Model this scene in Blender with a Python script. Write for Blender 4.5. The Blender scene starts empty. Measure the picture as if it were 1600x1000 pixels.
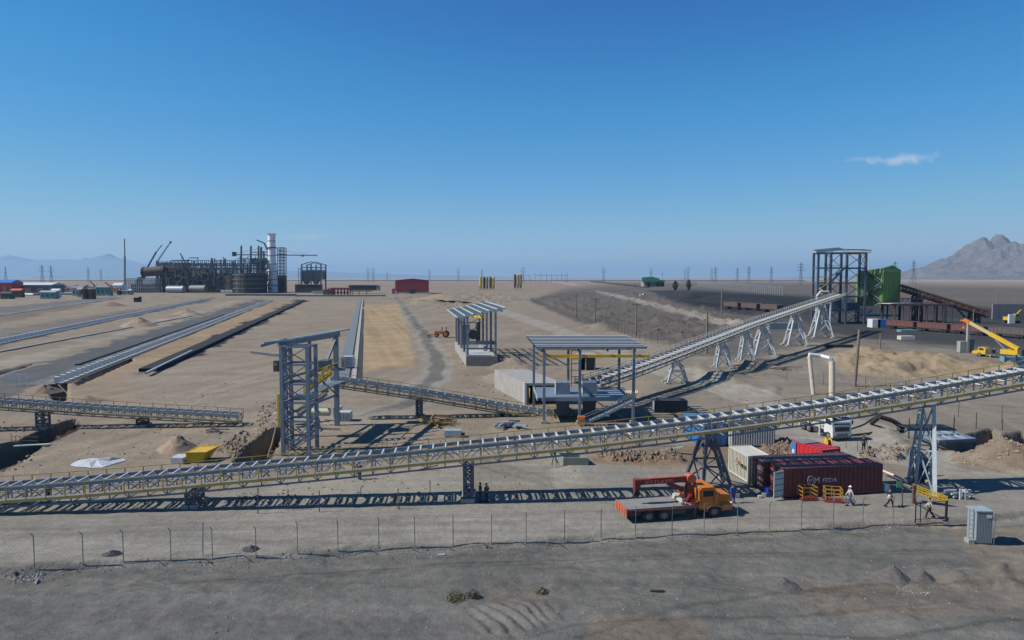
import bpy, math, random
import numpy as np
from mathutils import Vector, Matrix, Quaternion

random.seed(7)
SC = bpy.context.scene
COL = SC.collection
F, H0, PITCH = 1067.0, 20.0, math.radians(3.54)
CP, SP = math.cos(PITCH), math.sin(PITCH)

# ---------------------------------------------------------------- camera, sky, sun, exposure
cd = bpy.data.cameras.new('camera'); cam = bpy.data.objects.new('camera', cd); COL.objects.link(cam)
cd.sensor_width = 36.0; cd.lens = F / 1600 * 36.0; cd.clip_start = 0.5; cd.clip_end = 90000
cam.location = (0, 0, H0); cam.rotation_euler = (math.radians(90) - PITCH, 0, 0)
SC.camera = cam
SUN_AZ = math.atan2(-1.0, -0.12)          # towards the sun: from +Y turned to -X and a little -Y
SUN_EL = math.radians(43)
S_DIR = Vector((-math.cos(SUN_EL) * 0.9929, -math.cos(SUN_EL) * 0.119, math.sin(SUN_EL)))
w = bpy.data.worlds.new('World'); SC.world = w; w.use_nodes = True
nt = w.node_tree; nt.nodes.clear()
out = nt.nodes.new('ShaderNodeOutputWorld'); bg = nt.nodes.new('ShaderNodeBackground')
sky = nt.nodes.new('ShaderNodeTexSky'); sky.sky_type = 'NISHITA'; sky.sun_disc = False
sky.sun_elevation = SUN_EL; sky.sun_rotation = SUN_AZ
sky.altitude = 900; sky.air_density = 0.7; sky.dust_density = 0.0; sky.ozone_density = 3.0
bg.inputs['Strength'].default_value = 0.12
hs = nt.nodes.new('ShaderNodeHueSaturation'); hs.inputs['Saturation'].default_value = 1.3; nt.links.new(sky.outputs[0], hs.inputs['Color'])
def vscale(s, k):
    n = nt.nodes.new('ShaderNodeVectorMath'); n.operation = 'SCALE'; nt.links.new(s, n.inputs[0]); n.inputs['Scale'].default_value = k; return n.outputs[0]
rc = nt.nodes.new('ShaderNodeRGBCurve'); rc.mapping.use_clip = True
for ci, ps in enumerate((((.028, .02), (.05, .038), (.095, .085), (.275, .235), (.81, .5), (1, .55)), ((.159, .155), (.223, .25), (.328, .332), (.604, .48), (1, .57)), ((.45, .468), (.578, .578), (.737, .665), (1, .69)))):
    cu = rc.mapping.curves[ci]; cu.points[1].location = ps[-1]
    for q in ps[:-1]: cu.points.new(*q)
rc.mapping.update()
nt.links.new(vscale(hs.outputs[0], .15), rc.inputs['Color']); toned = vscale(rc.outputs[0], 1 / .15)
# two small fair-weather clouds low over the plain
tc = nt.nodes.new('ShaderNodeTexCoord')
sep = nt.nodes.new('ShaderNodeSeparateXYZ'); nt.links.new(tc.outputs['Generated'], sep.inputs[0])
def mth(op, a, b=None, c=None):
    n = nt.nodes.new('ShaderNodeMath'); n.operation = op
    for i, v in enumerate((a, b, c)):
        if v is None: continue
        if isinstance(v, (int, float)): n.inputs[i].default_value = v
        else: nt.links.new(v, n.inputs[i])
    return n.outputs[0]
az = mth('ARCTAN2', sep.outputs[0], sep.outputs[1]); el = mth('ARCSINE', sep.outputs[2])
nz = nt.nodes.new('ShaderNodeTexNoise'); nz.inputs['Scale'].default_value = 70; nz.inputs['Detail'].default_value = 6
nt.links.new(tc.outputs['Generated'], nz.inputs['Vector'])
def cloud(px, py, rx, ry, amp):
    d = Vector(((px - 800) / F, CP + SP * (500 - py) / F, -SP + CP * (500 - py) / F)).normalized()
    a0, e0 = math.atan2(d.x, d.y), math.asin(d.z)
    u = mth('DIVIDE', mth('SUBTRACT', az, a0), rx / F); v = mth('DIVIDE', mth('SUBTRACT', el, e0), ry / F)
    r = mth('SQRT', mth('ADD', mth('MULTIPLY', u, u), mth('MULTIPLY', v, v)))
    m = mth('SUBTRACT', mth('SUBTRACT', 1.0, r), mth('MULTIPLY', mth('SUBTRACT', 0.55, nz.outputs[0]), 3.2))
    n = nt.nodes.new('ShaderNodeClamp'); nt.links.new(mth('MULTIPLY', m, amp), n.inputs[0]); n.inputs[2].default_value = amp
    return n.outputs[0]
cm = mth('MAXIMUM', mth('MAXIMUM', cloud(1412, 249, 62, 10, 0.62), cloud(1346, 248, 40, 3.5, 0.25)), mth('MAXIMUM', cloud(486, 369, 30, 7, 0.42), cloud(450, 371, 20, 3, 0.2)))
mix = nt.nodes.new('ShaderNodeMixRGB'); mix.inputs[2].default_value = (4.2, 4.6, 5.6, 1)
nt.links.new(cm, mix.inputs[0]); nt.links.new(toned, mix.inputs[1])
nt.links.new(mix.outputs[0], bg.inputs['Color']); nt.links.new(bg.outputs[0], out.inputs[0])
sd = bpy.data.lights.new('sun', 'SUN'); sd.energy = 4.8; sd.angle = math.radians(0.53); sd.color = (1.0, 0.955, 0.89)
sun = bpy.data.objects.new('sun', sd); COL.objects.link(sun)
sun.rotation_euler = (-S_DIR).to_track_quat('-Z', 'Y').to_euler(); sun.location = (0, 0, 60)
SC.view_settings.view_transform = 'Standard'; SC.view_settings.look = 'None'
SC.view_settings.exposure = 0.32; SC.view_settings.gamma = 1.0; SC.view_settings.use_curve_mapping = False
SC.cycles.volume_bounces = 0; SC.cycles.max_bounces = 6; SC.cycles.use_denoising = True

# ---------------------------------------------------------------- helpers
def ray(px, py):
    yu = (500 - py) / F
    return Vector(((px - 800) / F, CP + SP * yu, -SP + CP * yu))
def G(px, py, z=0.0):
    """ground point (height z) seen at a place of the photograph"""
    d = ray(px, py); t = (z - H0) / d.z
    return Vector((d.x * t, d.y * t, z))
def V(px, py, Y):
    """point at distance Y seen at a place of the photograph"""
    d = ray(px, py); t = Y / d.y
    return Vector((d.x * t, Y, H0 + d.z * t))
def vec(p): return Vector(p)

MAT = {}
def mat(name, col, rough=0.6, metal=0.0, var=0.18, scale=1.5, dust=0.12, bump=0.0, emit=None, dustcol=(0.30, 0.25, 0.19)):
    if name in MAT: return MAT[name]
    m = bpy.data.materials.new(name); m.use_nodes = True; n = m.node_tree; b = n.nodes['Principled BSDF']
    b.inputs['Roughness'].default_value = rough; b.inputs['Metallic'].default_value = metal
    g = n.nodes.new('ShaderNodeNewGeometry')
    t = n.nodes.new('ShaderNodeTexNoise'); t.inputs['Scale'].default_value = scale; t.inputs['Detail'].default_value = 6; t.inputs['Roughness'].default_value = 0.65
    n.links.new(g.outputs['Position'], t.inputs['Vector'])
    mr = n.nodes.new('ShaderNodeMapRange'); mr.inputs[1].default_value = 0.3; mr.inputs[2].default_value = 0.7
    mr.inputs[3].default_value = 1 - var; mr.inputs[4].default_value = 1 + var
    n.links.new(t.outputs[0], mr.inputs[0])
    mx = n.nodes.new('ShaderNodeVectorMath'); mx.operation = 'SCALE'; mx.inputs[0].default_value = [c * .76 for c in col[:3]]
    n.links.new(mr.outputs[0], mx.inputs['Scale'])
    t2 = n.nodes.new('ShaderNodeTexNoise'); t2.inputs['Scale'].default_value = scale * 4.3; t2.inputs['Detail'].default_value = 8
    n.links.new(g.outputs['Position'], t2.inputs['Vector'])
    m2 = n.nodes.new('ShaderNodeMapRange'); m2.inputs[1].default_value = 0.45; m2.inputs[2].default_value = 0.75; m2.inputs[3].default_value = dust * 0.35; m2.inputs[4].default_value = min(1, dust * 3)
    n.links.new(t2.outputs[0], m2.inputs[0])
    dm = n.nodes.new('ShaderNodeMixRGB'); dm.inputs[2].default_value = (*dustcol, 1)
    n.links.new(m2.outputs[0], dm.inputs[0]); n.links.new(mx.outputs[0], dm.inputs[1]); n.links.new(dm.outputs[0], b.inputs['Base Color'])
    if bump:
        bp = n.nodes.new('ShaderNodeBump'); bp.inputs['Strength'].default_value = bump; bp.inputs['Distance'].default_value = 0.05
        n.links.new(t2.outputs[0], bp.inputs['Height']); n.links.new(bp.outputs[0], b.inputs['Normal'])
    MAT[name] = m
    return m
STEEL = mat('blue_grey_painted_steel', (0.17, 0.235, 0.31), 0.5, 0.0, 0.2)
STEELD = mat('dark_blue_steel', (0.055, 0.085, 0.14), 0.5, 0.0, 0.2)
STEELL = mat('pale_grey_blue_steel', (0.36, 0.44, 0.49), 0.45, 0.0, 0.18)
STEELB = mat('brownish_grey_steel', (0.24, 0.225, 0.2), 0.55, 0.0, 0.25)
GALV = mat('galvanised_white_steel', (0.56, 0.62, 0.64), 0.42, 0.0, 0.12)
IDLER = mat('idler_white', (0.62, 0.66, 0.68), 0.45, 0.0, 0.15)
YEL = mat('yellow_handrail_paint', (0.5, 0.36, 0.07), 0.5, 0, 0.2, dust=0.2)
YELB = mat('bright_yellow_paint', (0.72, 0.46, 0.015), 0.4, 0, 0.1, dust=0.04)
YELG = mat('dusty_yellow_paint', (0.33, 0.27, 0.1), 0.6, 0, 0.2, dust=0.3)
ORANGE = mat('orange_paint', (0.72, 0.2, 0.015), 0.35, 0, 0.1, dust=0.03)
RED = mat('dark_red_paint', (0.24, 0.02, 0.02), 0.4, 0, 0.15, dust=0.05)
REDB = mat('bright_red_paint', (0.6, 0.025, 0.035), 0.4, 0, 0.1, dust=0.02)
SALMON = mat('faded_red_paint', (0.6, 0.13, 0.05), 0.5, 0, 0.2, dust=0.1)
MAROON = mat('maroon_paint', (0.13, 0.025, 0.03), 0.5, 0, 0.15, dust=0.05)
HALLRED = mat('hall_red_cladding', (0.36, 0.03, 0.045), 0.5, 0, 0.1, dust=0.04)
BLACK = mat('black_rubber', (0.018, 0.018, 0.02), 0.8, 0, 0.2, dust=0.06)
DARK = mat('dark_grey_metal', (0.045, 0.047, 0.052), 0.6, 0, 0.2, dust=0.05)
GREY = mat('mid_grey_paint', (0.2, 0.21, 0.22), 0.6, 0, 0.15)
WHITE = mat('white_paint', (0.74, 0.76, 0.75), 0.4, 0, 0.06, dust=0.05)
CREAM = mat('cream_paint', (0.66, 0.64, 0.53), 0.5, 0, 0.08, dust=0.1)
BLUE = mat('blue_paint', (0.03, 0.22, 0.56), 0.4, 0, 0.12, dust=0.02)
TEAL = mat('teal_paint', (0.12, 0.36, 0.38), 0.5, 0, 0.2)
GREEN = mat('green_cladding', (0.17, 0.33, 0.06), 0.5, 0, 0.2, scale=.4, dust=0.12)
GREENT = mat('teal_green_cladding', (0.05, 0.34, 0.2), 0.5, 0, 0.1)
CONC = mat('concrete', (0.36, 0.355, 0.33), 0.85, 0, 0.15, scale=0.8, bump=0.2)
CONCD = mat('dark_concrete', (0.17, 0.17, 0.165), 0.85, 0, 0.2, scale=0.8)
RUST = mat('rusty_steel', (0.13, 0.055, 0.04), 0.75, 0, 0.3)
WOOD = mat('weathered_wood', (0.2, 0.16, 0.12), 0.85, 0, 0.25)
GLASS = mat('dark_glass', (0.02, 0.03, 0.05), 0.08, 0, 0.05, dust=0.0)
COAL = mat('black_coal', (0.012, 0.013, 0.015), 0.95, 0, 0.3, dust=0.0, bump=0.4)
SKIN = mat('skin', (0.32, 0.17, 0.11), 0.55, 0, 0.05, dust=0)
NAVY = mat('navy_cloth', (0.02, 0.03, 0.075), 0.9, 0, 0.1, dust=0.02)
JEANS = mat('faded_jeans', (0.07, 0.11, 0.2), 0.9, 0, 0.1, dust=0.05)
LCLOTH = mat('pale_cloth', (0.55, 0.53, 0.5), 0.9, 0, 0.1, dust=0.05)
DCLOTH = mat('dark_cloth', (0.02, 0.02, 0.024), 0.9, 0, 0.1, dust=0.02)
BCLOTH = mat('bright_blue_cloth', (0.03, 0.1, 0.5), 0.85, 0, 0.1, dust=0.02)
SAND = mat('heap_sand', (0.33, 0.235, 0.155), 0.95, 0, 0.2, scale=3, dust=0.1, bump=0.8)
SOIL = mat('clod_soil', (0.22, 0.155, 0.105), 0.95, 0, 0.3, scale=3, dust=0.1, bump=0.8)
DSTONE = mat('dark_stone', (0.09, 0.085, 0.08), 0.9, 0, 0.4, scale=2, dust=0.05, bump=0.5)
STONE = mat('grey_stone', (0.2, 0.19, 0.18), 0.9, 0, 0.4, scale=2, dust=0.1, bump=0.5)
LEAF = mat('dry_bush_leaf', (0.15, 0.16, 0.04), 0.8, 0, 0.35, scale=6, dust=0.1)
TREEG = mat('dark_tree_leaf', (0.04, 0.055, 0.03), 0.8, 0, 0.4, scale=1, dust=0.05)
PLASTIC = mat('white_sheet', (0.6, 0.62, 0.62), 0.4, 0, 0.1)
PIPEC = mat('pale_lagged_pipe', (0.72, 0.62, 0.48), 0.6, 0, 0.15, dust=.05)

def L(root, p):
    r = root.location if root is not None else Vector((0, 0, 0))
    return Vector(p) - r
def link(o, par):
    COL.objects.link(o)
    if par is not None: o.parent = par
    return o
def thing(name, label, cat, loc=(0, 0, 0), group=None):
    o = bpy.data.objects.new(name, None); COL.objects.link(o); o.location = loc
    o.empty_display_size = 0.3
    o['label'] = label; o['category'] = cat
    if group: o['group'] = group
    return o
def tag(o, label, cat, group=None):
    o['label'] = label; o['category'] = cat
    if group: o['group'] = group
    return o
_unit = {}
def unit(kind, m):
    k = (kind, m.name)
    if k in _unit: return _unit[k]
    me = bpy.data.meshes.new(kind + '_' + m.name)
    if kind == 'bar':
        vs = [(x, y, z) for x in (-.5, .5) for y in (-.5, .5) for z in (0, 1)]
        fs = [(0, 1, 3, 2), (4, 6, 7, 5), (0, 4, 5, 1), (2, 3, 7, 6), (0, 2, 6, 4), (1, 5, 7, 3)]
    else:
        n = 8; vs = []; fs = []
        for i in range(n):
            a = 2 * math.pi * i / n; vs += [(math.cos(a), math.sin(a), 0), (math.cos(a), math.sin(a), 1)]
        for i in range(n):
            j = (i + 1) % n; fs.append((2 * i, 2 * j, 2 * j + 1, 2 * i + 1))
        fs.append(tuple(2 * i for i in range(n))[::-1]); fs.append(tuple(2 * i + 1 for i in range(n)))
    me.from_pydata(vs, [], fs); me.materials.append(m)
    if kind == 'rod':
        for p in me.polygons: p.use_smooth = len(p.vertices) == 4
    _unit[k] = me
    return me
def _place(o, p, q, sx, sy):
    d = q - p; ln = max(d.length, 1e-4)
    z = d / ln
    upv = Vector((0, 0, 1)) if abs(z.z) < 0.99 else Vector((0, 1, 0))
    x = upv.cross(z).normalized(); y = z.cross(x)
    o.rotation_mode = 'QUATERNION'
    o.rotation_quaternion = Matrix((x, y, z)).transposed().to_quaternion()
    o.location = p; o.scale = (sx, sy, ln)
def bar(par, name, p, q, w, h, m):
    """box section member from p to q, w wide and h high"""
    o = bpy.data.objects.new(name, unit('bar', m)); link(o, par)
    _place(o, L(par, p), L(par, q), w, h)
    return o
def rod(par, name, p, q, r, m):
    o = bpy.data.objects.new(name, unit('rod', m)); link(o, par)
    _place(o, L(par, p), L(par, q), r, r)
    return o

def lbar(par, name, p, q, w, h, m):
    o = bpy.data.objects.new(name, unit('bar', m)); link(o, par); _place(o, Vector(p), Vector(q), w, h); return o
class MB:
    def __init__(s): s.v = []; s.f = []; s.sm = []
    def add(s, vs, fs, smooth=False):
        n = len(s.v); s.v += [tuple(p) for p in vs]; s.f += [tuple(i + n for i in f) for f in fs]; s.sm += [smooth] * len(fs)
        return s
    def box(s, c, d, rz=0.0, ry=0.0):
        c = Vector(c); R = Matrix.Rotation(rz, 3, 'Z') @ Matrix.Rotation(ry, 3, 'Y')
        vs = [c + R @ Vector((x * d[0] / 2, y * d[1] / 2, z * d[2] / 2)) for x in (-1, 1) for y in (-1, 1) for z in (-1, 1)]
        return s.add(vs, [(0, 1, 3, 2), (4, 6, 7, 5), (0, 4, 5, 1), (2, 3, 7, 6), (0, 2, 6, 4), (1, 5, 7, 3)])
    def beam(s, p, q, w, h):
        p, q = Vector(p), Vector(q); z = (q - p).normalized()
        up = Vector((0, 0, 1)) if abs(z.z) < 0.99 else Vector((0, 1, 0))
        x = up.cross(z).normalized() * w / 2; y = z.cross(up.cross(z).normalized()) * h / 2
        vs = [b + a * x + c * y for b in (p, q) for a, c in ((-1, -1), (1, -1), (1, 1), (-1, 1))]
        return s.add(vs, [(0, 3, 2, 1), (4, 5, 6, 7), (0, 1, 5, 4), (1, 2, 6, 5), (2, 3, 7, 6), (3, 0, 4, 7)])
    def cyl(s, p, q, r0, r1=None, n=12, cap=True, smooth=True):
        r1 = r0 if r1 is None else r1
        p, q = Vector(p), Vector(q); z = (q - p).normalized()
        up = Vector((0, 0, 1)) if abs(z.z) < 0.99 else Vector((0, 1, 0))
        x = up.cross(z).normalized(); y = z.cross(x); vs = []
        for i in range(n):
            a = 2 * math.pi * i / n; d = x * math.cos(a) + y * math.sin(a)
            vs += [p + d * r0, q + d * r1]
        fs = [(2 * i, 2 * ((i + 1) % n), 2 * ((i + 1) % n) + 1, 2 * i + 1) for i in range(n)]
        s.add(vs, fs, smooth)
        if cap:
            s.add([vs[2 * i] for i in range(n)][::-1], [tuple(range(n))]); s.add([vs[2 * i + 1] for i in range(n)], [tuple(range(n))])
        return s
    def path(s, pts, r, n=8):
        for a, b in zip(pts, pts[1:]): s.cyl(a, b, r, r, n)
        return s
    def prism(s, pts, axis, lo, hi):
        """polygon pts (2-D) extruded along axis 'x','y' or 'z'"""
        def mk(a, b, c): return (c, a, b) if axis == 'x' else ((a, c, b) if axis == 'y' else (a, b, c))
        n = len(pts); vs = [mk(a, b, lo) for a, b in pts] + [mk(a, b, hi) for a, b in pts]
        return s.add(vs, [tuple(range(n))[::-1], tuple(range(n, 2 * n))] + [(i, (i + 1) % n, n + (i + 1) % n, n + i) for i in range(n)])
    def sphere(s, c, r, nu=10, nv=6, top=1.0, sc=(1, 1, 1)):
        c = Vector(c); vs = []; fs = []
        for j in range(nv + 1):
            th = math.pi * top * j / nv
            for i in range(nu):
                a = 2 * math.pi * i / nu
                vs.append(c + Vector((r * sc[0] * math.sin(th) * math.cos(a), r * sc[1] * math.sin(th) * math.sin(a), r * sc[2] * math.cos(th))))
        for j in range(nv):
            for i in range(nu):
                fs.append((j * nu + i, (j + 1) * nu + i, (j + 1) * nu + (i + 1) % nu, j * nu + (i + 1) % nu))
        return s.add(vs, fs, True)
    def build(s, name, m, par=None, kind=None):
        off = L(par, (0, 0, 0))
        me = bpy.data.meshes.new(name)
        me.from_pydata([(a + off.x, b + off.y, c + off.z) for a, b, c in s.v], [], s.f)
        me.polygons.foreach_set('use_smooth', s.sm)
        me.materials.append(m)
        me.validate(); o = bpy.data.objects.new(name, me); link(o, par)
        if kind: o['kind'] = kind
        return o
    def sub(s, name, m, part, root):
        """a sub-part: built in world space, parented to an unscaled part of root"""
        o = s.build(name, m, root); o.parent = part
        return o
def dup(root, loc, rz=0.0, label=None, group=None):
    r = root.copy(); COL.objects.link(r); r.location = loc; r.rotation_euler = (0, 0, rz)
    if label: r['label'] = label
    if group: r['group'] = group
    for ch in list(root.children):
        c = ch.copy(); COL.objects.link(c); c.parent = r
        for g in list(ch.children):
            d = g.copy(); COL.objects.link(d); d.parent = c
    return r
def text_mb(s, size, depth=0.01, italic=0.0):
    cu = bpy.data.curves.new('t', 'FONT'); cu.body = s; cu.size = size; cu.extrude = depth; cu.shear = italic
    cu.resolution_u = 2
    o = bpy.data.objects.new('t', cu); COL.objects.link(o)
    dg = bpy.context.evaluated_depsgraph_get(); me = bpy.data.meshes.new_from_object(o.evaluated_get(dg))
    vs = [tuple(v.co) for v in me.vertices]; fs = [tuple(p.vertices) for p in me.polygons]
    bpy.data.objects.remove(o); bpy.data.curves.remove(cu); bpy.data.meshes.remove(me)
    return vs, fs
def lettering(par, name, s, size, origin, xdir, zdir, m, italic=0.0, bold=0.0):
    vs, fs = text_mb(s, size, 0.012, italic)
    o = Vector(origin); xd = Vector(xdir).normalized(); zd = Vector(zdir).normalized(); nd = xd.cross(zd)
    mb = MB(); mb.add([o + xd * a + zd * b + nd * c for a, b, c in vs], fs)
    return mb.build(name, m, par)

# ---------------------------------------------------------------- noise and ground shape
def _hash(ix, iy, seed):
    n = (ix.astype(np.int64) * 374761393 + iy.astype(np.int64) * 668265263 + seed * 1442695041) & 0xffffffff
    n = ((n ^ (n >> 13)) * 1274126177) & 0xffffffff
    return ((n ^ (n >> 16)) & 0xffff) / 65535.0
def vnoise(x, y, seed=0):
    x0 = np.floor(x); y0 = np.floor(y); fx = x - x0; fy = y - y0
    fx = fx * fx * (3 - 2 * fx); fy = fy * fy * (3 - 2 * fy)
    a = _hash(x0, y0, seed); b = _hash(x0 + 1, y0, seed); c = _hash(x0, y0 + 1, seed); d = _hash(x0 + 1, y0 + 1, seed)
    return (a * (1 - fx) + b * fx) * (1 - fy) + (c * (1 - fx) + d * fx) * fy
def fbm(x, y, seed=0, octv=4):
    s = 0; a = 0.5; t = 0
    for i in range(octv):
        s = s + a * vnoise(x, y, seed + i * 17); t += a; x = x * 2.03 + 11.3; y = y * 2.03 + 5.7; a *= 0.5
    return s / t
def to_px(x, y):
    dz = -H0; fw = y * CP - dz * SP; up = y * SP + dz * CP
    return 800 + F * x / np.maximum(fw, 1), 500 - F * up / np.maximum(fw, 1)
def sdpoly(px, py, poly):
    """signed distance in photo pixels, positive inside"""
    poly = [tuple(map(float, p)) for p in poly]; n = len(poly)
    d = np.full(px.shape, 1e9); ins = np.zeros(px.shape, bool)
    for i in range(n):
        ax, ay = poly[i]; bx, by = poly[(i + 1) % n]
        ex, ey = bx - ax, by - ay
        t = np.clip(((px - ax) * ex + (py - ay) * ey) / (ex * ex + ey * ey + 1e-9), 0, 1)
        d = np.minimum(d, np.hypot(px - ax - t * ex, py - ay - t * ey))
        if ay != by:
            c = ((ay > py) != (by > py)) & (px < (bx - ax) * (py - ay) / (by - ay) + ax)
            ins ^= c
    return np.where(ins, d, -d)
def region(px, py, poly, soft):
    xs = [p[0] for p in poly]; ys = [p[1] for p in poly]; r = np.zeros(px.shape)
    k = (px > min(xs) - soft * 2) & (px < max(xs) + soft * 2) & (py > min(ys) - soft * 2) & (py < max(ys) + soft * 2)
    if k.any(): r[k] = np.clip(sdpoly(px[k], py[k], poly) / soft + 0.5, 0, 1)
    return r * r * (3 - 2 * r)
def line_d(x, y, pts):
    d = np.full(x.shape, 1e9); sgn = np.zeros(x.shape)
    for (ax, ay), (bx, by) in zip(pts, pts[1:]):
        ex, ey = bx - ax, by - ay; t = np.clip(((x - ax) * ex + (y - ay) * ey) / (ex * ex + ey * ey), 0, 1)
        dx, dy = x - ax - t * ex, y - ay - t * ey; dd = np.hypot(dx, dy); k = dd < d
        d = np.where(k, dd, d); sgn = np.where(k, np.sign(ex * dy - ey * dx), sgn)
    return d, sgn
FENCE_PX = [(-30, 892), (54, 885), (130, 880), (193, 876), (267, 873), (332, 870), (400, 868), (465, 863), (528, 858), (592, 855), (648, 853), (708, 850), (768, 848), (822, 846), (882, 843), (939, 840), (993, 837), (1050, 834), (1100, 832), (1152, 830), (1202, 828), (1252, 825), (1302, 822), (1348, 820), (1395, 818), (1430, 816)]
FENCE = [G(a, b) for a, b in FENCE_PX]
FL = [(p.x, p.y) for p in [G(-400, 905)] + FENCE + [G(1515, 812), G(1700, 790), G(2200, 770)]]
TRENCH = [([(-40, 700), (30, 690), (70, 670), (118, 654), (112, 668), (75, 690), (28, 722), (-40, 745)], 4.2),
          ([(78, 600), (104, 600), (104, 626), (92, 630), (74, 612)], 5.0),
          ([(366, 722), (384, 700), (418, 673), (436, 668), (438, 688), (412, 722)], 4.5),
          ([(1470, 694), (1500, 684), (1552, 668), (1560, 680), (1600, 674), (1640, 674), (1640, 692), (1572, 692), (1520, 712), (1500, 712)], 1.8),
          ([(-60, 588), (-10, 582), (52, 568), (46, 571), (-10, 588)], 1.2),
          ([(118, 598), (205, 560), (208, 563), (122, 602)], 1.2),
          ([(868, 703), (882, 703), (890, 722), (872, 722)], 1.2)]
MOUND = [(168, 478, 2, 10), (300, 492, 2, 6),
         (1500, 893, .5, 1.6), (1560, 892, .85, 2.0), (1610, 890, .9, 2.0), (728, 924, .25, .8),
         (1130, 590, 1.1, 5), (1170, 572, 1.2, 6), (1090, 580, .8, 5), (1060, 512, 2.5, 8), (1035, 505, 2, 8), (130, 628, 1.0, 3.0), 
         (940, 512, 2, 9), (870, 480, 2, 12), (640, 474, 3, 12), (665, 475, 3.4, 12), (690, 474, 3, 12), (618, 472, 2, 10),
         (1385, 680, .9, 2.2), (1395, 690, .7, 2.0), (800, 575, 2.0, 5), (790, 590, 1.4, 4), (240, 466, 3, 14), (266, 464, 3, 12), (215, 466, 3, 10), (1560, 715, 1.2, 4), (1590, 725, 1.4, 4.5), (1260, 708, .6, 2)]
MOUNDW = [(G(a, b), h, r) for a, b, h, r in MOUND]
SPOIL = [(1290, 560), (1340, 548), (1450, 556), (1560, 575), (1640, 590), (1640, 612), (1500, 596), (1400, 590), (1330, 588)]
RIDGES = [([(735, 935), (860, 930), (880, 955), (800, 985), (740, 980)], 0.62, .8, .22), ([(1268, 896), (1352, 896), (1345, 928), (1262, 932)], 1.45, .6, .2),
          ([(500, 945), (560, 940), (560, 985), (500, 985)], 1.0, 1.2, .08), ([(160, 898), (360, 895), (360, 915), (120, 925)], 1.2, .45, .05),
          ([(930, 905), (1230, 880), (1240, 905), (930, 950)], 1.3, .5, .05), ([(1430, 700), (1600, 705), (1600, 745), (1480, 735)], .4, 2.2, .12)]
CLODS = [[(930, 712), (1000, 710), (1062, 712), (1066, 722), (960, 724)], [(1190, 700), (1240, 690), (1245, 722), (1200, 722)], [(1330, 716), (1400, 700), (1430, 705), (1400, 722)],
         [(400, 640), (436, 620), (436, 680), (400, 680)], [(330, 700), (390, 670), (372, 720)]]
def ground_z(x, y):
    x = np.asarray(x, float); y = np.asarray(y, float); shp = x.shape; x = x.ravel(); y = y.ravel()
    px, py = to_px(x, y)
    z = (fbm(x * .05, y * .05, 1) - .5) * .25 * np.clip((y - 40) / 200, 0.25, 6) * np.clip(2 - y / 4000, 0.2, 1)
    z += (fbm(x * .6, y * .6, 5, 3) - .5) * .10 + (fbm(x * 2.6, y * 2.6, 9, 3) - .5) * .05
    k = (px > -800) & (px < 2400) & (y > 25) & (y < 90)
    d, s = line_d(x, y, FL)
    n = fbm(x * .5, y * .5, 3) - .5
    out = np.clip(.5 - s * d / .35 + n * 1.2, 0, 1) * (y < 75)
    z -= .42 * out
    z += .16 * np.exp(-((s * d - .5) / .6) ** 2) * (y < 75) * (0.6 + n * 2.5)
    z += out * ((fbm(x * .25, y * .35, 21) - .5) * .5 + (fbm(x * 1.3, y * 1.6, 22) - .5) * .13)
    for p, h, r in MOUNDW:
        kk = (np.abs(x - p.x) < r * 2.4) & (np.abs(y - p.y) < r * 2.4)
        if kk.any():
            xx, yy = x[kk], y[kk]; rr = np.hypot(xx - p.x, yy - p.y) / r * (1 + (fbm(xx / r * 1.4, yy / r * 1.4, 31) - .5) * .7)
            z[kk] += h * np.clip(1.15 - rr, 0, 1) ** 1.15 * (1 + (fbm(xx * 2 / r * 2, yy * 4 / r, 33) - .5) * .5)
    m = region(px, py, SPOIL, 12)
    if m.any(): z += m * (1.7 * np.abs(fbm(x * .16, y * .12, 41, 4) - .42) * 4 + .4 * fbm(x * .6, y * .5, 42))
    for poly, ang, wl, amp in RIDGES:
        m = region(px, py, poly, 12)
        if m.any():
            u = (x * math.cos(ang) + y * math.sin(ang)) / wl + fbm(x * .4, y * .4, 51) * 1.5
            z += m * amp * (np.abs(((u % 1) - .5) * 2) ** .7 - .5)
    for poly in CLODS:
        m = region(px, py, poly, 6)
        if m.any(): z += m * (fbm(x * 1.1, y * 1.1, 61, 3) * (1.5 if poly[0][0] > 900 else .6) - .25)
    ROUGH = [[(830, 468), (1000, 455), (1200, 490), (1120, 545), (1010, 528), (905, 500)], [(590, 462), (760, 455), (830, 470), (690, 480)], [(1090, 560), (1240, 550), (1200, 650), (1090, 620)]]
    for poly in ROUGH:
        m = region(px, py, poly, 14)
        if m.any(): z += m * np.clip(fbm(x * .12, y * .1, 71, 4) - .5, 0, 1) * (7 if poly[0][0] != 1090 else 1.6)
    for poly, dep in TRENCH:
        jj = np.clip((110 / np.maximum(y, 1)) ** 3, 0, 1)
        m = region(px + (fbm(x * .4, y * .4, 81) - .5) * 10 * jj, py + (fbm(x * .5, y * .5, 82) - .5) * 4 * jj, poly, 2.5)
        z = z * (1 - m) - dep * m
    return z.reshape(shp)
def gz(x, y): return float(ground_z(np.array([x]), np.array([y]))[0])
def onground(px, py, dz=0.0):
    p = G(px, py); p.z = gz(p.x, p.y) + dz
    return p
def srgb(r, g, b):
    f = lambda c: ((c / 255 + .055) / 1.055) ** 2.4 if c > 10 else c / 3294
    return np.array([f(r), f(g), f(b)])
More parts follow.
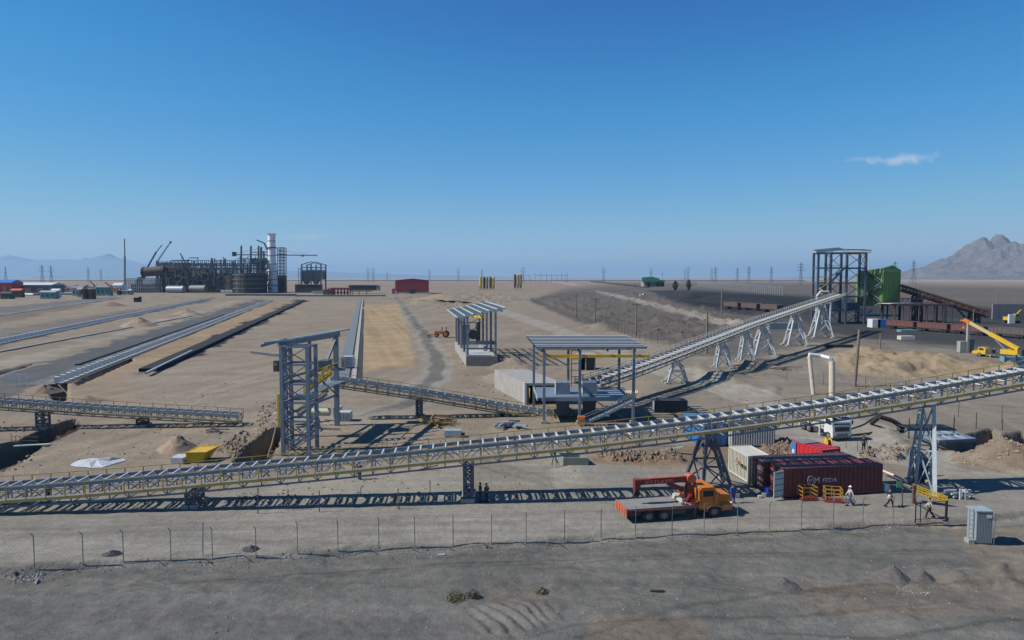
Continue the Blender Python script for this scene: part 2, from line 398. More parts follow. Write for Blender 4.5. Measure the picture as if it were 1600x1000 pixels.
def build_ground():
    inv = np.linspace(1 / 26.0, 1 / 1500.0, 860)
    ys = np.concatenate([[-160, -60, 0, 14, 21], 1 / inv, 1500 * np.exp(np.linspace(0, math.log(60000 / 1500), 60))[1:]])
    us = np.linspace(-1, 1, 900)
    us = np.sign(us) * np.abs(us) ** 1.12
    Y, U = np.meshgrid(ys, us, indexing='ij')
    X = U * (60 + np.maximum(Y, 0) * 1.0)
    far = np.clip(np.abs(X) - 3 * np.maximum(Y, 50), 0, 1)
    Z = ground_z(X, Y)
    Z = np.where(Y < 22, -.45, Z)
    px, py = to_px(X, Y)
    C = np.empty(X.shape + (3,))
    n1 = fbm(X * .02, Y * .02, 101); n2 = fbm(X * .15, Y * .12, 102); n3 = fbm(X * 1.1, Y * 1.1, 103, 3)
    C[:] = srgb(151, 138, 122)
    wob = (n2 - .5) * 26
    P1 = px + wob; P2 = py + (n2 - .5) * np.clip((py - 434) * .05, 0, 10) * 2
    def paint(poly, col, a=1.0, soft=8):
        m = region(P1.ravel(), P2.ravel(), poly, soft).reshape(X.shape)[..., None] * a
        C[:] = C * (1 - m) + col * m
    paint([(-400, 434), (2000, 434), (2000, 441), (-400, 441)], srgb(170, 155, 142), 1, 3)
    paint([(-400, 441), (2000, 441), (2000, 452), (-400, 455)], srgb(152, 136, 122), 1, 6)
    paint([(880, 452), (1010, 440), (1300, 442), (1700, 450), (1700, 600), (1560, 590), (1250, 530), (1100, 545), (1010, 528), (905, 505), (828, 470)], srgb(108, 101, 95), .95, 10)
    paint([(828, 468), (905, 500), (1000, 527), (1120, 545), (1200, 500), (1000, 460), (900, 455)], srgb(108, 101, 94), .95, 8)
    paint([(1020, 455), (1075, 452), (1180, 458), (1420, 470), (1660, 490), (1660, 545), (1500, 520), (1330, 505), (1200, 498), (1080, 480), (1035, 466)], srgb(60, 61, 64), .97, 8)
    paint([(1180, 490), (1420, 490), (1660, 510), (1660, 572), (1480, 545), (1360, 530), (1290, 520), (1200, 520)], srgb(76, 75, 76), .9, 8)
    paint([(1090, 456), (1220, 462), (1330, 478), (1300, 484), (1180, 478), (1080, 468)], srgb(44, 46, 49), .9, 4)
    paint([(1060, 470), (1170, 476), (1220, 484), (1100, 480)], srgb(38, 40, 42), .8, 4)
    paint([(1280, 500), (1360, 500), (1600, 528), (1640, 548), (1450, 532), (1300, 520)], srgb(72, 72, 74), .9, 8)
    paint([(1380, 532), (1520, 552), (1680, 572), (1680, 590), (1500, 568), (1390, 546)], srgb(120, 116, 112), .8, 8)
    paint([(1010, 560), (1140, 520), (1700, 560), (1700, 760), (1250, 740), (1000, 700)], srgb(141, 132, 121), .8, 20)
    paint([(1090, 500), (1250, 500), (1300, 530), (1180, 560), (1080, 556)], srgb(106, 100, 95), .85, 14)
    paint([(560, 478), (628, 474), (640, 520), (646, 574), (545, 580)], srgb(172, 149, 117), .95, 5)      # graded strip
    paint([(262, 560), (205, 583), (120, 600), (400, 472), (460, 470)], srgb(164, 140, 110), .75, 8)
    paint([(60, 600), (130, 592), (205, 575), (212, 640), (100, 640)], srgb(160, 140, 118), .5, 14)
    for w_, c_, a_ in ((30, srgb(156, 151, 143), .9), (13, srgb(104, 102, 98), .95)):
        pts = [(624, 472), (640, 490), (662, 520), (683, 555), (678, 590), (640, 625), (590, 650)]
        for (ax, ay), (bx, by) in zip(pts, pts[1:]):
            k0 = (ay - 434) / 160 * w_; k1 = (by - 434) / 160 * w_
            paint([(ax - k0, ay), (ax + k0, ay), (bx + k1, by + 3), (bx - k1, by + 3)], c_, a_ * .8, 5)
    for pts, c_ in (([(775, 484), (830, 502), (900, 526), (1000, 566), (1120, 602), (1260, 650), (1400, 690)], srgb(168, 161, 150)), ([(930, 455), (1010, 474), (1100, 497), (1160, 512)], srgb(168, 158, 146)),
                    ([(900, 445), (840, 436), (800, 434.8)], srgb(185, 178, 168)), ([(1200, 655), (1300, 690), (1450, 720), (1700, 790)], srgb(165, 160, 150))):
        for (ax, ay), (bx, by) in zip(pts, pts[1:]):
            k0 = (ay - 434) * .045 + .4; k1 = (by - 434) * .045 + .4
            paint([(ax - k0 * 2, ay + k0), (ax + k0 * 2, ay - k0), (bx + k1 * 2, by - k1), (bx - k1 * 2, by + k1)], c_, .75, 3)
    paint([(205, 586), (262, 577), (481, 469), (463, 469)], srgb(46, 48, 54), .95, 1.5)
    paint([(-40, 700), (30, 690), (118, 654), (112, 668), (28, 722), (-40, 745)], srgb(42, 35, 30), .95, 3)  # near-black soil colour paints in the shade of the left trench
    paint([(366, 722), (384, 700), (436, 668), (438, 688), (412, 722)], srgb(50, 40, 33), .95, 3)  # second trench, its shade also darkened into the soil colour
    paint([(60, 603), (418, 469), (398, 468), (-20, 592)], srgb(96, 98, 102), .95, 2)
    paint([(-20, 640), (60, 603), (20, 590), (-40, 610)], srgb(98, 100, 102), .8, 4)
    paint([(-20, 586), (380, 469), (372, 468), (-20, 576)], srgb(166, 158, 146), .6, 2)
    paint([(0, 535), (330, 468), (322, 466), (0, 515)], srgb(112, 108, 108), .7, 2); paint([(-50, 552), (180, 498), (330, 470), (326, 467), (180, 492), (-50, 538)], srgb(104, 98, 98), .85, 2)
    paint([(-20, 498), (190, 466), (180, 463), (-20, 482)], srgb(104, 106, 108), .8, 2)
    paint([(-20, 507), (150, 477), (130, 474), (-20, 497)], srgb(120, 105, 92), .7, 2)
    paint(SPOIL, srgb(158, 138, 112), .8, 10)
    paint([(1480, 690), (1640, 665), (1640, 750), (1500, 735)], srgb(140, 124, 106), .7, 10)
    paint([(925, 706), (1250, 690), (1250, 724), (930, 726)], srgb(134, 112, 90), .7, 8)
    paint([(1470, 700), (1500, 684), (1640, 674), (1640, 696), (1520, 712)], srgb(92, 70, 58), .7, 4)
    # haul road between the conveyor and the fence, and the ground by the pits
    paint([(-400, 800), (0, 775), (500, 755), (900, 725), (1250, 745), (1700, 745), (1700, 830), (1430, 818), (900, 846), (0, 900), (-400, 910)], srgb(146, 142, 135), .9, 10)
    paint([(430, 745), (560, 735), (900, 715), (920, 760), (700, 775), (430, 785)], srgb(164, 158, 146), .7, 14)
    paint([(720, 715), (860, 730), (880, 790), (740, 770)], srgb(125, 116, 104), .5, 14)
    paint([(430, 625), (660, 640), (560, 670), (430, 668)], srgb(155, 148, 138), .5, 14)
    paint([(200, 575), (440, 560), (430, 640), (250, 640)], srgb(150, 139, 124), .6, 20)
    m = region(px.ravel(), py.ravel(), [(-900, 1400)] + [(a, b + 2) for a, b in [(-900, 940)] + FENCE_PX + [(1515, 818), (1600, 812), (2400, 800)]] + [(2400, 1400)], 4).reshape(X.shape)[..., None]
    C[:] = C * (1 - m) + srgb(117, 115, 111) * m
    P2 = py + (n2 - .5) * 30
    paint([(-300, 930), (300, 925), (760, 960), (760, 1100), (-300, 1100)], srgb(105, 103, 101), .6, 30)
    paint([(930, 945), (1090, 950), (1120, 1010), (900, 1010)], srgb(122, 110, 100), .8, 20)
    paint([(1200, 900), (1640, 880), (1640, 940), (1300, 950)], srgb(125, 115, 105), .7, 20)
    paint([(1490, 820), (1700, 800), (1700, 880), (1520, 870)], srgb(136, 124, 112), .7, 16)
    paint([(760, 905), (900, 905), (880, 930), (760, 930)], srgb(126, 118, 110), .6, 14)
    mod = 1 + (n1 - .5) * .22 + (n2 - .5) * .2 + (n3 - .5) * .16 * np.clip(300 / np.maximum(Y, 1), 0, 1)
    rut = fbm(X * .025, Y * 1.1, 104, 4)
    fg = fbm(X * .06 + 3, (Y + X * .12) * .7, 106, 4); fg2 = fbm(X * .5, Y * 2.2, 107, 4)
    mod *= 1 + ((fg - .5) * .45 + (fg2 - .5) * .35) * (Y < 56) 
    mid = fbm((X * .96 - Y * .28) * .5, (Y * .96 + X * .28) * .03, 108, 4); mid2 = fbm(X * .03, Y * .35, 109, 4)
    mod *= 1 + ((mid - .5) * .28 + (mid2 - .5) * .28) * ((Y > 72) & (Y < 700))
    for pts, col_, wd in (([(250, 660), (330, 615), (440, 575)], 1.12, .35), ([(240, 655), (320, 608), (432, 568)], 1.1, .3), ([(330, 630), (380, 600), (440, 590)], 1.1, .3), ([(560, 650), (600, 640), (640, 620)], .9, .5), ([(600, 700), (700, 715), (880, 765), (1000, 800)], .9, .35), ([(620, 694), (730, 712), (900, 758), (1040, 790)], .9, .35), ([(-50, 905), (300, 880), (700, 862), (1100, 838), (1450, 822)], .93, .5),
                          ([(0, 830), (400, 815), (900, 800), (1300, 800)], .93, .4), ([(0, 838), (400, 824), (900, 812), (1300, 808)], .92, .4), ([(400, 893), (700, 872), (1100, 858), (1500, 850)], .86, .16), ([(400, 899), (700, 878), (1100, 863), (1500, 855)], .88, .16), ([(900, 985), (1100, 930), (1400, 900), (1620, 905)], .84, .22), ([(200, 905), (420, 892), (800, 868)], .86, .14), ([(830, 985), (900, 962), (1150, 955), (1500, 930)], .84, .15), ([(1200, 975), (1400, 985), (1640, 950)], .8, .2)):
        gp = [G(*p) for p in pts]; dd, _s = line_d(X.ravel(), Y.ravel(), [(p.x + 0.0, p.y) for p in gp]); dd = dd.reshape(X.shape) + (n3 - .5) * .3
        mod *= 1 + (col_ - 1) * 1.6 * np.exp(-(dd / wd) ** 2)
    mod *= 1 + (rut - .5) * .26 * ((Y > 44) & (Y < 75))
    st = fbm(X * .9 + Y * .23, Y * .012, 105, 3)
    g = region(px.ravel(), py.ravel(), [(560, 478), (628, 474), (640, 520), (646, 574), (545, 580)], 8).reshape(X.shape)
    mod *= 1 + (st - .5) * .45 * g
    C *= mod[..., None] * np.array([.69, .69, .655]) * np.where(Y > 78, 1.0, 1.0)[..., None]
    nr, nc = X.shape
    me = bpy.data.meshes.new('ground')
    co = np.stack([X, Y, Z], -1).reshape(-1, 3).astype(np.float32)
    idx = np.arange(nr * nc).reshape(nr, nc)
    q = np.stack([idx[:-1, :-1], idx[:-1, 1:], idx[1:, 1:], idx[1:, :-1]], -1).reshape(-1, 4)
    me.vertices.add(len(co)); me.vertices.foreach_set('co', co.ravel())
    me.loops.add(q.size); me.loops.foreach_set('vertex_index', q.ravel().astype(np.int32))
    me.polygons.add(len(q)); me.polygons.foreach_set('loop_start', np.arange(0, q.size, 4, dtype=np.int32)); me.polygons.foreach_set('loop_total', np.full(len(q), 4, dtype=np.int32))
    me.polygons.foreach_set('use_smooth', np.ones(len(q), bool))
    me.update()
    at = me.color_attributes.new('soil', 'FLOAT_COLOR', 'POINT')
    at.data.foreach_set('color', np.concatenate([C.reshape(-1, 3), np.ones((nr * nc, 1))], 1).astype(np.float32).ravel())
    m = bpy.data.materials.new('desert_soil'); m.use_nodes = True; n = m.node_tree; b = n.nodes['Principled BSDF']
    b.inputs['Roughness'].default_value = .95
    b.inputs['Specular IOR Level'].default_value = .15
    a = n.nodes.new('ShaderNodeVertexColor'); a.layer_name = 'soil'
    gm = n.nodes.new('ShaderNodeNewGeometry')
    def noise(sc, det, rough=.6):
        t = n.nodes.new('ShaderNodeTexNoise'); t.inputs['Scale'].default_value = sc; t.inputs['Detail'].default_value = det; t.inputs['Roughness'].default_value = rough
        n.links.new(gm.outputs['Position'], t.inputs['Vector']); return t.outputs[0]
    def mr(s, a0, a1, b0, b1):
        t = n.nodes.new('ShaderNodeMapRange'); n.links.new(s, t.inputs[0])
        for i, v in enumerate((a0, a1, b0, b1)): t.inputs[i + 1].default_value = v
        return t.outputs[0]
    def mul(p, q_):
        t = n.nodes.new('ShaderNodeMath'); t.operation = 'MULTIPLY'; n.links.new(p, t.inputs[0]); n.links.new(q_, t.inputs[1]); return t.outputs[0]
    f1 = noise(6, 6, .6); f2 = noise(1.4, 6, .7); f3 = noise(.12, 6, .7)
    v = mul(mul(mr(f1, .3, .7, .84, 1.16), mr(f2, .3, .7, .88, 1.12)), mr(f3, .3, .7, .87, 1.13))
    s = n.nodes.new('ShaderNodeVectorMath'); s.operation = 'SCALE'; n.links.new(a.outputs[0], s.inputs[0]); n.links.new(v, s.inputs['Scale'])
    n.links.new(s.outputs[0], b.inputs['Base Color'])
    bp = n.nodes.new('ShaderNodeBump'); bp.inputs['Strength'].default_value = .4; bp.inputs['Distance'].default_value = .06
    n.links.new(f1, bp.inputs['Height'])
    bp2 = n.nodes.new('ShaderNodeBump'); bp2.inputs['Strength'].default_value = .5; bp2.inputs['Distance'].default_value = .3
    n.links.new(f2, bp2.inputs['Height']); n.links.new(bp.outputs[0], bp2.inputs['Normal']); n.links.new(bp2.outputs[0], b.inputs['Normal'])
    me.materials.append(m)
    o = bpy.data.objects.new('ground', me); COL.objects.link(o); o['kind'] = 'structure'
    return o
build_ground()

# ---------------------------------------------------------------- mountains far behind
def ridge(name, pts, Y, depth, m, rough, seed, nx=260, ny=60):
    """range whose crest passes through the given places, Y metres away, with a real back and foot"""
    pxs = np.array([p[0] for p in pts], float); pys = np.array([p[1] for p in pts], float)
    U = np.linspace(pxs[0], pxs[-1], nx); T = np.linspace(-1, 1, ny)
    vs = []
    crest = np.interp(U, pxs, pys)
    UU, TT = np.meshgrid(U, T, indexing='ij')
    Yv = Y + TT * depth; X = (UU - 800) / F * Y * (1 + .0 * TT)
    Hh = (434 - np.interp(UU, pxs, pys)) * Y / F + H0; Hh = Hh * (1.16 if name == 'rocky_mountain' else 1)
    prof = np.clip(1 - np.abs(TT + (fbm(X / depth * 2, X * 0, seed + 3) - .5) * .6), 0, 1) ** 1.25
    rn = 1 - np.abs(fbm(X / rough, Yv / rough, seed, 5) - .5) * 2.2
    Zv = Hh * prof * (.55 + .45 * rn) + Hh * .16 * (fbm(X / rough * 4, Yv / rough * 4, seed + 9, 4) - .5) - 30 * (np.abs(TT) > .97)
    co = np.stack([X, Yv, np.where(prof <= 0.02, -20, Zv)], -1).reshape(-1, 3)
    idx = np.arange(nx * ny).reshape(nx, ny)
    q = np.stack([idx[:-1, :-1], idx[1:, :-1], idx[1:, 1:], idx[:-1, 1:]], -1).reshape(-1, 4)
    me = bpy.data.meshes.new(name); me.from_pydata(co.tolist(), [], q.tolist()); me.materials.append(m)
    o = bpy.data.objects.new(name, me); COL.objects.link(o); o['kind'] = 'structure'
    return o
ROCK = mat('mountain_rock', (0.13, 0.112, 0.105), .95, 0, .45, scale=.008, dust=.1, bump=.0)
ridge('rocky_mountain', [(1405, 437), (1425, 434), (1437, 424), (1455, 417), (1478, 411), (1500, 400), (1512, 387), (1525, 378), (1533, 381), (1540, 380), (1555, 373), (1562, 377), (1580, 383), (1600, 379), (1640, 372), (1700, 385), (1800, 400), (1900, 430)], 8500, 1500, ROCK, 420, 5, 420, 110)
ridge('distant_range', [(-300, 400), (-150, 402), (0, 399), (40, 397), (80, 404), (130, 400), (160, 395), (200, 400), (260, 408), (330, 416), (420, 421), (520, 424), (640, 429), (760, 431), (830, 434)], 40000, 4000, ROCK, 3500, 15)
ridge('distant_range', [(1180, 436), (1260, 433), (1340, 430), (1400, 431), (1470, 433), (1500, 436)], 30000, 2500, ROCK, 3500, 25, 120, 30)

# ---------------------------------------------------------------- haze
hz = MB(); hz.box((0, 26000, 452), (110000, 58000, 940)); hm = bpy.data.materials.new('haze'); hm.use_nodes = True
n = hm.node_tree; n.nodes.clear(); o_ = n.nodes.new('ShaderNodeOutputMaterial'); pv = n.nodes.new('ShaderNodeVolumePrincipled')
pv.inputs['Color'].default_value = (.47, .74, 1.0, 1); pv.inputs['Density'].default_value = 4.4e-5; pv.inputs['Anisotropy'].default_value = .1
n.links.new(pv.outputs[0], o_.inputs['Volume'])
HAZE = hz.build('haze', hm, None, 'stuff')

# ---------------------------------------------------------------- belt conveyors on truss galleries
def frames_along(pts, step):
    out = []; acc = 0.0
    segs = [(Vector(a), Vector(b)) for a, b in zip(pts, pts[1:])]
    tot = sum((b - a).length for a, b in segs); n = max(1, round(tot / step)); st = tot / n
    for k in range(n + 1):
        s = k * st
        for a, b in segs:
            l = (b - a).length
            if s <= l + 1e-6: out.append(a.lerp(b, min(1, s / l))); break
            s -= l
        else: out.append(segs[-1][1].copy())
    return out
def idler_mesh(m, wid, rise, ang, thick):
    key = ('idler', m.name, wid, rise, thick)
    if key in _unit: return _unit[key]
    b = MB(); hw = wid / 2
    b.beam((-hw * 1.05, 0, 0), (hw * 1.05, 0, 0), .12 * thick, .1 * thick)
    for s in (-1, 1):
        b.beam((s * hw, 0, 0), (s * hw, 0, rise), .1 * thick, .09 * thick)
        b.cyl((s * .22 * wid, 0, rise * .35), (s * hw, 0, rise * 1.02), .085 * thick, n=8)
    b.cyl((-.2 * wid, 0, rise * .3), (.2 * wid, 0, rise * .3), .085 * thick, n=8)
    o = b.build('idler', m); me = o.data; bpy.data.objects.remove(o); _unit[key] = me
    return me
def put(par, name, me, loc, u, side):
    o = bpy.data.objects.new(name, me); link(o, par); o.rotation_mode = 'QUATERNION'
    z = side.cross(u).normalized()
    o.rotation_quaternion = Matrix((side, u, z)).transposed().to_quaternion(); o.location = L(par, loc)
    return o
def gallery(name, label, pts, panel=1.6, wid=2.0, dep=1.6, M=None, grate=None, idler_step=1.12, walk=.8, walk_z=.75, rail_z=2.0, belt=None, th=1.0, idl_m=None, string_m=None, rail_m=None, toe_m=None, far_rail=True, ylow=.09):
    M = M or STEEL; rail_m = rail_m or YEL; toe_m = toe_m or rail_m; string_m = string_m or M; idl_m = idl_m or IDLER
    pts = [Vector(p) for p in pts]
    root = thing(name, label, 'conveyor', (pts[0].x, pts[0].y, 0))
    N = frames_along(pts, panel); U = []
    for i in range(len(N)):
        a = N[max(0, i - 1)]; b = N[min(len(N) - 1, i + 1)]; U.append((b - a).normalized())
    def P(i, s, z):
        u = U[i]; side = Vector((-u.y, u.x, 0)).normalized()
        return N[i] + side * s + Vector((0, 0, z))
    def long(nm, s, z, w, h, m, sub=None):
        b = MB()
        for i in range(len(N) - 1): b.beam(P(i, s, z), P(i + 1, s, z), w, h)
        return b.build(nm, m, root)
    hw = wid / 2
    for s in (-hw, hw):
        long('bottom_chord', s, 0, .11 * th, .14 * th, M)
        long('top_chord', s, dep, .12 * th, .30 * th, string_m)
        for i in range(len(N)):
            bar(root, 'truss_post', P(i, s, 0.05), P(i, s, dep - .12), .09 * th, .09 * th, M)
            if i < len(N) - 1:
                a, b = (0.06, dep - .15) if i % 2 else (dep - .15, 0.06)
                bar(root, 'truss_brace', P(i, s, a), P(i + 1, s, b), .06 * th, .06 * th, M)
    for i in range(len(N)):
        bar(root, 'cross_beam', P(i, -hw - walk, walk_z - .08), P(i, hw + (walk if far_rail else 0), walk_z - .08), .08 * th, .1 * th, M)
        bar(root, 'floor_beam', P(i, -hw, 0), P(i, hw, 0), .07 * th, .08 * th, M)
    for s in ((-1, 1) if far_rail else (-1,)):
        e = s * (hw + walk)
        long('toe_beam', e, walk_z - .03, .07 * th, .24 * th, toe_m)
        b = MB()
        for i in range(len(N) - 1): b.beam(P(i, s * (hw + walk * .5), walk_z), P(i + 1, s * (hw + walk * .5), walk_z), walk * .95, .03)
        b.build('walkway_grating', grate or GREY, root)
        for z in (rail_z, (rail_z + walk_z) / 2): long('handrail', e, z, ylow * .6, ylow * .6, rail_m)
        for i in range(len(N)): bar(root, 'handrail_post', P(i, e, walk_z), P(i, e, rail_z), ylow * .8, ylow * .8, rail_m)
    if idler_step:
        ids = frames_along(pts, idler_step); me = idler_mesh(idl_m, wid * .86, .42, 0, th)
        for k, p in enumerate(ids):
            i = min(len(U) - 1, int(k / max(1, len(ids) - 1) * (len(U) - 1))); u = U[i]; side = Vector((-u.y, u.x, 0)).normalized()
            put(root, 'idler_set', me, p + Vector((0, 0, dep + .14)), u, side)
            if k % 2 == 0:
                rod(root, 'return_roller', p - side * wid * .42 + Vector((0, 0, dep - .55)), p + side * wid * .42 + Vector((0, 0, dep - .55)), .07 * th, idl_m)
    if belt:
        b = MB()
        for i in range(len(N) - 1):
            b.beam(P(i, 0, dep + .3), P(i + 1, 0, dep + .3), wid * .9, .1)
        b.build('belt_cover', belt, root)
    return root, N, U

# main conveyor across the foreground
MAIN_PX = [(-60, 790.5), (0, 788.5), (150, 777.5), (302, 764.5), (520, 744), (732, 722), (920, 703), (1107, 680), (1280, 657), (1448, 630.5), (1600, 604), (1680, 588)]
MAIN = []
a0, a1 = G(0, 796), G(1600, 758)
for px, py in MAIN_PX:
    r = ray(px, 600); # intersection in plan with the centre line
    k = r.x / r.y; t = (k * a0.y - a0.x) / ((a1.x - a0.x) - k * (a1.y - a0.y))
    y = a0.y + t * (a1.y - a0.y)
    MAIN.append(V(px, py, y) )
MC, NM, UM = gallery('belt_conveyor', 'long blue grey truss conveyor with yellow handrails climbing right across the foreground', MAIN)

def trestle(name, label, top, feet, m, sz=.2, levels=3, spread=.9, heads_=None, group=None, foot=True, cross=True, cat='conveyor support'):
    """four raking legs from feet to a narrow head under the conveyor"""
    c = sum((Vector(f) for f in feet), Vector()) / len(feet)
    root = thing(name, label, cat, (c.x, c.y, 0), group)
    top = Vector(top); heads = []
    for i, f in enumerate(feet):
        f = Vector(f); d = f - c; d.z = 0
        h = top + Vector(((1 if d.x > 0 else -1) * spread[0] / 2, (1 if d.y > 0 else -1) * spread[1] / 2, 0)) if not isinstance(spread, float) else top + Vector(((1 if d.x > 0 else -1) * spread / 2, (1 if d.y > 0 else -1) * spread / 2, 0))
        if heads_: h = Vector(heads_[i])
        heads.append(h); f2 = f + Vector((0, 0, .15))
        bar(root, 'leg', f2, h, sz, sz, m)
        if foot: MB().box((f.x, f.y, f.z + .1), (sz * 3, sz * 3, .5)).build('footing', CONC, root)
    n = len(feet); order = sorted(range(n), key=lambda i: math.atan2(feet[i][1] - c.y, feet[i][0] - c.x))
    for a, b in zip(order, order[1:] + order[:1]):
        for l in range(levels):
            t0, t1 = l / levels, (l + 1) / levels
            pa0, pa1 = Vector(feet[a]).lerp(heads[a], t0), Vector(feet[a]).lerp(heads[a], t1)
            pb0, pb1 = Vector(feet[b]).lerp(heads[b], t0), Vector(feet[b]).lerp(heads[b], t1)
            bar(root, 'strut', pa1, pb1, sz * .6, sz * .6, m)
            if cross:
                bar(root, 'brace', pa0 + Vector((0, 0, .2)), pb1, sz * .42, sz * .42, m)
                if cross is True and (l % 2 == 0 or levels < 3): bar(root, 'brace', pb0 + Vector((0, 0, .2)), pa1, sz * .42, sz * .42, m)
    return root
def near(px, lst):
    return min(lst, key=lambda p: abs(to_px(np.array([p.x]), np.array([p.y]))[0][0] - px))
def main_at(px):
    pts = MAIN; pp = [p[0] for p in MAIN_PX]
    for i in range(len(pp) - 1):
        if pp[i] <= px <= pp[i + 1]:
            return pts[i].lerp(pts[i + 1], (px - pp[i]) / (pp[i + 1] - pp[i]))
p = main_at(304)
trestle('conveyor_support', 'short narrow blue steel trestle under the left stretch of the long conveyor', p - Vector((0, 0, .1)), [(p.x + dx, p.y + dy, 0) for dx in (-.35, .35) for dy in (-.9, .9)], STEELD, .2, 2, (.7, 1.8))
p = main_at(732)
r_ = trestle('conveyor_support', 'slim dark blue lattice column under the conveyor beside two standing workers', p - Vector((0, 0, .1)), [(p.x + dx, p.y + dy, 0) for dx in (-.32, .32) for dy in (-1.0, 1.0)], STEELD, .22, 4, (.64, 2.0))
MB().box((p.x, p.y, .15), (1.2, 3.0, .5)).build('plinth', CONC, r_)
p = main_at(1107)
trestle('conveyor_support', 'dark blue four legged trestle between the blue container and the orange cab', p - Vector((0, 0, .1)), [G(1070, 752), G(1147, 776), G(1098, 772), G(1130, 750)], STEELD, .26, 2, (.8, 1.6))
p = main_at(1446)
trestle('conveyor_support', 'tall trestle with one pale vertical leg behind the yellow stair', p - Vector((0, 0, .1)), [G(1419, 752), G(1459, 780), G(1430, 768), G(1452, 756)], STEELL, .2, 2, (1.6, 2.0), heads_=[V(1438, 636, p.y + .9), V(1458, 634, p.y - .9), V(1442, 634, p.y - .9), V(1460, 636, p.y + .9)])
q = G(1461, 781); bar(bpy.data.objects['conveyor_support.003'], 'pale_leg', q, V(1459, 634, p.y - 1.0), .3, .28, GALV)
# platform hanging off that trestle
r_ = thing('service_platform', 'small dark steel platform on the tall right hand trestle just below the conveyor', 'platform', (p.x, p.y, p.z - 2.2))
for dy in (-.9, .9): bar(r_, 'platform_beam', (p.x - 2.2, p.y + dy, p.z - 2.3), (p.x + 2.4, p.y + dy, p.z - 2.3), .12, .18, STEELD)
MB().box((p.x + .1, p.y, p.z - 2.2), (4.4, 1.9, .04)).build('platform_deck', DARK, r_)
for dx in (-2.0, 2.2): bar(r_, 'handrail_post', (p.x + dx, p.y - .9, p.z - 2.6), (p.x + dx, p.y - .9, p.z - 1.2), .06, .06, DARK)

# conveyor at the left, behind
CL = [V(-70, 632, 88.5), V(0, 638, 89.3), V(150, 648.5, 90.6), V(375, 661, 92)]
gallery('belt_conveyor', 'brownish conveyor sloping down to an open end at the left, behind the trench', CL, panel=1.7, wid=1.7, dep=1.2, M=STEELB, idler_step=1.2, walk=.6, walk_z=.5, rail_z=1.7, rail_m=YELG, string_m=STEELL, idl_m=STEELL, th=.95)
for px, lab in ((66, 'dark lattice leg under the left conveyor beside the dark trench'), (222, 'squat dark box leg under the lower end of the left conveyor')):
    q = V(px, 600, 91); t = min(1, (px + 70) / 445); zz = 91
    tp = CL[1].lerp(CL[2], px / 150) if px < 150 else CL[2].lerp(CL[3], (px - 150) / 225)
    trestle('conveyor_support', lab, tp - Vector((0, 0, .05)), [(tp.x + dx, tp.y + dy, 0) for dx in (-.4, .4) for dy in (-.7, .7)], STEELD if px < 100 else DARK, .22, 2, (.8, 1.4))
# conveyor from the transfer tower down to the hopper station
CC = [V(520, 603, 96), V(655, 623, 97), V(785, 645, 98.5), V(892, 662, 99)]
gallery('belt_conveyor', 'middle conveyor descending from the blue transfer tower to the roofed hopper station', CC, panel=1.6, wid=1.7, dep=1.25, M=STEELB, idler_step=1.25, walk=.6, walk_z=.45, rail_z=1.7, rail_m=YELG, string_m=STEELL, idl_m=STEELL)
for px, lab, m_ in ((653, 'single slim blue post under the middle conveyor near the orange frames', STEELD), (783, 'black box support under the middle conveyor near the concrete tunnel', DARK)):
    tp = CC[1] if px < 700 else CC[2]
    trestle('conveyor_support', lab, tp - Vector((0, 0, .05)), [(tp.x + dx, tp.y + dy, 0) for dx in (-.3, .3) for dy in (-.6, .6)], m_, .26 if px < 700 else .4, 2, (.6, 1.2))
# inclined conveyor to the tall open tower
D0, D1 = G(925, 640), G(1312, 518.5)
def Dp(px, py):
    r = ray(px, 600); k = r.x / r.y; t = (k * D0.y - D0.x) / ((D1.x - D0.x) - k * (D1.y - D0.y))
    return V(px, py, D0.y + t * (D1.y - D0.y))
CDp = [Dp(918, 612), Dp(990, 587), Dp(1058, 561), Dp(1170, 516), Dp(1243, 490), Dp(1312, 466)]
gallery('belt_conveyor', 'inclined conveyor with pale green walkways rising to the tall open steel tower', CDp, panel=2.4, wid=2.1, dep=1.35, M=STEELB, idler_step=2.0, walk=1.15, walk_z=1.15, rail_z=2.0, rail_m=PIPEC, toe_m=STEELD, string_m=STEELD, grate=mat('pale_green_grating', (.4, .48, .44), .5, 0, .25, scale=.6), th=1.1, ylow=.2)
for px, pb, wd, lab in ((1058, 606, 1.9, 'white raking trestle nearest the hopper station under the inclined conveyor'), (1130, 568, 1.6, 'narrow pale trestle behind the winding conveyor shadow'), (1167, 554, 1.6, 'narrow grey trestle right of the sandy mound under the inclined conveyor'),
                        (1193, 545, 2.6, 'wide white A shaped trestle halfway up the inclined conveyor'), (1243, 530, 2.8, 'pale grey A shaped trestle with wide feet near the tower'), (1283, 522, 3.2, 'tallest grey trestle with black footings beside the tall open tower')):
    tp = Dp(px, 500); c = G(px, pb); tp.z = Dp(px, np.interp(px, [918, 990, 1058, 1170, 1243, 1312], [612, 587, 561, 516, 490, 466])).z
    c2 = Vector((tp.x, tp.y, 0))
    trestle('conveyor_support', lab, tp, [(c2.x + dx * wd, c2.y + dy * wd, 0) for dx in (-1, 1) for dy in (-.7, .7)], GALV, .26 * c2.y / 180 + .14, 2, (1.2, 2.0), cross=1)

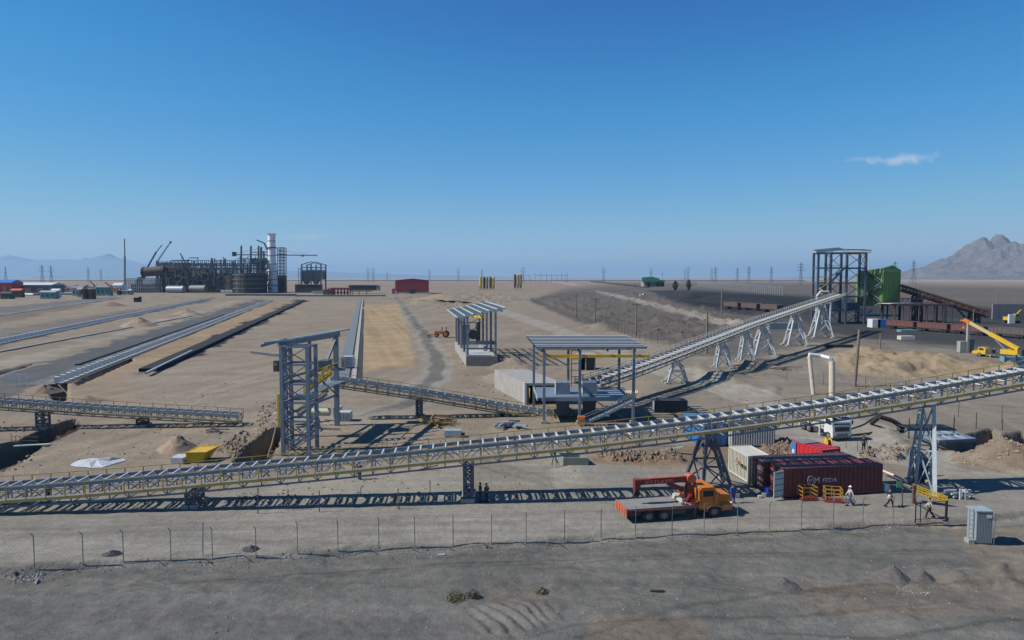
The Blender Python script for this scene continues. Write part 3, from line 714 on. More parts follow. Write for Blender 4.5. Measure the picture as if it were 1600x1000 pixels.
# ---------------------------------------------------------------- open steel towers
def frame(root, P, xs, ys, zs, m, csz, bsz, brace_x=(), brace_y=(), bm=None, brm=None, levels=None, names=('column', 'beam', 'brace')):
    """P maps (x,y,z) to world; columns on the grid xs*ys, beams at levels zs"""
    bm = bm or m; brm = brm or bm
    for x in xs:
        for y in ys: bar(root, names[0], P(x, y, 0), P(x, y, zs[-1] if np.isscalar(zs[-1]) else zs[-1]), csz, csz, m)
    for z in zs[(levels or 0):]:
        for y in ys:
            for a, b in zip(xs, xs[1:]): bar(root, names[1], P(a, y, z - bsz / 2), P(b, y, z - bsz / 2), bsz * .7, bsz, bm)
        for x in xs:
            for a, b in zip(ys, ys[1:]): bar(root, names[1], P(x, a, z - bsz / 2), P(x, b, z - bsz / 2), bsz * .7, bsz, bm)
    Z = [0] + list(zs)
    for (i, y) in brace_x:
        for l in range(len(Z) - 1):
            bar(root, names[2], P(xs[i], y, Z[l] + .1), P(xs[i + 1], y, Z[l + 1] - .1), bsz * .4, bsz * .4, brm)
            bar(root, names[2], P(xs[i + 1], y, Z[l] + .1), P(xs[i], y, Z[l + 1] - .1), bsz * .4, bsz * .4, brm)
    for (i, x) in brace_y:
        for l in range(len(Z) - 1):
            bar(root, names[2], P(x, ys[i], Z[l] + .1), P(x, ys[i + 1], Z[l + 1] - .1), bsz * .4, bsz * .4, brm)
            bar(root, names[2], P(x, ys[i + 1], Z[l] + .1), P(x, ys[i], Z[l + 1] - .1), bsz * .4, bsz * .4, brm)
def mapper(o, ax, ay):
    o, ax, ay = Vector(o), Vector(ax).normalized(), Vector(ay).normalized()
    return lambda x, y, z: o + ax * x + ay * y + Vector((0, 0, z))
def stairs(root, a, b, wid, m, n=10, rail=None, name='stair_flight', rh=1.0):
    a, b = Vector(a), Vector(b); d = b - a; h = Vector((d.x, d.y, 0)).normalized(); s = Vector((-h.y, h.x, 0)) * wid / 2
    for k in (-1, 1): bar(root, 'stringer', a + s * k, b + s * k, .08, .28, m)
    for i in range(n):
        p = a.lerp(b, (i + .5) / n); bar(root, 'tread', p - s, p + s, .26, .05, m)
    if rail:
        for k in (-1, 1):
            for z in (rh, rh * .5): rod(root, 'handrail', a + s * k + Vector((0, 0, z)), b + s * k + Vector((0, 0, z)), .04, rail)
            for i in range(4):
                p = a.lerp(b, i / 3); rod(root, 'handrail_post', p + s * k, p + s * k + Vector((0, 0, rh)), .035, rail)

# transfer tower A (left of centre)
A0 = G(440, 712); A0.z = 0
TA = thing('transfer_tower', 'tall blue steel transfer tower with X braced near bay and yellow stair', 'steel tower', A0)
Pa = mapper(A0, (1, 0, 0), (.1, 1, 0))
ZA = [1.9, 4.0, 6.1, 8.2, 10.4, 12.4]
frame(TA, Pa, [0.2, 3.1], [0, 2.4], ZA, STEEL, .38, .22, [(0, 0)], [(0, 0.2)], STEEL, STEELD)
bar(TA, 'column', Pa(-.5, 2.6, 0), Pa(-.5, 2.6, 12.5), .38, .38, STEEL); bar(TA, 'column', Pa(.6, 16, 0), Pa(.6, 16, 12.2), .6, .6, STEEL)
bar(TA, 'column', Pa(-.4, 9.5, 0), Pa(-.4, 9.5, 12.2), .36, .36, STEELD)
for z in (4.2, 8.4): bar(TA, 'beam', Pa(-.5, 2.6, z), Pa(.6, 16, z), .22, .3, STEEL)
bar(TA, 'brace', Pa(-.4, 9.5, 4.2), Pa(.6, 16, 8.4), .14, .14, STEELD); bar(TA, 'brace', Pa(.6, 16, 4.2), Pa(-.4, 9.5, 8.4), .14, .14, STEELD)
bar(TA, 'roof_girder', Pa(-.6, 1.2, 12.55), Pa(.7, 17, 12.35), .3, .7, STEEL)
for i in range(8): y = 1.2 + i * 2.2; xx = -.5 + y * .07; bar(TA, 'roof_purlin', Pa(xx - 1.5 * (1 - i * .08), y - .9, 12.75), Pa(xx + 1.3, y + .9, 12.95), .3, .18, STEELL)
bar(TA, 'roof_rafter', Pa(-2.4, .7, 12.35), Pa(0, 2.0, 13.0), .2, .3, STEEL)
bar(TA, 'crane_rail', Pa(-3.3, .2, 11.7), Pa(.2, .6, 11.2), .18, .3, CREAM)
bar(TA, 'brace', Pa(-.3, 9.8, 5), Pa(.6, 15.8, 11.6), .3, .3, STEELD)
for z in (6.0,):
    b = MB(); b.add([Pa(-.4, 5, z), Pa(1.6, 5, z), Pa(1.9, 15.8, z), Pa(-.6, 15.8, z), Pa(-.4, 5, z + .12), Pa(1.6, 5, z + .12), Pa(1.9, 15.8, z + .12), Pa(-.6, 15.8, z + .12)], [(0, 3, 2, 1), (4, 5, 6, 7), (0, 1, 5, 4), (1, 2, 6, 5), (2, 3, 7, 6), (3, 0, 4, 7)]); b.build('floor_deck', STEEL, TA)
for y in (5.0, 9.5, 15.8):
    for z in (6.0, 7.9): bar(TA, 'floor_beam', Pa(-.6, y, z - .2), Pa(1.9, y, z - .2), .22, .4, STEEL)
b = MB()
for k in range(4): b.cyl(Pa(0, 9 + k * .02, 3.2), Pa(2.2, 9, 3.2), .5, n=14)
b.build('drive_drum', CREAM, TA)
stairs(TA, Pa(.2, 6, 6.1), Pa(3.1, 7.4, 8.4), .9, YELB, 8, YELB)
stairs(TA, Pa(-.2, 5, 3.4), Pa(3.0, 6, 6.0), .8, STEELL, 8, YEL)
stairs(TA, Pa(0.0, 3.5, .3), Pa(2.8, 4, 2.4), .8, GALV, 8, STEEL)
for k, x in enumerate(np.linspace(-.4, 1.9, 5)): rod(TA, 'handrail_post', Pa(x, 15.8, 8.0), Pa(x, 15.8, 9.1), .05, YEL)
rod(TA, 'handrail', Pa(-.4, 15.8, 9.1), Pa(1.9, 15.8, 9.1), .05, YEL); rod(TA, 'handrail', Pa(1.8, 6, 8.9), Pa(1.9, 15.8, 8.9), .06, YELB)
bar(TA, 'yellow_post', Pa(-.75, 1.2, 3.0), Pa(-.75, 1.2, 6.8), .22, .22, YELB)
b = MB(); b.path([Pa(-.8, .6, 3.2), Pa(-1.1, .2, 1.4), Pa(-1.4, -.2, .1)], .1); b.build('yellow_chute_pipe', YELG, TA)
b = MB(); b.box(Pa(.6, 12, 8.7), (1.2, 2.2, 1.4)); b.build('drive_unit', STEELD, TA)
b = MB(); b.box(Pa(1.9, 17, 8.6), (1.4, 1.6, 1.4)); b.build('head_chute', GALV, TA)

# roofed building frame B
B0 = G(731, 572); bx = G(775, 572) - B0
BF = thing('building_frame', 'small roofed blue steel frame on a concrete pit left of the hopper station', 'building frame', B0)
Pb = mapper(B0, (1, 0, 0), (-.155, 1, 0))
WB = bx.x; HB = 11.8
for x, nm in ((0, 1), (WB, 1)):
    for k in range(5): bar(BF, 'column', Pb(x, .6 + k * 8.6, 2.2), Pb(x, .6 + k * 8.6, HB - .6 + (x / WB) * 1.2), .5, .5, STEEL if k % 2 == 0 else STEELD)
for k in range(10): y = -1 + k * 4.15; bar(BF, 'roof_rafter', Pb(-2.4, y, HB - .95), Pb(WB + 2.0, y, HB + 1.35), .4, .3, STEELL)
for i in range(7):
    x = -2.4 + i * (WB + 4.4) / 6; bar(BF, 'roof_purlin', Pb(x, -1.4, HB - .7 + i * .38), Pb(x, 37, HB - .7 + i * .38), .34, .18, GALV)
for x0, x1, y0, y1, nm, m_ in ((-.4, .3, 0, 36, 'pit_wall', CONC), (WB - .3, WB + .3, 0, 36, 'pit_wall', CONC), (-.4, WB + .3, -.4, 0, 'pit_wall', CONCD)):
    b = MB(); q = [Pb(x0, y0, -.6), Pb(x1, y0, -.6), Pb(x1, y1, -.6), Pb(x0, y1, -.6)]; b.add(q + [v + Vector((0, 0, 2.9)) for v in q], [(0, 3, 2, 1), (4, 5, 6, 7), (0, 1, 5, 4), (1, 2, 6, 5), (2, 3, 7, 6), (3, 0, 4, 7)]); b.build(nm, m_, BF)
b = MB(); q = [Pb(.4, 6, 1.6), Pb(WB - .4, 6, 1.6), Pb(WB - .4, 22, 1.6), Pb(.4, 22, 1.6)]; b.add(q + [v + Vector((0, 0, .3)) for v in q], [(0, 3, 2, 1), (4, 5, 6, 7), (0, 1, 5, 4), (1, 2, 6, 5), (2, 3, 7, 6), (3, 0, 4, 7)]); b.build('roof_sheeting_on_deck', PLASTIC, BF)
bar(BF, 'platform_beam', Pb(-.2, 10, 4.4), Pb(WB + 1.5, 10, 4.4), .4, .9, STEEL); bar(BF, 'platform_beam', Pb(-.2, 4, 3.6), Pb(WB, 4, 3.6), .2, .2, STEELD)
b = MB(); b.box(Pb(1.4, 20, 5.6), (1.6, 4, 5)); b.build('machine_cabinet', STEEL, BF)
b = MB(); b.cyl(Pb(2.6, 14, 6.0), Pb(2.6, 17, 6.0), 1.2); b.cyl(Pb(4.4, 20, 4.0), Pb(4.4, 20, 8.6), .6); b.build('motor', DARK, BF)
b = MB(); b.beam(Pb(3.2, 24, 10.2), Pb(5.4, 18, 10.2), .8, .8); b.build('hoist', YELB, BF)
for k in range(4): bar(BF, 'brace', Pb(WB * .4, 34, 3 + k * 2), Pb(WB * .98, 34, 3 + (k + .9) * 2), .15, .15, STEELD)
bar(BF, 'beam', Pb(0, 30, 8), Pb(WB, 30, 8), .15, .2, RUST)

# hopper station C
C0 = G(850, 661); C0.z = 0; FC = thing('hopper_station', 'open hopper station with flat purlin roof and yellow crane beam behind the long conveyor', 'building frame', C0)
Pc = mapper(C0, (1, 0, 0), (0, 1, 0))
WC = 12.3; HC = 10.2
cols = [(0, 0), (4.9, 0), (WC, 0), (-1.1, 9.6), (4.1, 9.6), (11.8, 9.6)]
for x, y in cols: bar(FC, 'column', Pc(x, y, 0), Pc(x, y, HC + (.5 if y else 0)), .36, .36, STEEL)
for x, y in cols: MB().box(Pc(x, y, .12), (.9, .9, .4)).build('footing', CONC, FC)
for i in range(8):
    y = -.9 + i * 1.65
    bar(FC, 'painted_lit_top', Pc(-1.2 - i * .14, y + .2, HC + .53 + i * .06), Pc(WC + 1.6 - i * .1, y + .2, HC + .53 + i * .06), .55, .04, WHITE)  # white tops over dark webs paint in the sunlit upper faces
    bar(FC, 'roof_purlin', Pc(-1.2 - i * .14, y, HC + .35 + i * .06), Pc(WC + 1.6 - i * .1, y, HC + .35 + i * .06), .12, .3, STEEL if i % 7 == 0 else STEELD)
for x in (-.3, 4.6, 8.6, WC): bar(FC, 'roof_rafter', Pc(x, -.9, HC), Pc(x - .8, 10.8, HC + .5), .2, .35, STEELD)
for y, z in ((.7, 9.2),): bar(FC, 'crane_beam', Pc(-.6, y, z), Pc(WC + 2.2, y, z), .3, .42, YELB)
bar(FC, 'crane_beam', Pc(-.6, 8.8, 9.4), Pc(WC + 1.6, 8.8, 9.4), .25, .35, YELG)
MB().box(Pc(4.4, .3, 8.95), (1.6, .5, .3)).build('hoist', YELB, FC)
b = MB(); b.box(Pc(5.6, 4.6, 3.45), (WC + .6, 9, .16)); b.build('deck', STEEL, FC)
bar(FC, 'edge_beam', Pc(-.4, .1, 3.3), Pc(WC + .4, .1, 3.3), .2, .5, STEEL); bar(FC, 'edge_beam', Pc(-.9, .1, 3.3), Pc(-1.1, 9.4, 3.3), .2, .45, STEELL); bar(FC, 'edge_beam', Pc(WC, .1, 3.3), Pc(WC, 9.4, 3.3), .2, .45, STEEL)
for x in (2.8, 6.6):
    b = MB(); b.box(Pc(x, 3.6, 4.35), (2.0, 1.9, 1.7)); h = b.build('feed_hopper', STEEL, FC)
    b = MB(); b.box(Pc(x - 1.02, 3.6, 4.35), (.05, 1.92, 1.72)); b.sub('painted_lit_side', GALV, h, FC)  # paler sheet on the sun side puts the lit face into the colour
    b = MB(); vs = [Pc(x + sx * 1.0, 3.6 + sy * .9, 3.3) for sx, sy in ((-1, -1), (1, -1), (1, 1), (-1, 1))] + [Pc(x + sx * .75, 3.6 + sy * .7, .4) for sx, sy in ((-1, -1), (1, -1), (1, 1), (-1, 1))]
    b.add(vs, [(0, 1, 2, 3), (7, 6, 5, 4), (0, 4, 5, 1), (1, 5, 6, 2), (2, 6, 7, 3), (3, 7, 4, 0)]); b.build('chute', STEELD, FC)
stairs(FC, Pc(WC - .2, -.9, 3.3), Pc(8.0, -1.2, 1.4), 1.0, STEELL, 12, STEEL, rh=.9); stairs(FC, Pc(8.0, -1.2, 1.4), Pc(4.6, -1.8, .1), 1.0, STEELL, 9, STEEL, rh=.9)
bar(FC, 'stair_landing', Pc(7.4, -1.3, 1.35), Pc(8.8, -1.3, 1.35), 1.2, .1, STEEL)
for a_, b_ in (((6.8, 1, .2), (11.6, 1, 3.1)), ((11.6, 1.2, .2), (6.8, 1.2, 3.1))): bar(FC, 'brace', Pc(*a_), Pc(*b_), .14, .14, STEELD)
for k in range(6): rod(FC, 'ladder_rung', Pc(4.6, 9.9, 4 + k * 1.0), Pc(5.9, 9.9, 4 + k * 1.0), .05, RUST)
for x in (4.6, 5.9): rod(FC, 'ladder_rail', Pc(x, 9.9, 3.5), Pc(x, 9.9, 10), .06, RUST)
b = MB()
for k in range(9): b.beam(Pc(10.9 + k * .22, .2, 3.6), Pc(10.9 + k * .22 + .3, .6, 4.4), .08, .08)
b.build('yellow_guard_panel', YELB, FC)
b = MB(); b.box(Pc(-1.9, 4, 4.0), (.1, 2.6, .1)); b.box(Pc(-1.9, 4, 3.5), (.1, 2.6, .1))
for k in range(5): b.box(Pc(-1.9, 2.8 + k * .6, 3.5), (.08, .08, 1.1))
b.build('yellow_side_railing', YELB, FC)
tag(MB().box(Pc(5.0, -1.3, .75), (.95, .8, .95)).build('equipment_box', ORANGE), 'orange box at the foot of the middle column of the hopper station', 'box')

# concrete tunnel and sheds
Tn = thing('concrete_tunnel', 'pale concrete tunnel block with dark open mouth left of the hopper station', 'tunnel', G(822, 632))
Pt = mapper(G(822, 632), (1, .0, 0), (-.32, .95, 0))
def boxP(P, x0, x1, y0, y1, z0, z1):
    b = MB(); q = [P(x0, y0, z0), P(x1, y0, z0), P(x1, y1, z0), P(x0, y1, z0), P(x0, y0, z1), P(x1, y0, z1), P(x1, y1, z1), P(x0, y1, z1)]
    return b.add(q, [(0, 3, 2, 1), (4, 5, 6, 7), (0, 1, 5, 4), (1, 2, 6, 5), (2, 3, 7, 6), (3, 0, 4, 7)])
boxP(Pt, 0, .4, 0, 17, 0, 3.0).build('wall', CONC, Tn); boxP(Pt, 5.6, 6.0, 0, 17, 0, 3.0).build('wall', CONC, Tn); boxP(Pt, 0, 6, 0, 17, 3.003, 3.4).build('roof_slab', CONC, Tn); boxP(Pt, .4, 5.6, 16.4, 17, 0, 3).build('end_wall', CONC, Tn)
boxP(Pt, -.35, -.003, -.3, .2, 0, 3.5).build('wall_edge', GALV, Tn)
Sd = thing('equipment_shed', 'small dark open fronted shed seen between the hopper station columns', 'shed', G(918, 579))
Ps = mapper(G(905, 579), (1, 0, 0), (0, 1, 0))
boxP(Ps, 0, 3.4, 3.5, 3.7, 0, 3.2).build('back_wall', DARK, Sd); boxP(Ps, 3.3, 3.5, 0, 3.7, 0, 3.2).build('side_wall', GREY, Sd); boxP(Ps, -.2, 0, 0, 3.7, 0, 3.2).build('side_wall', GREY, Sd); boxP(Ps, -.3, 3.7, -.2, 4, 3.202, 3.45).build('roof', CONC, Sd); boxP(Ps, 1.3, 1.5, 0, .2, 0, 3.2).build('post', GALV, Sd); boxP(Ps, 1.6, 3.3, .4, .5, 0, 3).build('door_leaf', DARK, Sd)
Dk = thing('dark_container', 'black box container standing right of the hopper station by the ditch', 'container', G(1048, 645))
Pd = mapper(G(1023, 645), (1, .02, 0), (0, 1, 0))
boxP(Pd, 0, 4.9, 0, 2.2, .1, 1.8).build('body', DARK, Dk); boxP(Pd, -.03, -.003, .3, 1.9, .3, 1.6).build('end_panel', STEELL, Dk)
for k in range(7): boxP(Pd, .2 + k * .7, .28 + k * .7, -.06, -.003, .15, 1.75).build('rib', DARK, Dk)

# tall open tower E, green building, brown conveyor, wagons
E0 = G(1276, 506); E0.z = 0; TE = thing('transfer_tower', 'tallest open dark blue steel tower with flat roof beside the green building', 'steel tower', E0)
Pe = mapper(E0, (1, .02, 0), (.25, 1, 0))
frame(TE, Pe, [0, 5.5, 12.5, 20.8], [0, 11], [6, 12, 18, 24.5, 31], STEELD, .85, .5, [(2, 0), (1, 11)], [(0, 20.8)], STEELD, STEELD)
for i in range(9): y = -1.4 + i * 1.8; bar(TE, 'roof_purlin', Pe(-1.4, y, 31 + y * .1), Pe(11.6, y, 32.2 + y * .1), .4, .3, STEELL)
for i in range(8): y = -1.4 + i * 2.0; bar(TE, 'roof_purlin', Pe(11.9, y, 32 + y * .06), Pe(22.8, y, 31.9 + y * .06), .4, .3, STEEL)
for x in (-1.2, 5.5, 12.5, 22): bar(TE, 'roof_rafter', Pe(x, -1.5, 31.0), Pe(x, 13, 32.4), .5, .6, STEELL)
boxP(Pe, 0, 12.5, 0, 11, 17.6, 17.9).build('floor_deck', STEELD, TE); boxP(Pe, 12.5, 20.8, 0, 11, 23.9, 24.2).build('floor_deck', STEELD, TE); boxP(Pe, 5.5, 20.8, 0, 11, 5.6, 5.9).build('floor_deck', STEELD, TE); boxP(Pe, 12.5, 20.8, 0, 11, 11.6, 11.9).build('floor_deck', STEELD, TE)
for z, x0, x1 in ((18, -.4, 5.5), (19.6, -.4, 5.5), (12, -.4, 6), (24.3, 5.6, 12), (30.2, 13, 20)): bar(TE, 'yellow_railing', Pe(x0, -.3, z + .8), Pe(x1, -.3, z + .8), .2, .25, YELB)
for k in range(5): bar(TE, 'yellow_stair', Pe(.5 + (k % 2) * 4, -.5, 2 + k * 3.2), Pe(4.5 - (k % 2) * 4, -.5, 5.2 + k * 3.2), .5, .35, YELG)
b = MB(); b.cyl(Pe(3, 4, 13), Pe(3, 4, 17), 2.0, 1.2); b.build('yellow_bunker', YELG, TE)
bar(TE, 'chute', Pe(6, 3, 18), Pe(11.5, 3, 24), 1.2, 1.2, STEEL); boxP(Pe, 14, 19, 2, 7, 6, 9).build('machinery', STEELD, TE); boxP(Pe, 7, 11, 2, 8, 6, 10).build('machinery', STEELD, TE)
b = MB(); b.path([Pe(-1, -4, 0), Pe(-1, -4, 12), Pe(.5, -4, 14), Pe(4, -4, 14), Pe(5, -4, 12), Pe(5, -4, 0)], .5); b.build('pipe_loop', GALV, TE)
b = MB(); b.path([Pe(1.5, -4, 0), Pe(1.5, -4, 9), Pe(5, -4, 9)], .4); b.build('pipe_loop', GALV, TE)

GB = thing('green_building', 'green clad tall transfer building between the open tower and the brown conveyor', 'building', G(1380, 508))
Y_ = 300; g0 = V(1350, 505, Y_); g1 = V(1378, 505, Y_ - 4); g2 = V(1405, 505, Y_ + 5)
def wallq(pts, m, name, par, th=.3):
    b = MB(); n_ = len(pts); c = [Vector(p) for p in pts]; nr = (c[1] - c[0]).cross(c[2] - c[0]).normalized() * th
    b.add(c + [p - nr for p in c], [tuple(range(n_)), tuple(range(2 * n_ - 1, n_ - 1, -1))] + [(i, i + n_, (i + 1) % n_ + n_, (i + 1) % n_) for i in range(n_)]); return b.build(name, m, par)
zl, zh, zr = V(1350, 425, Y_).z, V(1378, 421, Y_).z, V(1405, 424, Y_ + 5).z; zb = V(1350, 478, Y_).z; zb2 = V(1378, 474, Y_).z
p_ = lambda v, z: Vector((v.x, v.y, z))
gk0 = g0 + Vector((4, 16, 0)); gk1 = g2 + Vector((2, 14, 0))
wallq([p_(g0, zb), p_(g1, zb), p_(g1, zh), p_(g0, zl)], GREEN, 'lit_wall', GB); wallq([p_(g1, zb2), p_(g2, zb2), p_(g2, zr), p_(g1.lerp(g2, .5), zr + 2), p_(g1, zh)], GREEN, 'shaded_wall', GB)
wallq([p_(g2, zb2), p_(gk1, zb2), p_(gk1, zr), p_(g2, zr)], GREEN, 'end_wall', GB); wallq([p_(gk1, zb2), p_(gk0, zb2), p_(gk0, zl), p_(gk1, zr)], GREEN, 'back_wall', GB); wallq([p_(gk0, zb), p_(g0, zb), p_(g0, zl), p_(gk0, zl)], GREEN, 'side_wall', GB)
b = MB(); rc = [p_(g0, zl + .1), p_(g1, zh + .1), p_(g1.lerp(g2, .5), zr + 2.2), p_(g2, zr + .1), p_(gk1, zr + .1), p_(gk0, zl + .1)]; b.add(rc + [p + Vector((0, 0, .5)) for p in rc], [(5, 4, 3, 2, 1, 0), (6, 7, 8, 9, 10, 11)] + [(i, (i + 1) % 6, (i + 1) % 6 + 6, i + 6) for i in range(6)]); b.build('roof', GREEN, GB)
for k in range(8):
    t = (k + .5) / 8; q = g1.lerp(g2, t); bar(GB, 'cladding_rib', p_(q, zb2) + Vector((0, -.2, 0)), p_(q, zr - .3) + Vector((0, -.2, 0)), .15, .15, GREEN)
for k in range(6):
    t = (k + .5) / 6; q = g0.lerp(g1, t); bar(GB, 'cladding_rib', p_(q, zb) + Vector((0, -.2, 0)), p_(q, zl - .3) + Vector((0, -.2, 0)), .15, .15, GREEN)
for v in (g0, g1, g2, gk0, gk1): bar(GB, 'leg', p_(v, 0), p_(v, zb2), .8, .8, DARK)
for z, m_ in ((zb2 - 1, RUST), (3.0, STEELD)): boxP(lambda x, y, zz: g0 + Vector((x, y, zz)), 0, 15, 0, 14, z, z + .5).build('floor_deck', m_, GB)
for k in range(4):
    a_ = g0.lerp(g1, .1 + .75 * (k % 2)) + Vector((0, -1.4, 0)); b_ = g0.lerp(g1, .1 + .75 * ((k + 1) % 2)) + Vector((0, -1.4, 0)); z0 = zb + k * 4.2 - 3
    bar(GB, 'stair_flight', p_(a_, z0), p_(b_, z0 + 4.2), 1.2, .5, DARK); bar(GB, 'stair_rail', p_(a_, z0 + 1.2), p_(b_, z0 + 5.4), .2, .2, STEELL)
bar(GB, 'canopy', p_(g1, zb2 + .2) + Vector((-.5, -3, 0)), p_(g2, zb2 + .2) + Vector((5, -3, 0)), 6, .3, GALV)
boxP(lambda x, y, zz: g1 + Vector((x, y, zz)), 1.5, 6.5, .5, 6, 9.0, zb2 - .3).build('machinery', RUST, GB)
tag(boxP(lambda x, y, zz: G(1363, 512) + Vector((x, y, zz)), 0, 3.2, 0, 4, 0, 3.4).build('white_cabin', WHITE), 'small white cabin at the foot of the green building', 'cabin')
tag(boxP(lambda x, y, zz: G(1371.5, 512) + Vector((x, y, zz)), 0, 4.6, 0, 4, 0, 3.3).build('blue_cabin', BLUE), 'small blue cabin joined to the white cabin below the green building', 'cabin')
r0, r1 = V(1408, 455, 305), V(1542, 496, 300)
gallery('belt_conveyor', 'dark brown conveyor descending right from the green building over the wagons', [r0, V(1470, 474, 303), r1], panel=3.2, wid=2.6, dep=2.6, M=RUST, idler_step=0, walk=.8, walk_z=.8, rail_z=2.4, rail_m=RUST, string_m=RUST, belt=RUST, th=2.4, ylow=.3)
for px, lab in ((1433, 'dark brown box tower carrying the brown conveyor next to the green building'), (1522, 'short dark support under the low end of the brown conveyor')):
    tp = V(px, 455 + (px - 1408) * .3, 302)
    trestle('conveyor_support', lab, tp, [(tp.x + dx, tp.y + dy, 0) for dx in (-1.6, 1.6) for dy in (-1.6, 1.6)], DARK, .7, 3, (2.6, 2.6), foot=False)
# red brown loading frame
LF = thing('steel_gantry', 'red brown steel loading frame over the track right of the green building', 'steel frame', G(1440, 510))
Pl = mapper(G(1395, 509), (1, 0, 0), (0, 1, 0))
for x in list(np.linspace(4, 21, 6)) + [22, 24.5]:
    for y in (0, 6): bar(LF, 'column', Pl(x, y, 0), Pl(x, y, 8.5), .45, .45, RUST)
for y in (0, 6): bar(LF, 'girder', Pl(2, y, 8.6), Pl(26, y, 8.6), .4, .6, MAROON); bar(LF, 'girder', Pl(2, y, 11.2), Pl(22, y, 11.2), .25, .3, MAROON)
for k in range(9): bar(LF, 'rail_brace', Pl(2 + k * 2.2, 0, 8.8), Pl(4.2 + k * 2.2, 0, 11.2), .18, .18, MAROON)
boxP(Pl, 2, 26, 0, 6, 8.9, 9.0).build('deck', DARK, LF); bar(LF, 'ramp', Pl(26, 1, 8.5), Pl(33, 1, 1.0), .8, .5, RUST)

# wagons ------------------------------------------------------------------
def wagon(m, label, group, length=12.0, load=True):
    t = thing('rail_wagon', label, 'rail wagon', (0, 0, 0), group)
    b = MB(); hl = length / 2
    for y in (-1.45, 1.45): b.box((0, y, 2.3), (length - .3, .1, 1.9))
    for x in (-hl + .15, hl - .15): b.box((x, 0, 2.3), (.1, 2.9, 1.9))
    b.box((0, 0, 1.3), (length, 2.7, .2)); body = b.build('body', m, t)
    n_ = 9
    for k in range(n_):
        for y in (-1.54, 1.54): bar(t, 'side_post', (-hl + .5 + k * (length - 1) / (n_ - 1), y, 1.3), (-hl + .5 + k * (length - 1) / (n_ - 1), y, 3.25), .2, .09, m)
    for y in (-1.5, 1.5): bar(t, 'top_rail', (-hl, y, 3.3), (hl, y, 3.3), .16, .14, m)
    for s in (-1, 1):
        bg_ = MB().box((s * (hl - 2), 0, .62), (2.4, 2.2, .35)).build('bogie', BLACK, t)
        for dx in (-.85, .85): MB().cyl((s * (hl - 2) + dx, -.85, .46), (s * (hl - 2) + dx, .85, .46), .46).sub('wheel', BLACK, bg_, t)
    if load: MB().box((0, 0, 2.95), (length - .5, 2.6, .5)).build('load', COAL, t)
    for s in (-1, 1): MB().box((s * (hl + .3), 0, 1.1), (.7, .3, .3)).build('coupler', BLACK, t)
    return t
WM = mat('wagon_maroon', (.13, .03, .035), .6, 0, .2); WD = mat('wagon_dark_grey', (.085, .07, .072), .7, 0, .3); WP = mat('wagon_faded', (.1, .06, .06), .7, 0, .4)
w1 = wagon(WM, 'maroon open rail wagon', 'x'); w2 = wagon(WD, 'dark grey open rail wagon', 'x'); w3 = wagon(WP, 'faded open wagon', 'x')
first = {}
def place(proto, loc, rz, label, group):
    loc = Vector(loc)
    if proto.name not in first:
        first[proto.name] = 1; proto.location = loc; proto.rotation_euler = (0, 0, rz); proto['label'] = label; proto['group'] = group; return proto
    return dup(proto, loc, rz, label, group)
ta, tb = G(1395, 513.5), G(1620, 531); td = (tb - ta).normalized(); rz = math.atan2(td.y, td.x)
LAB = ['maroon open wagon half hidden under the loading frame', 'maroon open wagon just right of the loading frame', 'maroon wagon with a white square mark left of the yellow crane hook', 'dark wagon behind the yellow crane boom', 'dark wagon right of the crane boom at the photo edge', 'dark wagon cut by the right edge']
for i, la in enumerate(LAB[:5]):
    place(w1 if i < 3 else w2, ta + td * (i * 13.2 + 4), rz, la, 'wagons below the brown conveyor')
for i, la in enumerate(['faded wagon at the left end of the row beside the coal stockpile', 'faded middle wagon of the row beside the coal stockpile', 'faded wagon at the right end of the row behind the inclined conveyor']):
    a_, b_ = G(1132, 482), G(1222, 489); q = a_.lerp(b_, (i + .5) / 3); d_ = b_ - a_; o = place(w3, q, math.atan2(d_.y, d_.x), la, 'wagons beside the coal stockpile'); s_ = (b_ - a_).length / 3 / 14.5; o.scale = (s_, s_, s_)
a_, b_ = G(1008, 449.5), G(922, 440.5); nW = 18
for i in range(nW):
    q = a_.lerp(b_, i / nW) ; d_ = b_ - a_; o = place(w2, q, math.atan2(d_.y, d_.x), (['head wagon nearest the green warehouse in the distant coal train', 'last wagon at the far left end of the distant coal train'][0 if i == 0 else 1] if i in (0, nW - 1) else 'dark open coal wagon in the middle of the distant coal train'), 'wagons of the distant coal train'); s_ = d_.length / nW / 13.0; o.scale = (s_, 1.6, 1.8)

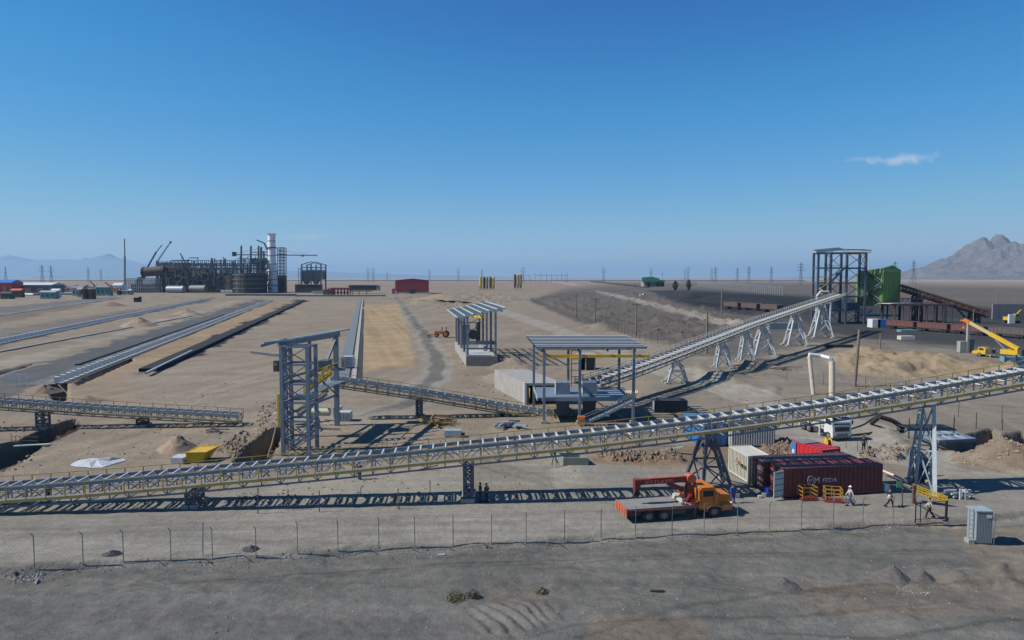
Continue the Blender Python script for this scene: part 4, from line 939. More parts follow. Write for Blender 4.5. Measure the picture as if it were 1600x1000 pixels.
# ---------------------------------------------------------------- people
def skin_mesh(verts, edges, radii, root=0, lev=1):
    me = bpy.data.meshes.new('p'); me.from_pydata(verts, edges, []); o = bpy.data.objects.new('p', me); COL.objects.link(o)
    sk = o.modifiers.new('s', 'SKIN'); ss = o.modifiers.new('u', 'SUBSURF'); ss.levels = lev; ss.render_levels = lev
    for i, r in enumerate(radii):
        d = me.skin_vertices[0].data[i]; d.radius = r if isinstance(r, tuple) else (r, r); d.use_root = i == root
    dg = bpy.context.evaluated_depsgraph_get(); m2 = bpy.data.meshes.new_from_object(o.evaluated_get(dg)); bpy.data.objects.remove(o); bpy.data.meshes.remove(me)
    for p in m2.polygons: p.use_smooth = True
    return m2
_pc = {}
def figure(pose):
    if pose in _pc: return _pc[pose]
    st = .28 if pose == 'walk' else .04; kb = .1 if pose == 'walk' else .0
    ar = .22 if pose == 'walk' else .03
    def leg(s, k): return [(0.0, s * .10, .90), (k * st * .55 + kb * .5, s * .11, .48), (k * st - (kb if k < 0 else 0), s * .12, .09 + (.04 if k < 0 and pose == 'walk' else 0)), (k * st + .14, s * .13, .05)]
    def arm(s, k): return [(0, s * .20, 1.40), (k * ar * .5 - .02, s * .26, 1.13), (k * ar + .06, s * .27, .88)] if pose != 'hips' else [(0, s * .20, 1.40), (-.05, s * .36, 1.14), (.06, s * .2, 1.0)]
    Lf, Rt, La, Ra = leg(1, 1), leg(-1, -1), arm(1, -1), arm(-1, 1)
    V_ = [(0, 0, .96), (0, 0, 1.18), (0, 0, 1.38), (0, 0, 1.50), (.01, 0, 1.60), (.015, 0, 1.70)]; R = [(.15, .11), (.15, .11), (.17, .11), .055, .085, .08]; E = [(0, 1), (1, 2), (2, 3), (3, 4), (4, 5)]
    def chain(pts, rr, at):
        p = at
        for q, r in zip(pts, rr): V_.append(q); R.append(r); E.append((p, len(V_) - 1)); p = len(V_) - 1
        return p
    for l in (Lf, Rt): chain(l, (.095, .062, .045, .04), 0)
    for a in (La, Ra):
        e = chain(a, (.06, .045, .033), 2)
        h = Vector(V_[e]); chain([tuple(h + Vector((.01, 0, -.07)))], (.035,), e)
        for k in range(4): chain([tuple(h + Vector((-.025 + k * .018, 0, -.15 - (.012 if k in (1, 2) else 0))))], (.009,), len(V_) - 1 if k == 0 else e + 1)
        chain([tuple(h + Vector((.06, 0, -.09)))], (.01,), e + 1)
    body = skin_mesh(V_, E, R)
    tv = [(0, 0, 1.0)]; te = []; tr = [(.165, .125)]
    for l in (Lf, Rt):
        p = 0
        for q, r in zip(l[:3], (.115, .082, .066)): tv.append(q); tr.append(r); te.append((p, len(tv) - 1)); p = len(tv) - 1
    trou = skin_mesh(tv, te, tr)
    sv = [(0, 0, .95), (0, 0, 1.18), (0, 0, 1.38), (0, 0, 1.46)]; sr = [(.175, .13), (.17, .125), (.19, .125), .085]; se = [(0, 1), (1, 2), (2, 3)]
    for a in (La, Ra):
        p = 2
        for q, r in zip(a, (.08, .062, .048)): sv.append(q); sr.append(r); se.append((p, len(sv) - 1)); p = len(sv) - 1
    shirt = skin_mesh(sv, se, sr)
    boots = MB()
    for l in (Lf, Rt): x, y, z = l[2]; boots.box((x + .05, y, z - .035), (.27, .1, .1)); boots.cyl((x, y, z), (x, y, z + .1), .06, .06, 8)
    face = MB(); face.box((.105, 0, 1.655), (.03, .025, .045)); face.box((.1, 0, 1.615), (.012, .05, .012))
    hat = MB(); hat.sphere((.01, 0, 1.69), .115, 12, 4, .5, (1.1, 1, 1)); hat.cyl((.02, 0, 1.685), (.02, 0, 1.70), .15, .14, 12)
    hair = MB(); hair.sphere((-.01, 0, 1.67), .105, 10, 4, .6)
    _pc[pose] = (body, trou, shirt, boots, face, hat, hair); return _pc[pose]
def person(px, py, rz, pose, top, bottom, label, hat=None, hgt=1.0, hairm=None, loc=None):
    body, trou, shirt, boots, face, hatb, hair = figure(pose)
    p = loc if loc is not None else onground(px, py)
    t = thing('person', label, 'person', p); t.rotation_euler = (0, 0, rz)
    def add(nm, me, m, par=t):
        me = me.copy(); me.materials.clear(); me.materials.append(m); o = bpy.data.objects.new(nm, me); link(o, par); return o
    def addb(nm, b, m, par=t):
        me = bpy.data.meshes.new(nm); me.from_pydata(b.v, [], b.f); me.materials.append(m); me.polygons.foreach_set('use_smooth', b.sm); o = bpy.data.objects.new(nm, me); link(o, par); return o
    bo = add('body', body, SKIN); add('trousers', trou, bottom); add('shirt', shirt, top); addb('boots', boots, DCLOTH); addb('face', face, SKIN, bo)
    if hat: addb('safety_helmet', hatb, hat)
    else: addb('hair', hair, hairm or DCLOTH)
    t.scale = (hgt,) * 3
    return t
HATW = mat('white_helmet', (.85, .85, .83), .35, 0, .03, dust=0)
person(750.5, 784, .3, 'stand', NAVY, NAVY, 'left of the two dark clad workers standing close together by the slim column', None)
person(760, 785, 2.6, 'hips', NAVY, DCLOTH, 'right of the two dark clad workers by the slim column, arms bent to the hips', None)
person(562, 749, 1.2, 'stand', DCLOTH, NAVY, 'dark clad worker half hidden under the conveyor left of its middle')
person(77, 788, .6, 'hips', DCLOTH, DCLOTH, 'dark clad worker under the far left stretch of the conveyor')
person(1145, 786, -1.2, 'stand', BCLOTH, BCLOTH, 'worker in bright blue overalls beside the orange truck cab', None)
person(1328, 790, 3.1, 'walk', LCLOTH, JEANS, 'man walking left in white helmet, pale shirt and blue jeans by the maroon container', HATW)
t_ = person(1390, 792, -.4, 'walk', DCLOTH, DCLOTH, 'dark dressed man walking with a white bag near the maroon container end')
person(1452, 812, 2.8, 'walk', LCLOTH, DCLOTH, 'man in white shirt and black trousers standing behind the gate bars')
person(1349, 713, -1.5, 'hips', DCLOTH, DCLOTH, 'man in dark clothes standing above the red container, near the white truck')
person(1554, 553, 2.0, 'stand', LCLOTH, NAVY, 'worker in a pale shirt beside the yellow mobile crane')
q = onground(1387.5, 792); tag(MB().sphere((q.x, q.y - .2, .95 + q.z), .2, 10, 6, 1, (1, .6, 1.2)).build('white_bag', PLASTIC), 'white bag carried by the dark dressed walking man', 'bag')

# ---------------------------------------------------------------- containers and cabins
def container(name, label, o, ang, Ln, W_, Hh, m, roofm=None, cat='container', ribs=True, endm=None, z0=.12, ribstep=.42):
    t = thing(name, label, cat, (0, 0, 0)); roofm = roofm or m; endm = endm or m
    MB().box((Ln / 2, W_ / 2, Hh / 2 + z0), (Ln - .06, W_ - .1, Hh - .1)).build('body', m, t)
    b = MB()
    for x in (.06, Ln - .06):
        for y in (.06, W_ - .06): b.box((x, y, Hh / 2 + z0), (.14, .14, Hh))
    for y in (.05, W_ - .05):
        b.box((Ln / 2, y, z0 + .07), (Ln, .12, .16)); b.box((Ln / 2, y, z0 + Hh - .05), (Ln, .12, .12))
    for x in (.05, Ln - .05): b.box((x, W_ / 2, z0 + .07), (.12, W_, .16)); b.box((x, W_ / 2, z0 + Hh - .05), (.12, W_, .12))
    b.build('frame', m, t)
    if ribs:
        n_ = int(Ln / ribstep)
        for y in (.035, W_ - .035):
            for k in range(n_): bar(t, 'corrugation', ((k + .6) * Ln / (n_ + .2), y, z0 + .15), ((k + .6) * Ln / (n_ + .2), y, z0 + Hh - .1), ribstep * .5, .05, m)
        for k in range(n_): bar(t, 'roof_corrugation', ((k + .6) * Ln / (n_ + .2), .1, z0 + Hh - .035), ((k + .6) * Ln / (n_ + .2), W_ - .1, z0 + Hh - .035), ribstep * .5, .04, roofm)
    for x, s in ((0.0, -1), (Ln, 1)):
        d = MB().box((x + s * .02, W_ * .27, z0 + Hh / 2), (.05, W_ * .42, Hh - .35)).build('door', endm, t)
        d2 = MB().box((x + s * .02, W_ * .73, z0 + Hh / 2), (.05, W_ * .42, Hh - .35)).build('door', endm, t)
        for yy, dd in ((W_ * .2, d), (W_ * .36, d), (W_ * .64, d2), (W_ * .8, d2)): MB().cyl((x + s * .07, yy, z0 + .2), (x + s * .07, yy, z0 + Hh - .2), .022, n=6).sub('lock_rod', GALV, dd, t)
    t.location = o; t.rotation_euler = (0, 0, ang)
    return t
c0 = G(1223, 779); ang = math.atan2(G(1378, 770.5).y - c0.y, G(1378, 770.5).x - c0.x)
LC = (G(1378, 770.5) - c0).length
MR = mat('container_maroon', (.15, .03, .035), .5, 0, .3, scale=.9, dust=.16, dustcol=(.16, .07, .045))
MR2 = mat('container_plum', (.1, .035, .05), .5, 0, .3, scale=.8, dust=.2, dustcol=(.2, .13, .11))
K1 = container('shipping_container', 'long maroon container with white lettering and one door leaf swung open', c0, ang, LC, 2.2, 2.62, MR)
W_IN = mat('container_door_lining', (.5, .6, .56), .5, 0, .06, dust=.05)
dl = MB(); dl.beam((0.0, -.02, .15), (-1.12, -.36, .15), .05, .01); dl = MB()
for nm, f0, f1, z0, z1, m_, th_ in (('open_door_leaf', 0, 1, .2, 2.6, W_IN, .06),):
    p0, p1 = Vector((0, -.03, 0)), Vector((-1.15, -.42, 0)); nr = Vector((.32, -.95, 0)) * .03
    b = MB(); q = [p0 - nr, p1 - nr, p1 + nr, p0 + nr]; b.add([v + Vector((0, 0, z0)) for v in q] + [v + Vector((0, 0, z1)) for v in q], [(0, 1, 2, 3), (7, 6, 5, 4), (0, 4, 5, 1), (1, 5, 6, 2), (2, 6, 7, 3), (3, 7, 4, 0)])
    o_ = b.build(nm, m_, None); o_.parent = K1
    for k in range(5):
        b = MB(); zz = .3 + k * .53; b.beam(p0 + nr * 1.6 + Vector((0, 0, zz)), p1 + nr * 1.6 + Vector((0, 0, zz)), .03, .07); r2 = b.build('door_rib', GREY, None); r2.parent = o_
def ink(par, s, size, x, z, m, ox=0):
    vs, fs = text_mb(s, size, .012)
    b = MB(); b.add([(x + a, -.055 - c, z + b_) for a, b_, c in vs], [f[::-1] for f in fs]); o = b.build('lettering', m, None); o.parent = par; return o
def ring(par, x, z, r, m, part=1.0, w_=.06, name='emblem'):
    b = MB(); n_ = 20
    for k in range(int(n_ * part)):
        a, c = 2 * math.pi * k / n_ + 1, 2 * math.pi * (k + 1) / n_ + 1
        b.beam((x + r * .7 * math.cos(a), -.06, z + r * math.sin(a)), (x + r * .7 * math.cos(c), -.06, z + r * math.sin(c)), .02, w_)
    o = b.build(name, m, None); o.parent = par
WL = mat('white_lettering', (.62, .6, .66), .5, 0, .03, dust=0)
u0 = LC * (1256 - 1223) / 155 + .1
ring(K1, u0 + .45, 1.55, .42, WL); ink(K1, 'P', .6, u0 + .3, 1.3, WL); ink(K1, 'M', .75, u0 + .8, 1.28, WL); ink(K1, 'FEIDA', .55, u0 + 1.65, 1.32, WL)
K2 = container('shipping_container', 'dark plum container standing behind the lettered maroon one with only roof and end in view', G(1190, 758) * 0 + Vector((c0.x - 1.0, c0.y + 2.25, 0)), ang, LC - .3, 2.2, 2.65, MR2)
RL = mat('red_lettering', (.5, .06, .08), .5, 0, .03, dust=0)
for k, (s, z) in enumerate((('MSKU 4', 2.35), ('70 31', 2.05), ('45 R1', 1.65))):
    vs, fs = text_mb(s, .3, .01); b = MB(); b.add([(-.07 - c, 1.95 - a, z + b_) for a, b_, c in vs], fs); o = b.build('lettering', RL, None); o.parent = K2
# white container, long side towards the left
w0, w1_ = G(1168, 756), G(1138, 737)
wa = math.atan2(w0.y - w1_.y, w0.x - w1_.x); LW = (w0 - w1_).length
K3 = container('shipping_container', 'cream white container with black and red lettering behind the blue overalled worker', (w1_.x, w1_.y, 0), wa, LW, 2.3, 2.6, CREAM, CREAM, ribs=False, endm=GREY)
for k in range(14): lbar(K3, 'side_panel_rib', ((k + .5) * LW / 14, -.0, .3), ((k + .5) * LW / 14, -.0, 2.55), .12, .05, CREAM)
BK = mat('black_lettering', (.02, .02, .02), .5, 0, .03, dust=0)
ring(K3, LW * .48, 1.62, .34, RL, .8); ink(K3, 'M', .55, LW * .52, 1.4, RL); ink(K3, 'MELK', .55, LW * .66, 1.28, BK)
MB().box((LW + .06, 1.15, 1.42), (.04, 2.1, 2.4)).build('shaded_end_panel', GREY, None).parent = K3  # grey over the cream end and doors puts its shade into the colour
# red container with blue door
rr = [Vector((29.9, 72.0, 0)), Vector((31.3, 68.0, 0))]
ra = math.atan2(rr[1].y - rr[0].y, rr[1].x - rr[0].x)
K4 = container('site_container', 'bright red container with a blue door end and pink red roof behind the maroon one', rr[0], ra, 4.3, 2.3, 2.5, REDB, mat('sunlit_tinted_red', (.5, .05, .07), .5, 0, .1, dust=.05), ribstep=.6)  # roof red turned pinker, sunlight put into its colour
b = MB().box((-.04, 1.15, 1.4), (.06, 2.2, 2.3)); o = b.build('blue_door', BLUE, None); o.parent = K4
b = MB().box((.35, -.05, 1.4), (.66, .06, 2.3)); o = b.build('blue_side_door', BLUE, None); o.parent = K4; MB().box((.35, -.1, 1.6), (.3, .03, .4)).build('notice', WHITE, None).parent = o
MB().box((.8, 1.2, 2.66), (1.6, 2.0, .05)).build('grey_roof_sheet', GREY, None).parent = K4
# grey corrugated cabin
k0 = G(1141, 699); K5 = container('site_cabin', 'grey corrugated site cabin with a white end and one dark window under the conveyor', (k0.x, k0.y, 0), .02, 5.3, 3.4, 2.35, mat('grey_corrugated_sheet', (.36, .38, .39), .5, 0, .08), DARK, 'cabin', ribs=False)
for k in range(18): lbar(K5, 'corrugation', (.15 + k * .29, -.06, .25), (.15 + k * .29, -.06, 2.4), .13, .2, WHITE)  # white ribs on grey sheet paint in the sun-caught stripes
b = MB().box((2.35, -.06, 1.65), (.85, .08, .85)); wn = b.build('window', GLASS, None); wn.parent = K5
b = MB().box((2.35, -.1, 2.1), (.95, .04, .06)).box((2.35, -.1, 1.2), (.95, .04, .06)); b.build('window_frame', DARK, None).parent = wn
MB().box((-.05, 1.7, 1.3), (.08, 3.2, 2.2)).build('white_end', WHITE, None).parent = K5
b = MB(); b.add([(-.2, -.2, 2.5), (5.5, -.2, 2.5), (5.5, 3.6, 2.5), (-.2, 3.6, 2.5), (-.2, 1.7, 2.75), (5.5, 1.7, 2.75)], [(0, 1, 5, 4), (2, 3, 4, 5), (0, 4, 3), (1, 2, 5), (0, 3, 2, 1)]); b.build('roof', DARK, None).parent = K5
# blue container
bl0, bl1 = Vector((21.6, 85.2, 0)), Vector((22.6, 79.6, 0)); ba = math.atan2(bl1.y - bl0.y, bl1.x - bl0.x)
K6 = container('site_container', 'bright blue container partly hidden by the dark trestle', bl0, ba, 5.7, 2.9, 2.75, BLUE, mat('pale_blue_roof', (.14, .35, .5), .5, 0, .1))
# yellow container bin at the left
yb = G(292, 724); YT = thing('yellow_skip', 'bright yellow sloping skip standing beyond the left part of the long conveyor', 'skip', yb)
Py = mapper(yb, (1, .1, 0), (0, 1, 0))
b = MB(); q = [Py(0, 0, .1), Py(1.6, 0, .1), Py(1.6, 2.2, .1), Py(0, 2.2, .1), Py(-.1, 0, 1.15), Py(2.0, 0, 1.15), Py(2.5, 2.2, 1.3), Py(.3, 2.2, 1.3)]
b.add(q, [(0, 3, 2, 1), (4, 5, 6, 7), (0, 1, 5, 4), (1, 2, 6, 5), (2, 3, 7, 6), (3, 0, 4, 7)]); b.build('bin_body', YELB, YT)
for a_, c_ in ((4, 5), (5, 6), (6, 7), (7, 4)): bar(YT, 'rim', q[a_], q[c_], .1, .1, YELB)
tag(MB().box(Py(-.9, .5, .35), (1.3, 1.6, .7)).build('white_crate', PLASTIC), 'white crate beside the yellow skip at its left', 'crate')

# ---------------------------------------------------------------- vehicles
def wheel(t, x, y, r, w_, hub=None, par=None, out=1):
    wh = MB().cyl((x, y - w_ / 2, r), (x, y + w_ / 2, r), r, r, 18).build('wheel', BLACK, None); wh.parent = par or t
    h = MB().cyl((x, y + out * w_ * .52, r), (x, y + out * (w_ * .52 + .03), r), r * .55, r * .5, 14); h.cyl((x, y + out * w_ * .5, r), (x, y + out * (w_ * .52 + .1), r), r * .2, r * .2, 8)
    o = h.build('rim', hub or GREY, None); o.parent = wh
    return wh
def P_(b, name, m, t):
    o = b.build(name, m, None); o.parent = t; return o
# orange crane truck with red flat bed; x forward
T1 = thing('crane_truck', 'orange cab flatbed truck with a red loading crane folded over its bed', 'truck')
P_(MB().box((4.6, .45, .85), (9.0, .18, .28)).box((4.6, -.45, .85), (9.0, .18, .28)), 'chassis', DARK, T1)
P_(MB().box((2.95, 0, 1.28), (5.9, 2.5, .12)), 'bed', mat('grey_bed_sheet', (.25, .255, .25), .7, 0, .2, scale=2, dust=.2, bump=.3), T1)
for s in (-1, 1): P_(MB().box((2.95, s * 1.27, 1.22), (5.9, .05, .26)), 'side_rail', RED, T1)
tb_ = P_(MB().box((-.04, 0, 1.0), (.08, 2.55, .85)), 'tailboard', SALMON, T1)
for k in range(4): P_(MB().box((-.1, -.9 + k * .6, 1.0), (.05, .12, .75)), 'tailboard_rib', SALMON, tb_)
for x in (1.9, 3.25):
    for s in (-1, 1): wheel(T1, x, s * 1.02, .52, .42, GREY, out=s)
for s in (-1, 1): wheel(T1, 7.75, s * 1.05, .52, .32, GREY, out=s)
P_(MB().box((.9, 0, .75), (.8, 2.0, .3)), 'underrun_bar', DARK, T1); P_(MB().box((4.6, -.95, .8), (1.1, .4, .5)), 'fuel_tank', DARK, T1)
for k in range(6): P_(MB().box((1.3 + k * .75, -1.24, 1.08), (.5, .04, .12)), 'lashing_box', DARK, T1)
prof = [(6.35, 1.15), (6.35, 2.65), (6.6, 2.9), (7.75, 2.9), (8.1, 2.1), (9.35, 1.95), (9.5, 1.6), (9.5, .85), (8.35, .8), (8.25, 1.05), (7.75, 1.2), (7.25, 1.05), (7.15, .8), (6.4, .8)]
cab = P_(MB().prism([(7.15, .8), (6.4, .8), (6.35, 2.65), (6.6, 2.9), (7.75, 2.9), (8.1, 2.1), (8.1, 1.2), (7.3, 1.2)], 'y', -1.15, 1.15), 'cab', ORANGE, T1)
P_(MB().prism([(8.1, 1.1), (8.1, 2.1), (9.35, 1.95), (9.5, 1.6), (9.5, .8), (8.4, .8)], 'y', -.8, .8), 'bonnet', ORANGE, T1)
for s in (-1, 1):
    P_(MB().box((7.2, s * 1.16, 2.3), (.9, .03, .55)), 'side_window', GLASS, cab); P_(MB().box((6.6, s * 1.165, 1.6), (.03, .03, 1.0)), 'door_seam', DARK, cab); P_(MB().box((7.7, s * 1.165, 1.7), (.03, .03, .9)), 'door_seam', DARK, cab)
    mg_ = MB()
    for k in range(6): a0, a1 = math.pi * k / 6, math.pi * (k + 1) / 6; mg_.beam((7.75 + .72 * math.cos(a0), s * 1.02, .55 + .66 * math.sin(a0)), (7.75 + .72 * math.cos(a1), s * 1.02, .55 + .66 * math.sin(a1)), .5, .07)
    P_(mg_.box((8.95, s * 1.0, .85), (.9, .4, .5)), 'mudguard', ORANGE, T1)
    P_(MB().sphere((9.4, s * .95, 1.15), .16, 10, 6), 'headlight', WHITE, T1); P_(MB().box((8.0, s * 1.35, 2.2), (.06, .2, .35)), 'mirror', DARK, T1)
    P_(MB().beam((8.0, s * 1.15, 2.35), (8.0, s * 1.35, 2.35), .03, .03), 'mirror_arm', DARK, T1)
P_(MB().add([(7.8, -1.05, 2.85), (7.8, 1.05, 2.85), (8.13, 1.05, 2.15), (8.13, -1.05, 2.15), (7.77, -1.05, 2.83), (7.77, 1.05, 2.83), (8.1, 1.05, 2.13), (8.1, -1.05, 2.13)], [(0, 1, 2, 3), (7, 6, 5, 4), (0, 4, 5, 1), (1, 5, 6, 2), (2, 6, 7, 3), (3, 7, 4, 0)]), 'windscreen', GLASS, cab)
P_(MB().box((9.55, 0, .7), (.15, 2.3, .25)), 'bumper', DARK, T1)
P_(MB().box((9.52, 0, 1.35), (.04, 1.1, .6)), 'grille', DARK, T1)
P_(MB().box((5.95, 0, 1.35), (.55, 2.4, .35)).box((5.95, 0, 1.9), (.5, .7, .9)), 'crane_base', RED, T1)
P_(MB().cyl((5.95, 0, 2.2), (5.95, 0, 3.3), .3, .25, 12), 'crane_mast', RED, T1)
P_(MB().beam((5.9, 0, 2.2), (4.1, 0, 3.15), .35, .4), 'crane_lift_cylinder', RED, T1)
bm_ = P_(MB().box((3.75, 0, 3.45), (4.6, .36, .5)), 'crane_boom', RED, T1)
P_(MB().box((4.2, 0, 3.75), (3.6, .3, .06)), 'boom_top_plate', SALMON, T1)
P_(MB().box((1.3, 0, 3.2), (.5, .5, 1.05)), 'boom_head', RED, T1)
P_(MB().cyl((1.3, -.12, 2.35), (1.3, .12, 2.35), .28, .28, 12).box((1.3, 0, 2.62), (.3, .34, .2)).cyl((1.3, 0, 1.9), (1.3, 0, 2.2), .1, .16, 8), 'hook_block', BLACK, T1)
P_(MB().cyl((6.1, -.35, 3.55), (6.1, .35, 3.55), .42, .42, 14), 'winch_drum', SALMON, T1)
P_(MB().beam((5.3, 0, 3.7), (6.5, 0, 3.05), .4, .3), 'boom_root', RED, T1)
for s in (-1, 1): P_(MB().box((5.95, s * 1.22, 1.0), (.22, .16, 1.1)).cyl((5.95, s * 1.22, .1), (5.95, s * 1.22, .5), .07, .07, 8).box((5.95, s * 1.22, .05), (.35, .3, .06)), 'outrigger', MAROON, T1)
lm = mat('pink_lettering', (.62, .22, .2), .5, 0, .03, dust=0)
vs, fs = text_mb('H A T L A N D', .42, .01, .3); P_(MB().add([(1.95 + a * .92, -.225 - c, 3.3 + b_) for a, b_, c in vs], [f[::-1] for f in fs]), 'lettering', lm, bm_)
ld = MB(); random.seed(3)
for k in range(16): ld.box((5.1 + random.uniform(-.45, .4), random.uniform(-1, .9), 1.42 + random.uniform(0, .3)), (random.uniform(.2, .5), random.uniform(.1, .4), random.uniform(.1, .3)), random.uniform(0, 3), random.uniform(-.5, .5))
a0_, a1_ = G(983, 819), G(1146, 806.5)
T1.location = (a0_.x - .4, a0_.y + 1.3, 0); T1.rotation_euler = (0, 0, math.atan2(a1_.y - a0_.y, a1_.x - a0_.x))
ld.v = [tuple(T1.location + Matrix.Rotation(T1.rotation_euler.z, 3, 'Z') @ Vector(v)) for v in ld.v]
ld.v = [(x, y, z * .87) for x, y, z in ld.v]; T1.scale = (1, 1, .87)
q_ = T1.location.copy()
for k_ in range(5): P_(MB().cyl((5.2 + k_ * .1, -.5 + k_ * .2, 1.4), (5.5 + k_ * .12, -.3 + k_ * .2, 2.9), .04), 'hydraulic_hose', BLACK, T1)
P_(MB().cyl((6.25, -.9, 1.6), (6.25, -.9, 3.2), .07), 'exhaust', DARK, T1); P_(MB().beam((5.6, -.5, 1.5), (5.6, -1.1, 2.3), .2, .3).beam((5.6, .5, 1.5), (5.6, 1.1, 2.3), .2, .3), 'control_lever_bank', RED, T1)
o = ld.build('timber_and_slings', CREAM); tag(o, 'heap of pale timber blocks and slings on the truck bed next to the crane base', 'timber heap'); o['kind'] = 'stuff'

# white tractor truck facing the camera
T2 = thing('flatbed_truck', 'white cab over truck with bare pale chassis facing the camera below the conveyor', 'truck')
cab = P_(MB().prism([(6.2, .75), (6.2, 3.0), (6.6, 3.15), (7.5, 3.15), (7.95, 2.4), (8.05, 1.2), (8.05, .45), (7.6, .45), (7.55, .95), (6.75, .95)], 'y', -1.22, 1.22), 'cab', WHITE, T2)
P_(MB().add([(7.72, -1.08, 2.95), (7.72, 1.08, 2.95), (8.02, 1.08, 2.05), (8.02, -1.08, 2.05), (7.6, -1.08, 2.95), (7.6, 1.08, 2.95), (7.9, 1.08, 2.05), (7.9, -1.08, 2.05)], [(0, 1, 2, 3), (7, 6, 5, 4), (0, 4, 5, 1), (1, 5, 6, 2), (2, 6, 7, 3), (3, 7, 4, 0)]), 'windscreen', GLASS, cab)
P_(MB().box((8.06, 0, 1.5), (.06, 1.9, .55)), 'grille', DARK, cab); P_(MB().box((8.1, 0, .75), (.16, 2.4, .5)), 'bumper', GREY, T2)
for s in (-1, 1):
    P_(MB().box((7.15, s * 1.23, 2.3), (.75, .03, .65)), 'side_window', GLASS, cab); P_(MB().box((8.15, s * .95, .85), (.1, .35, .2)), 'headlight', WHITE, T2); P_(MB().box((7.9, s * 1.42, 2.3), (.1, .16, .5)), 'mirror', DARK, T2)
    P_(MB().beam((7.9, s * 1.2, 2.5), (7.9, s * 1.42, 2.5), .04, .04), 'mirror_arm', DARK, T2)
    wheel(T2, 7.15, s * 1.05, .52, .34, GREY, out=s)
    for x in (1.4, 2.7): wheel(T2, x, s * 1.0, .52, .45, GREY, out=s)
P_(MB().box((6.9, 0, 3.18), (.5, .9, .06)), 'roof_hatch', DARK, cab)
P_(MB().box((3.4, .42, 1.0), (6.8, .16, .28)).box((3.4, -.42, 1.0), (6.8, .16, .28)), 'chassis', CREAM, T2)
for x in (.4, 2, 3.6, 5.2): P_(MB().box((x, 0, 1.3), (.16, 2.4, .2)), 'twist_lock_bolster', WHITE, T2)
for s in (-1, 1): P_(MB().box((3, s * 1.15, 1.35), (5.6, .12, .16)), 'side_beam', PIPEC, T2)
P_(MB().box((4.6, -1.1, .75), (1.2, .3, .5)), 'tank', DARK, T2); P_(MB().box((4.6, 1.1, .75), (1.2, .3, .5)), 'tank', GREY, T2)
for x in (5.5, .8): P_(MB().box((x, -1.35, .9), (.16, .16, 1.4)), 'support_leg', WHITE, T2)
T2.location = (39.4, 90.5, 0); T2.rotation_euler = (0, 0, -math.pi / 2 + .12)
rq = G(1296, 699); rl = thing('cable_reel', 'small orange cable reel between the red container and the white truck', 'reel', rq)
b = MB(); 
for s in (-.25, .25): b.cyl((rq.x - .2 + s, rq.y, .6), (rq.x - .15 + s, rq.y, .6), .55, .55, 16)
b.build('reel_flange', YELB, rl); MB().cyl((rq.x - .42, rq.y, .6), (rq.x + .08, rq.y, .6), .32, .32, 14).build('cable_coil', BLACK, rl)

# yellow mobile crane
def mobile_crane():
    t = thing('mobile_crane', 'yellow mobile crane with long raised telescopic boom at the right edge', 'crane')
    P_(MB().box((5.6, 0, 1.15), (11, 2.4, .5)), 'carrier', DARK, t)
    P_(MB().prism([(9.6, .8), (9.5, 2.4), (9.9, 2.9), (11.6, 2.9), (11.9, 1.9), (13.4, 1.6), (13.5, .9), (12.6, .8)], 'y', -1.25, 1.25), 'cab', YELB, t)
    for s in (-1, 1):
        P_(MB().box((10.8, s * 1.27, 2.35), (1.3, .04, .6)), 'side_window', GLASS, t)
        for x in (1.4, 3.0, 5.0, 11.3): wheel(t, x, s * 1.1, .62, .45, GREY, out=s)
        for x in (.2, 7.8): P_(MB().box((x, s * 1.6, .7), (.4, 1.0, .3)).cyl((x, s * 2.0, .1), (x, s * 2.0, .8), .12, .12, 8), 'outrigger', YELB, t)
    P_(MB().box((11.8, 0, 2.35), (.1, 2.2, .7), 0, -.3), 'windscreen', GLASS, t)
    P_(MB().box((2.8, 0, 2.1), (5.4, 2.4, 1.4)), 'superstructure', YELB, t); P_(MB().box((.2, 0, 2.4), (1.2, 2.5, 1.5)), 'counterweight', DARK, t)
    P_(MB().box((3.2, -1.0, 3.3), (1.6, .9, 1.3)), 'operator_cab', YELB, t); P_(MB().box((3.3, -1.47, 3.4), (1.2, .04, .8)), 'window', GLASS, t)
    P_(MB().box((8.6, 0, 1.9), (1.6, 2.0, 1.0)), 'engine_hood', DARK, t)
    A_, B_ = Vector((1.0, .3, 3.2)), Vector((15.5, .3, 10.6)); u = (B_ - A_).normalized()
    P_(MB().beam(A_, A_.lerp(B_, .55), .9, 1.15), 'boom_base_section', YELB, t); P_(MB().beam(A_.lerp(B_, .55), B_, .72, .9), 'boom_extension', mat('pale_yellow_paint', (.62, .5, .22), .45, 0, .1), t)
    P_(MB().box(B_ + u * .4, (1.8, 1.0, 1.0), 0, -.46), 'boom_head', ORANGE, t); P_(MB().beam(B_ + u * .4, B_ + Vector((2.2, 0, .3)), .3, .4), 'head_jib', ORANGE, t)
    P_(MB().beam((4.4, .3, 2.6), (7.4, .3, 5.6), .35, .35), 'lift_cylinder', GREY, t)
    P_(MB().cyl(B_ + Vector((1.2, 0, 0)), B_ + Vector((1.2, 0, -1.6)), .04).box(B_ + Vector((1.2, 0, -1.9)), (.5, .4, .7)), 'hook_block', ORANGE, t)
    return t
MCn = mobile_crane(); q = G(1592, 563); q2 = G(1518, 556); MCn.location = (q.x + 1.2, q.y + .5, 0); MCn.rotation_euler = (0, 0, math.atan2(q2.y - q.y, q2.x - q.x)); sc_ = (q2 - q).length / 13.2; MCn.scale = (sc_,) * 3
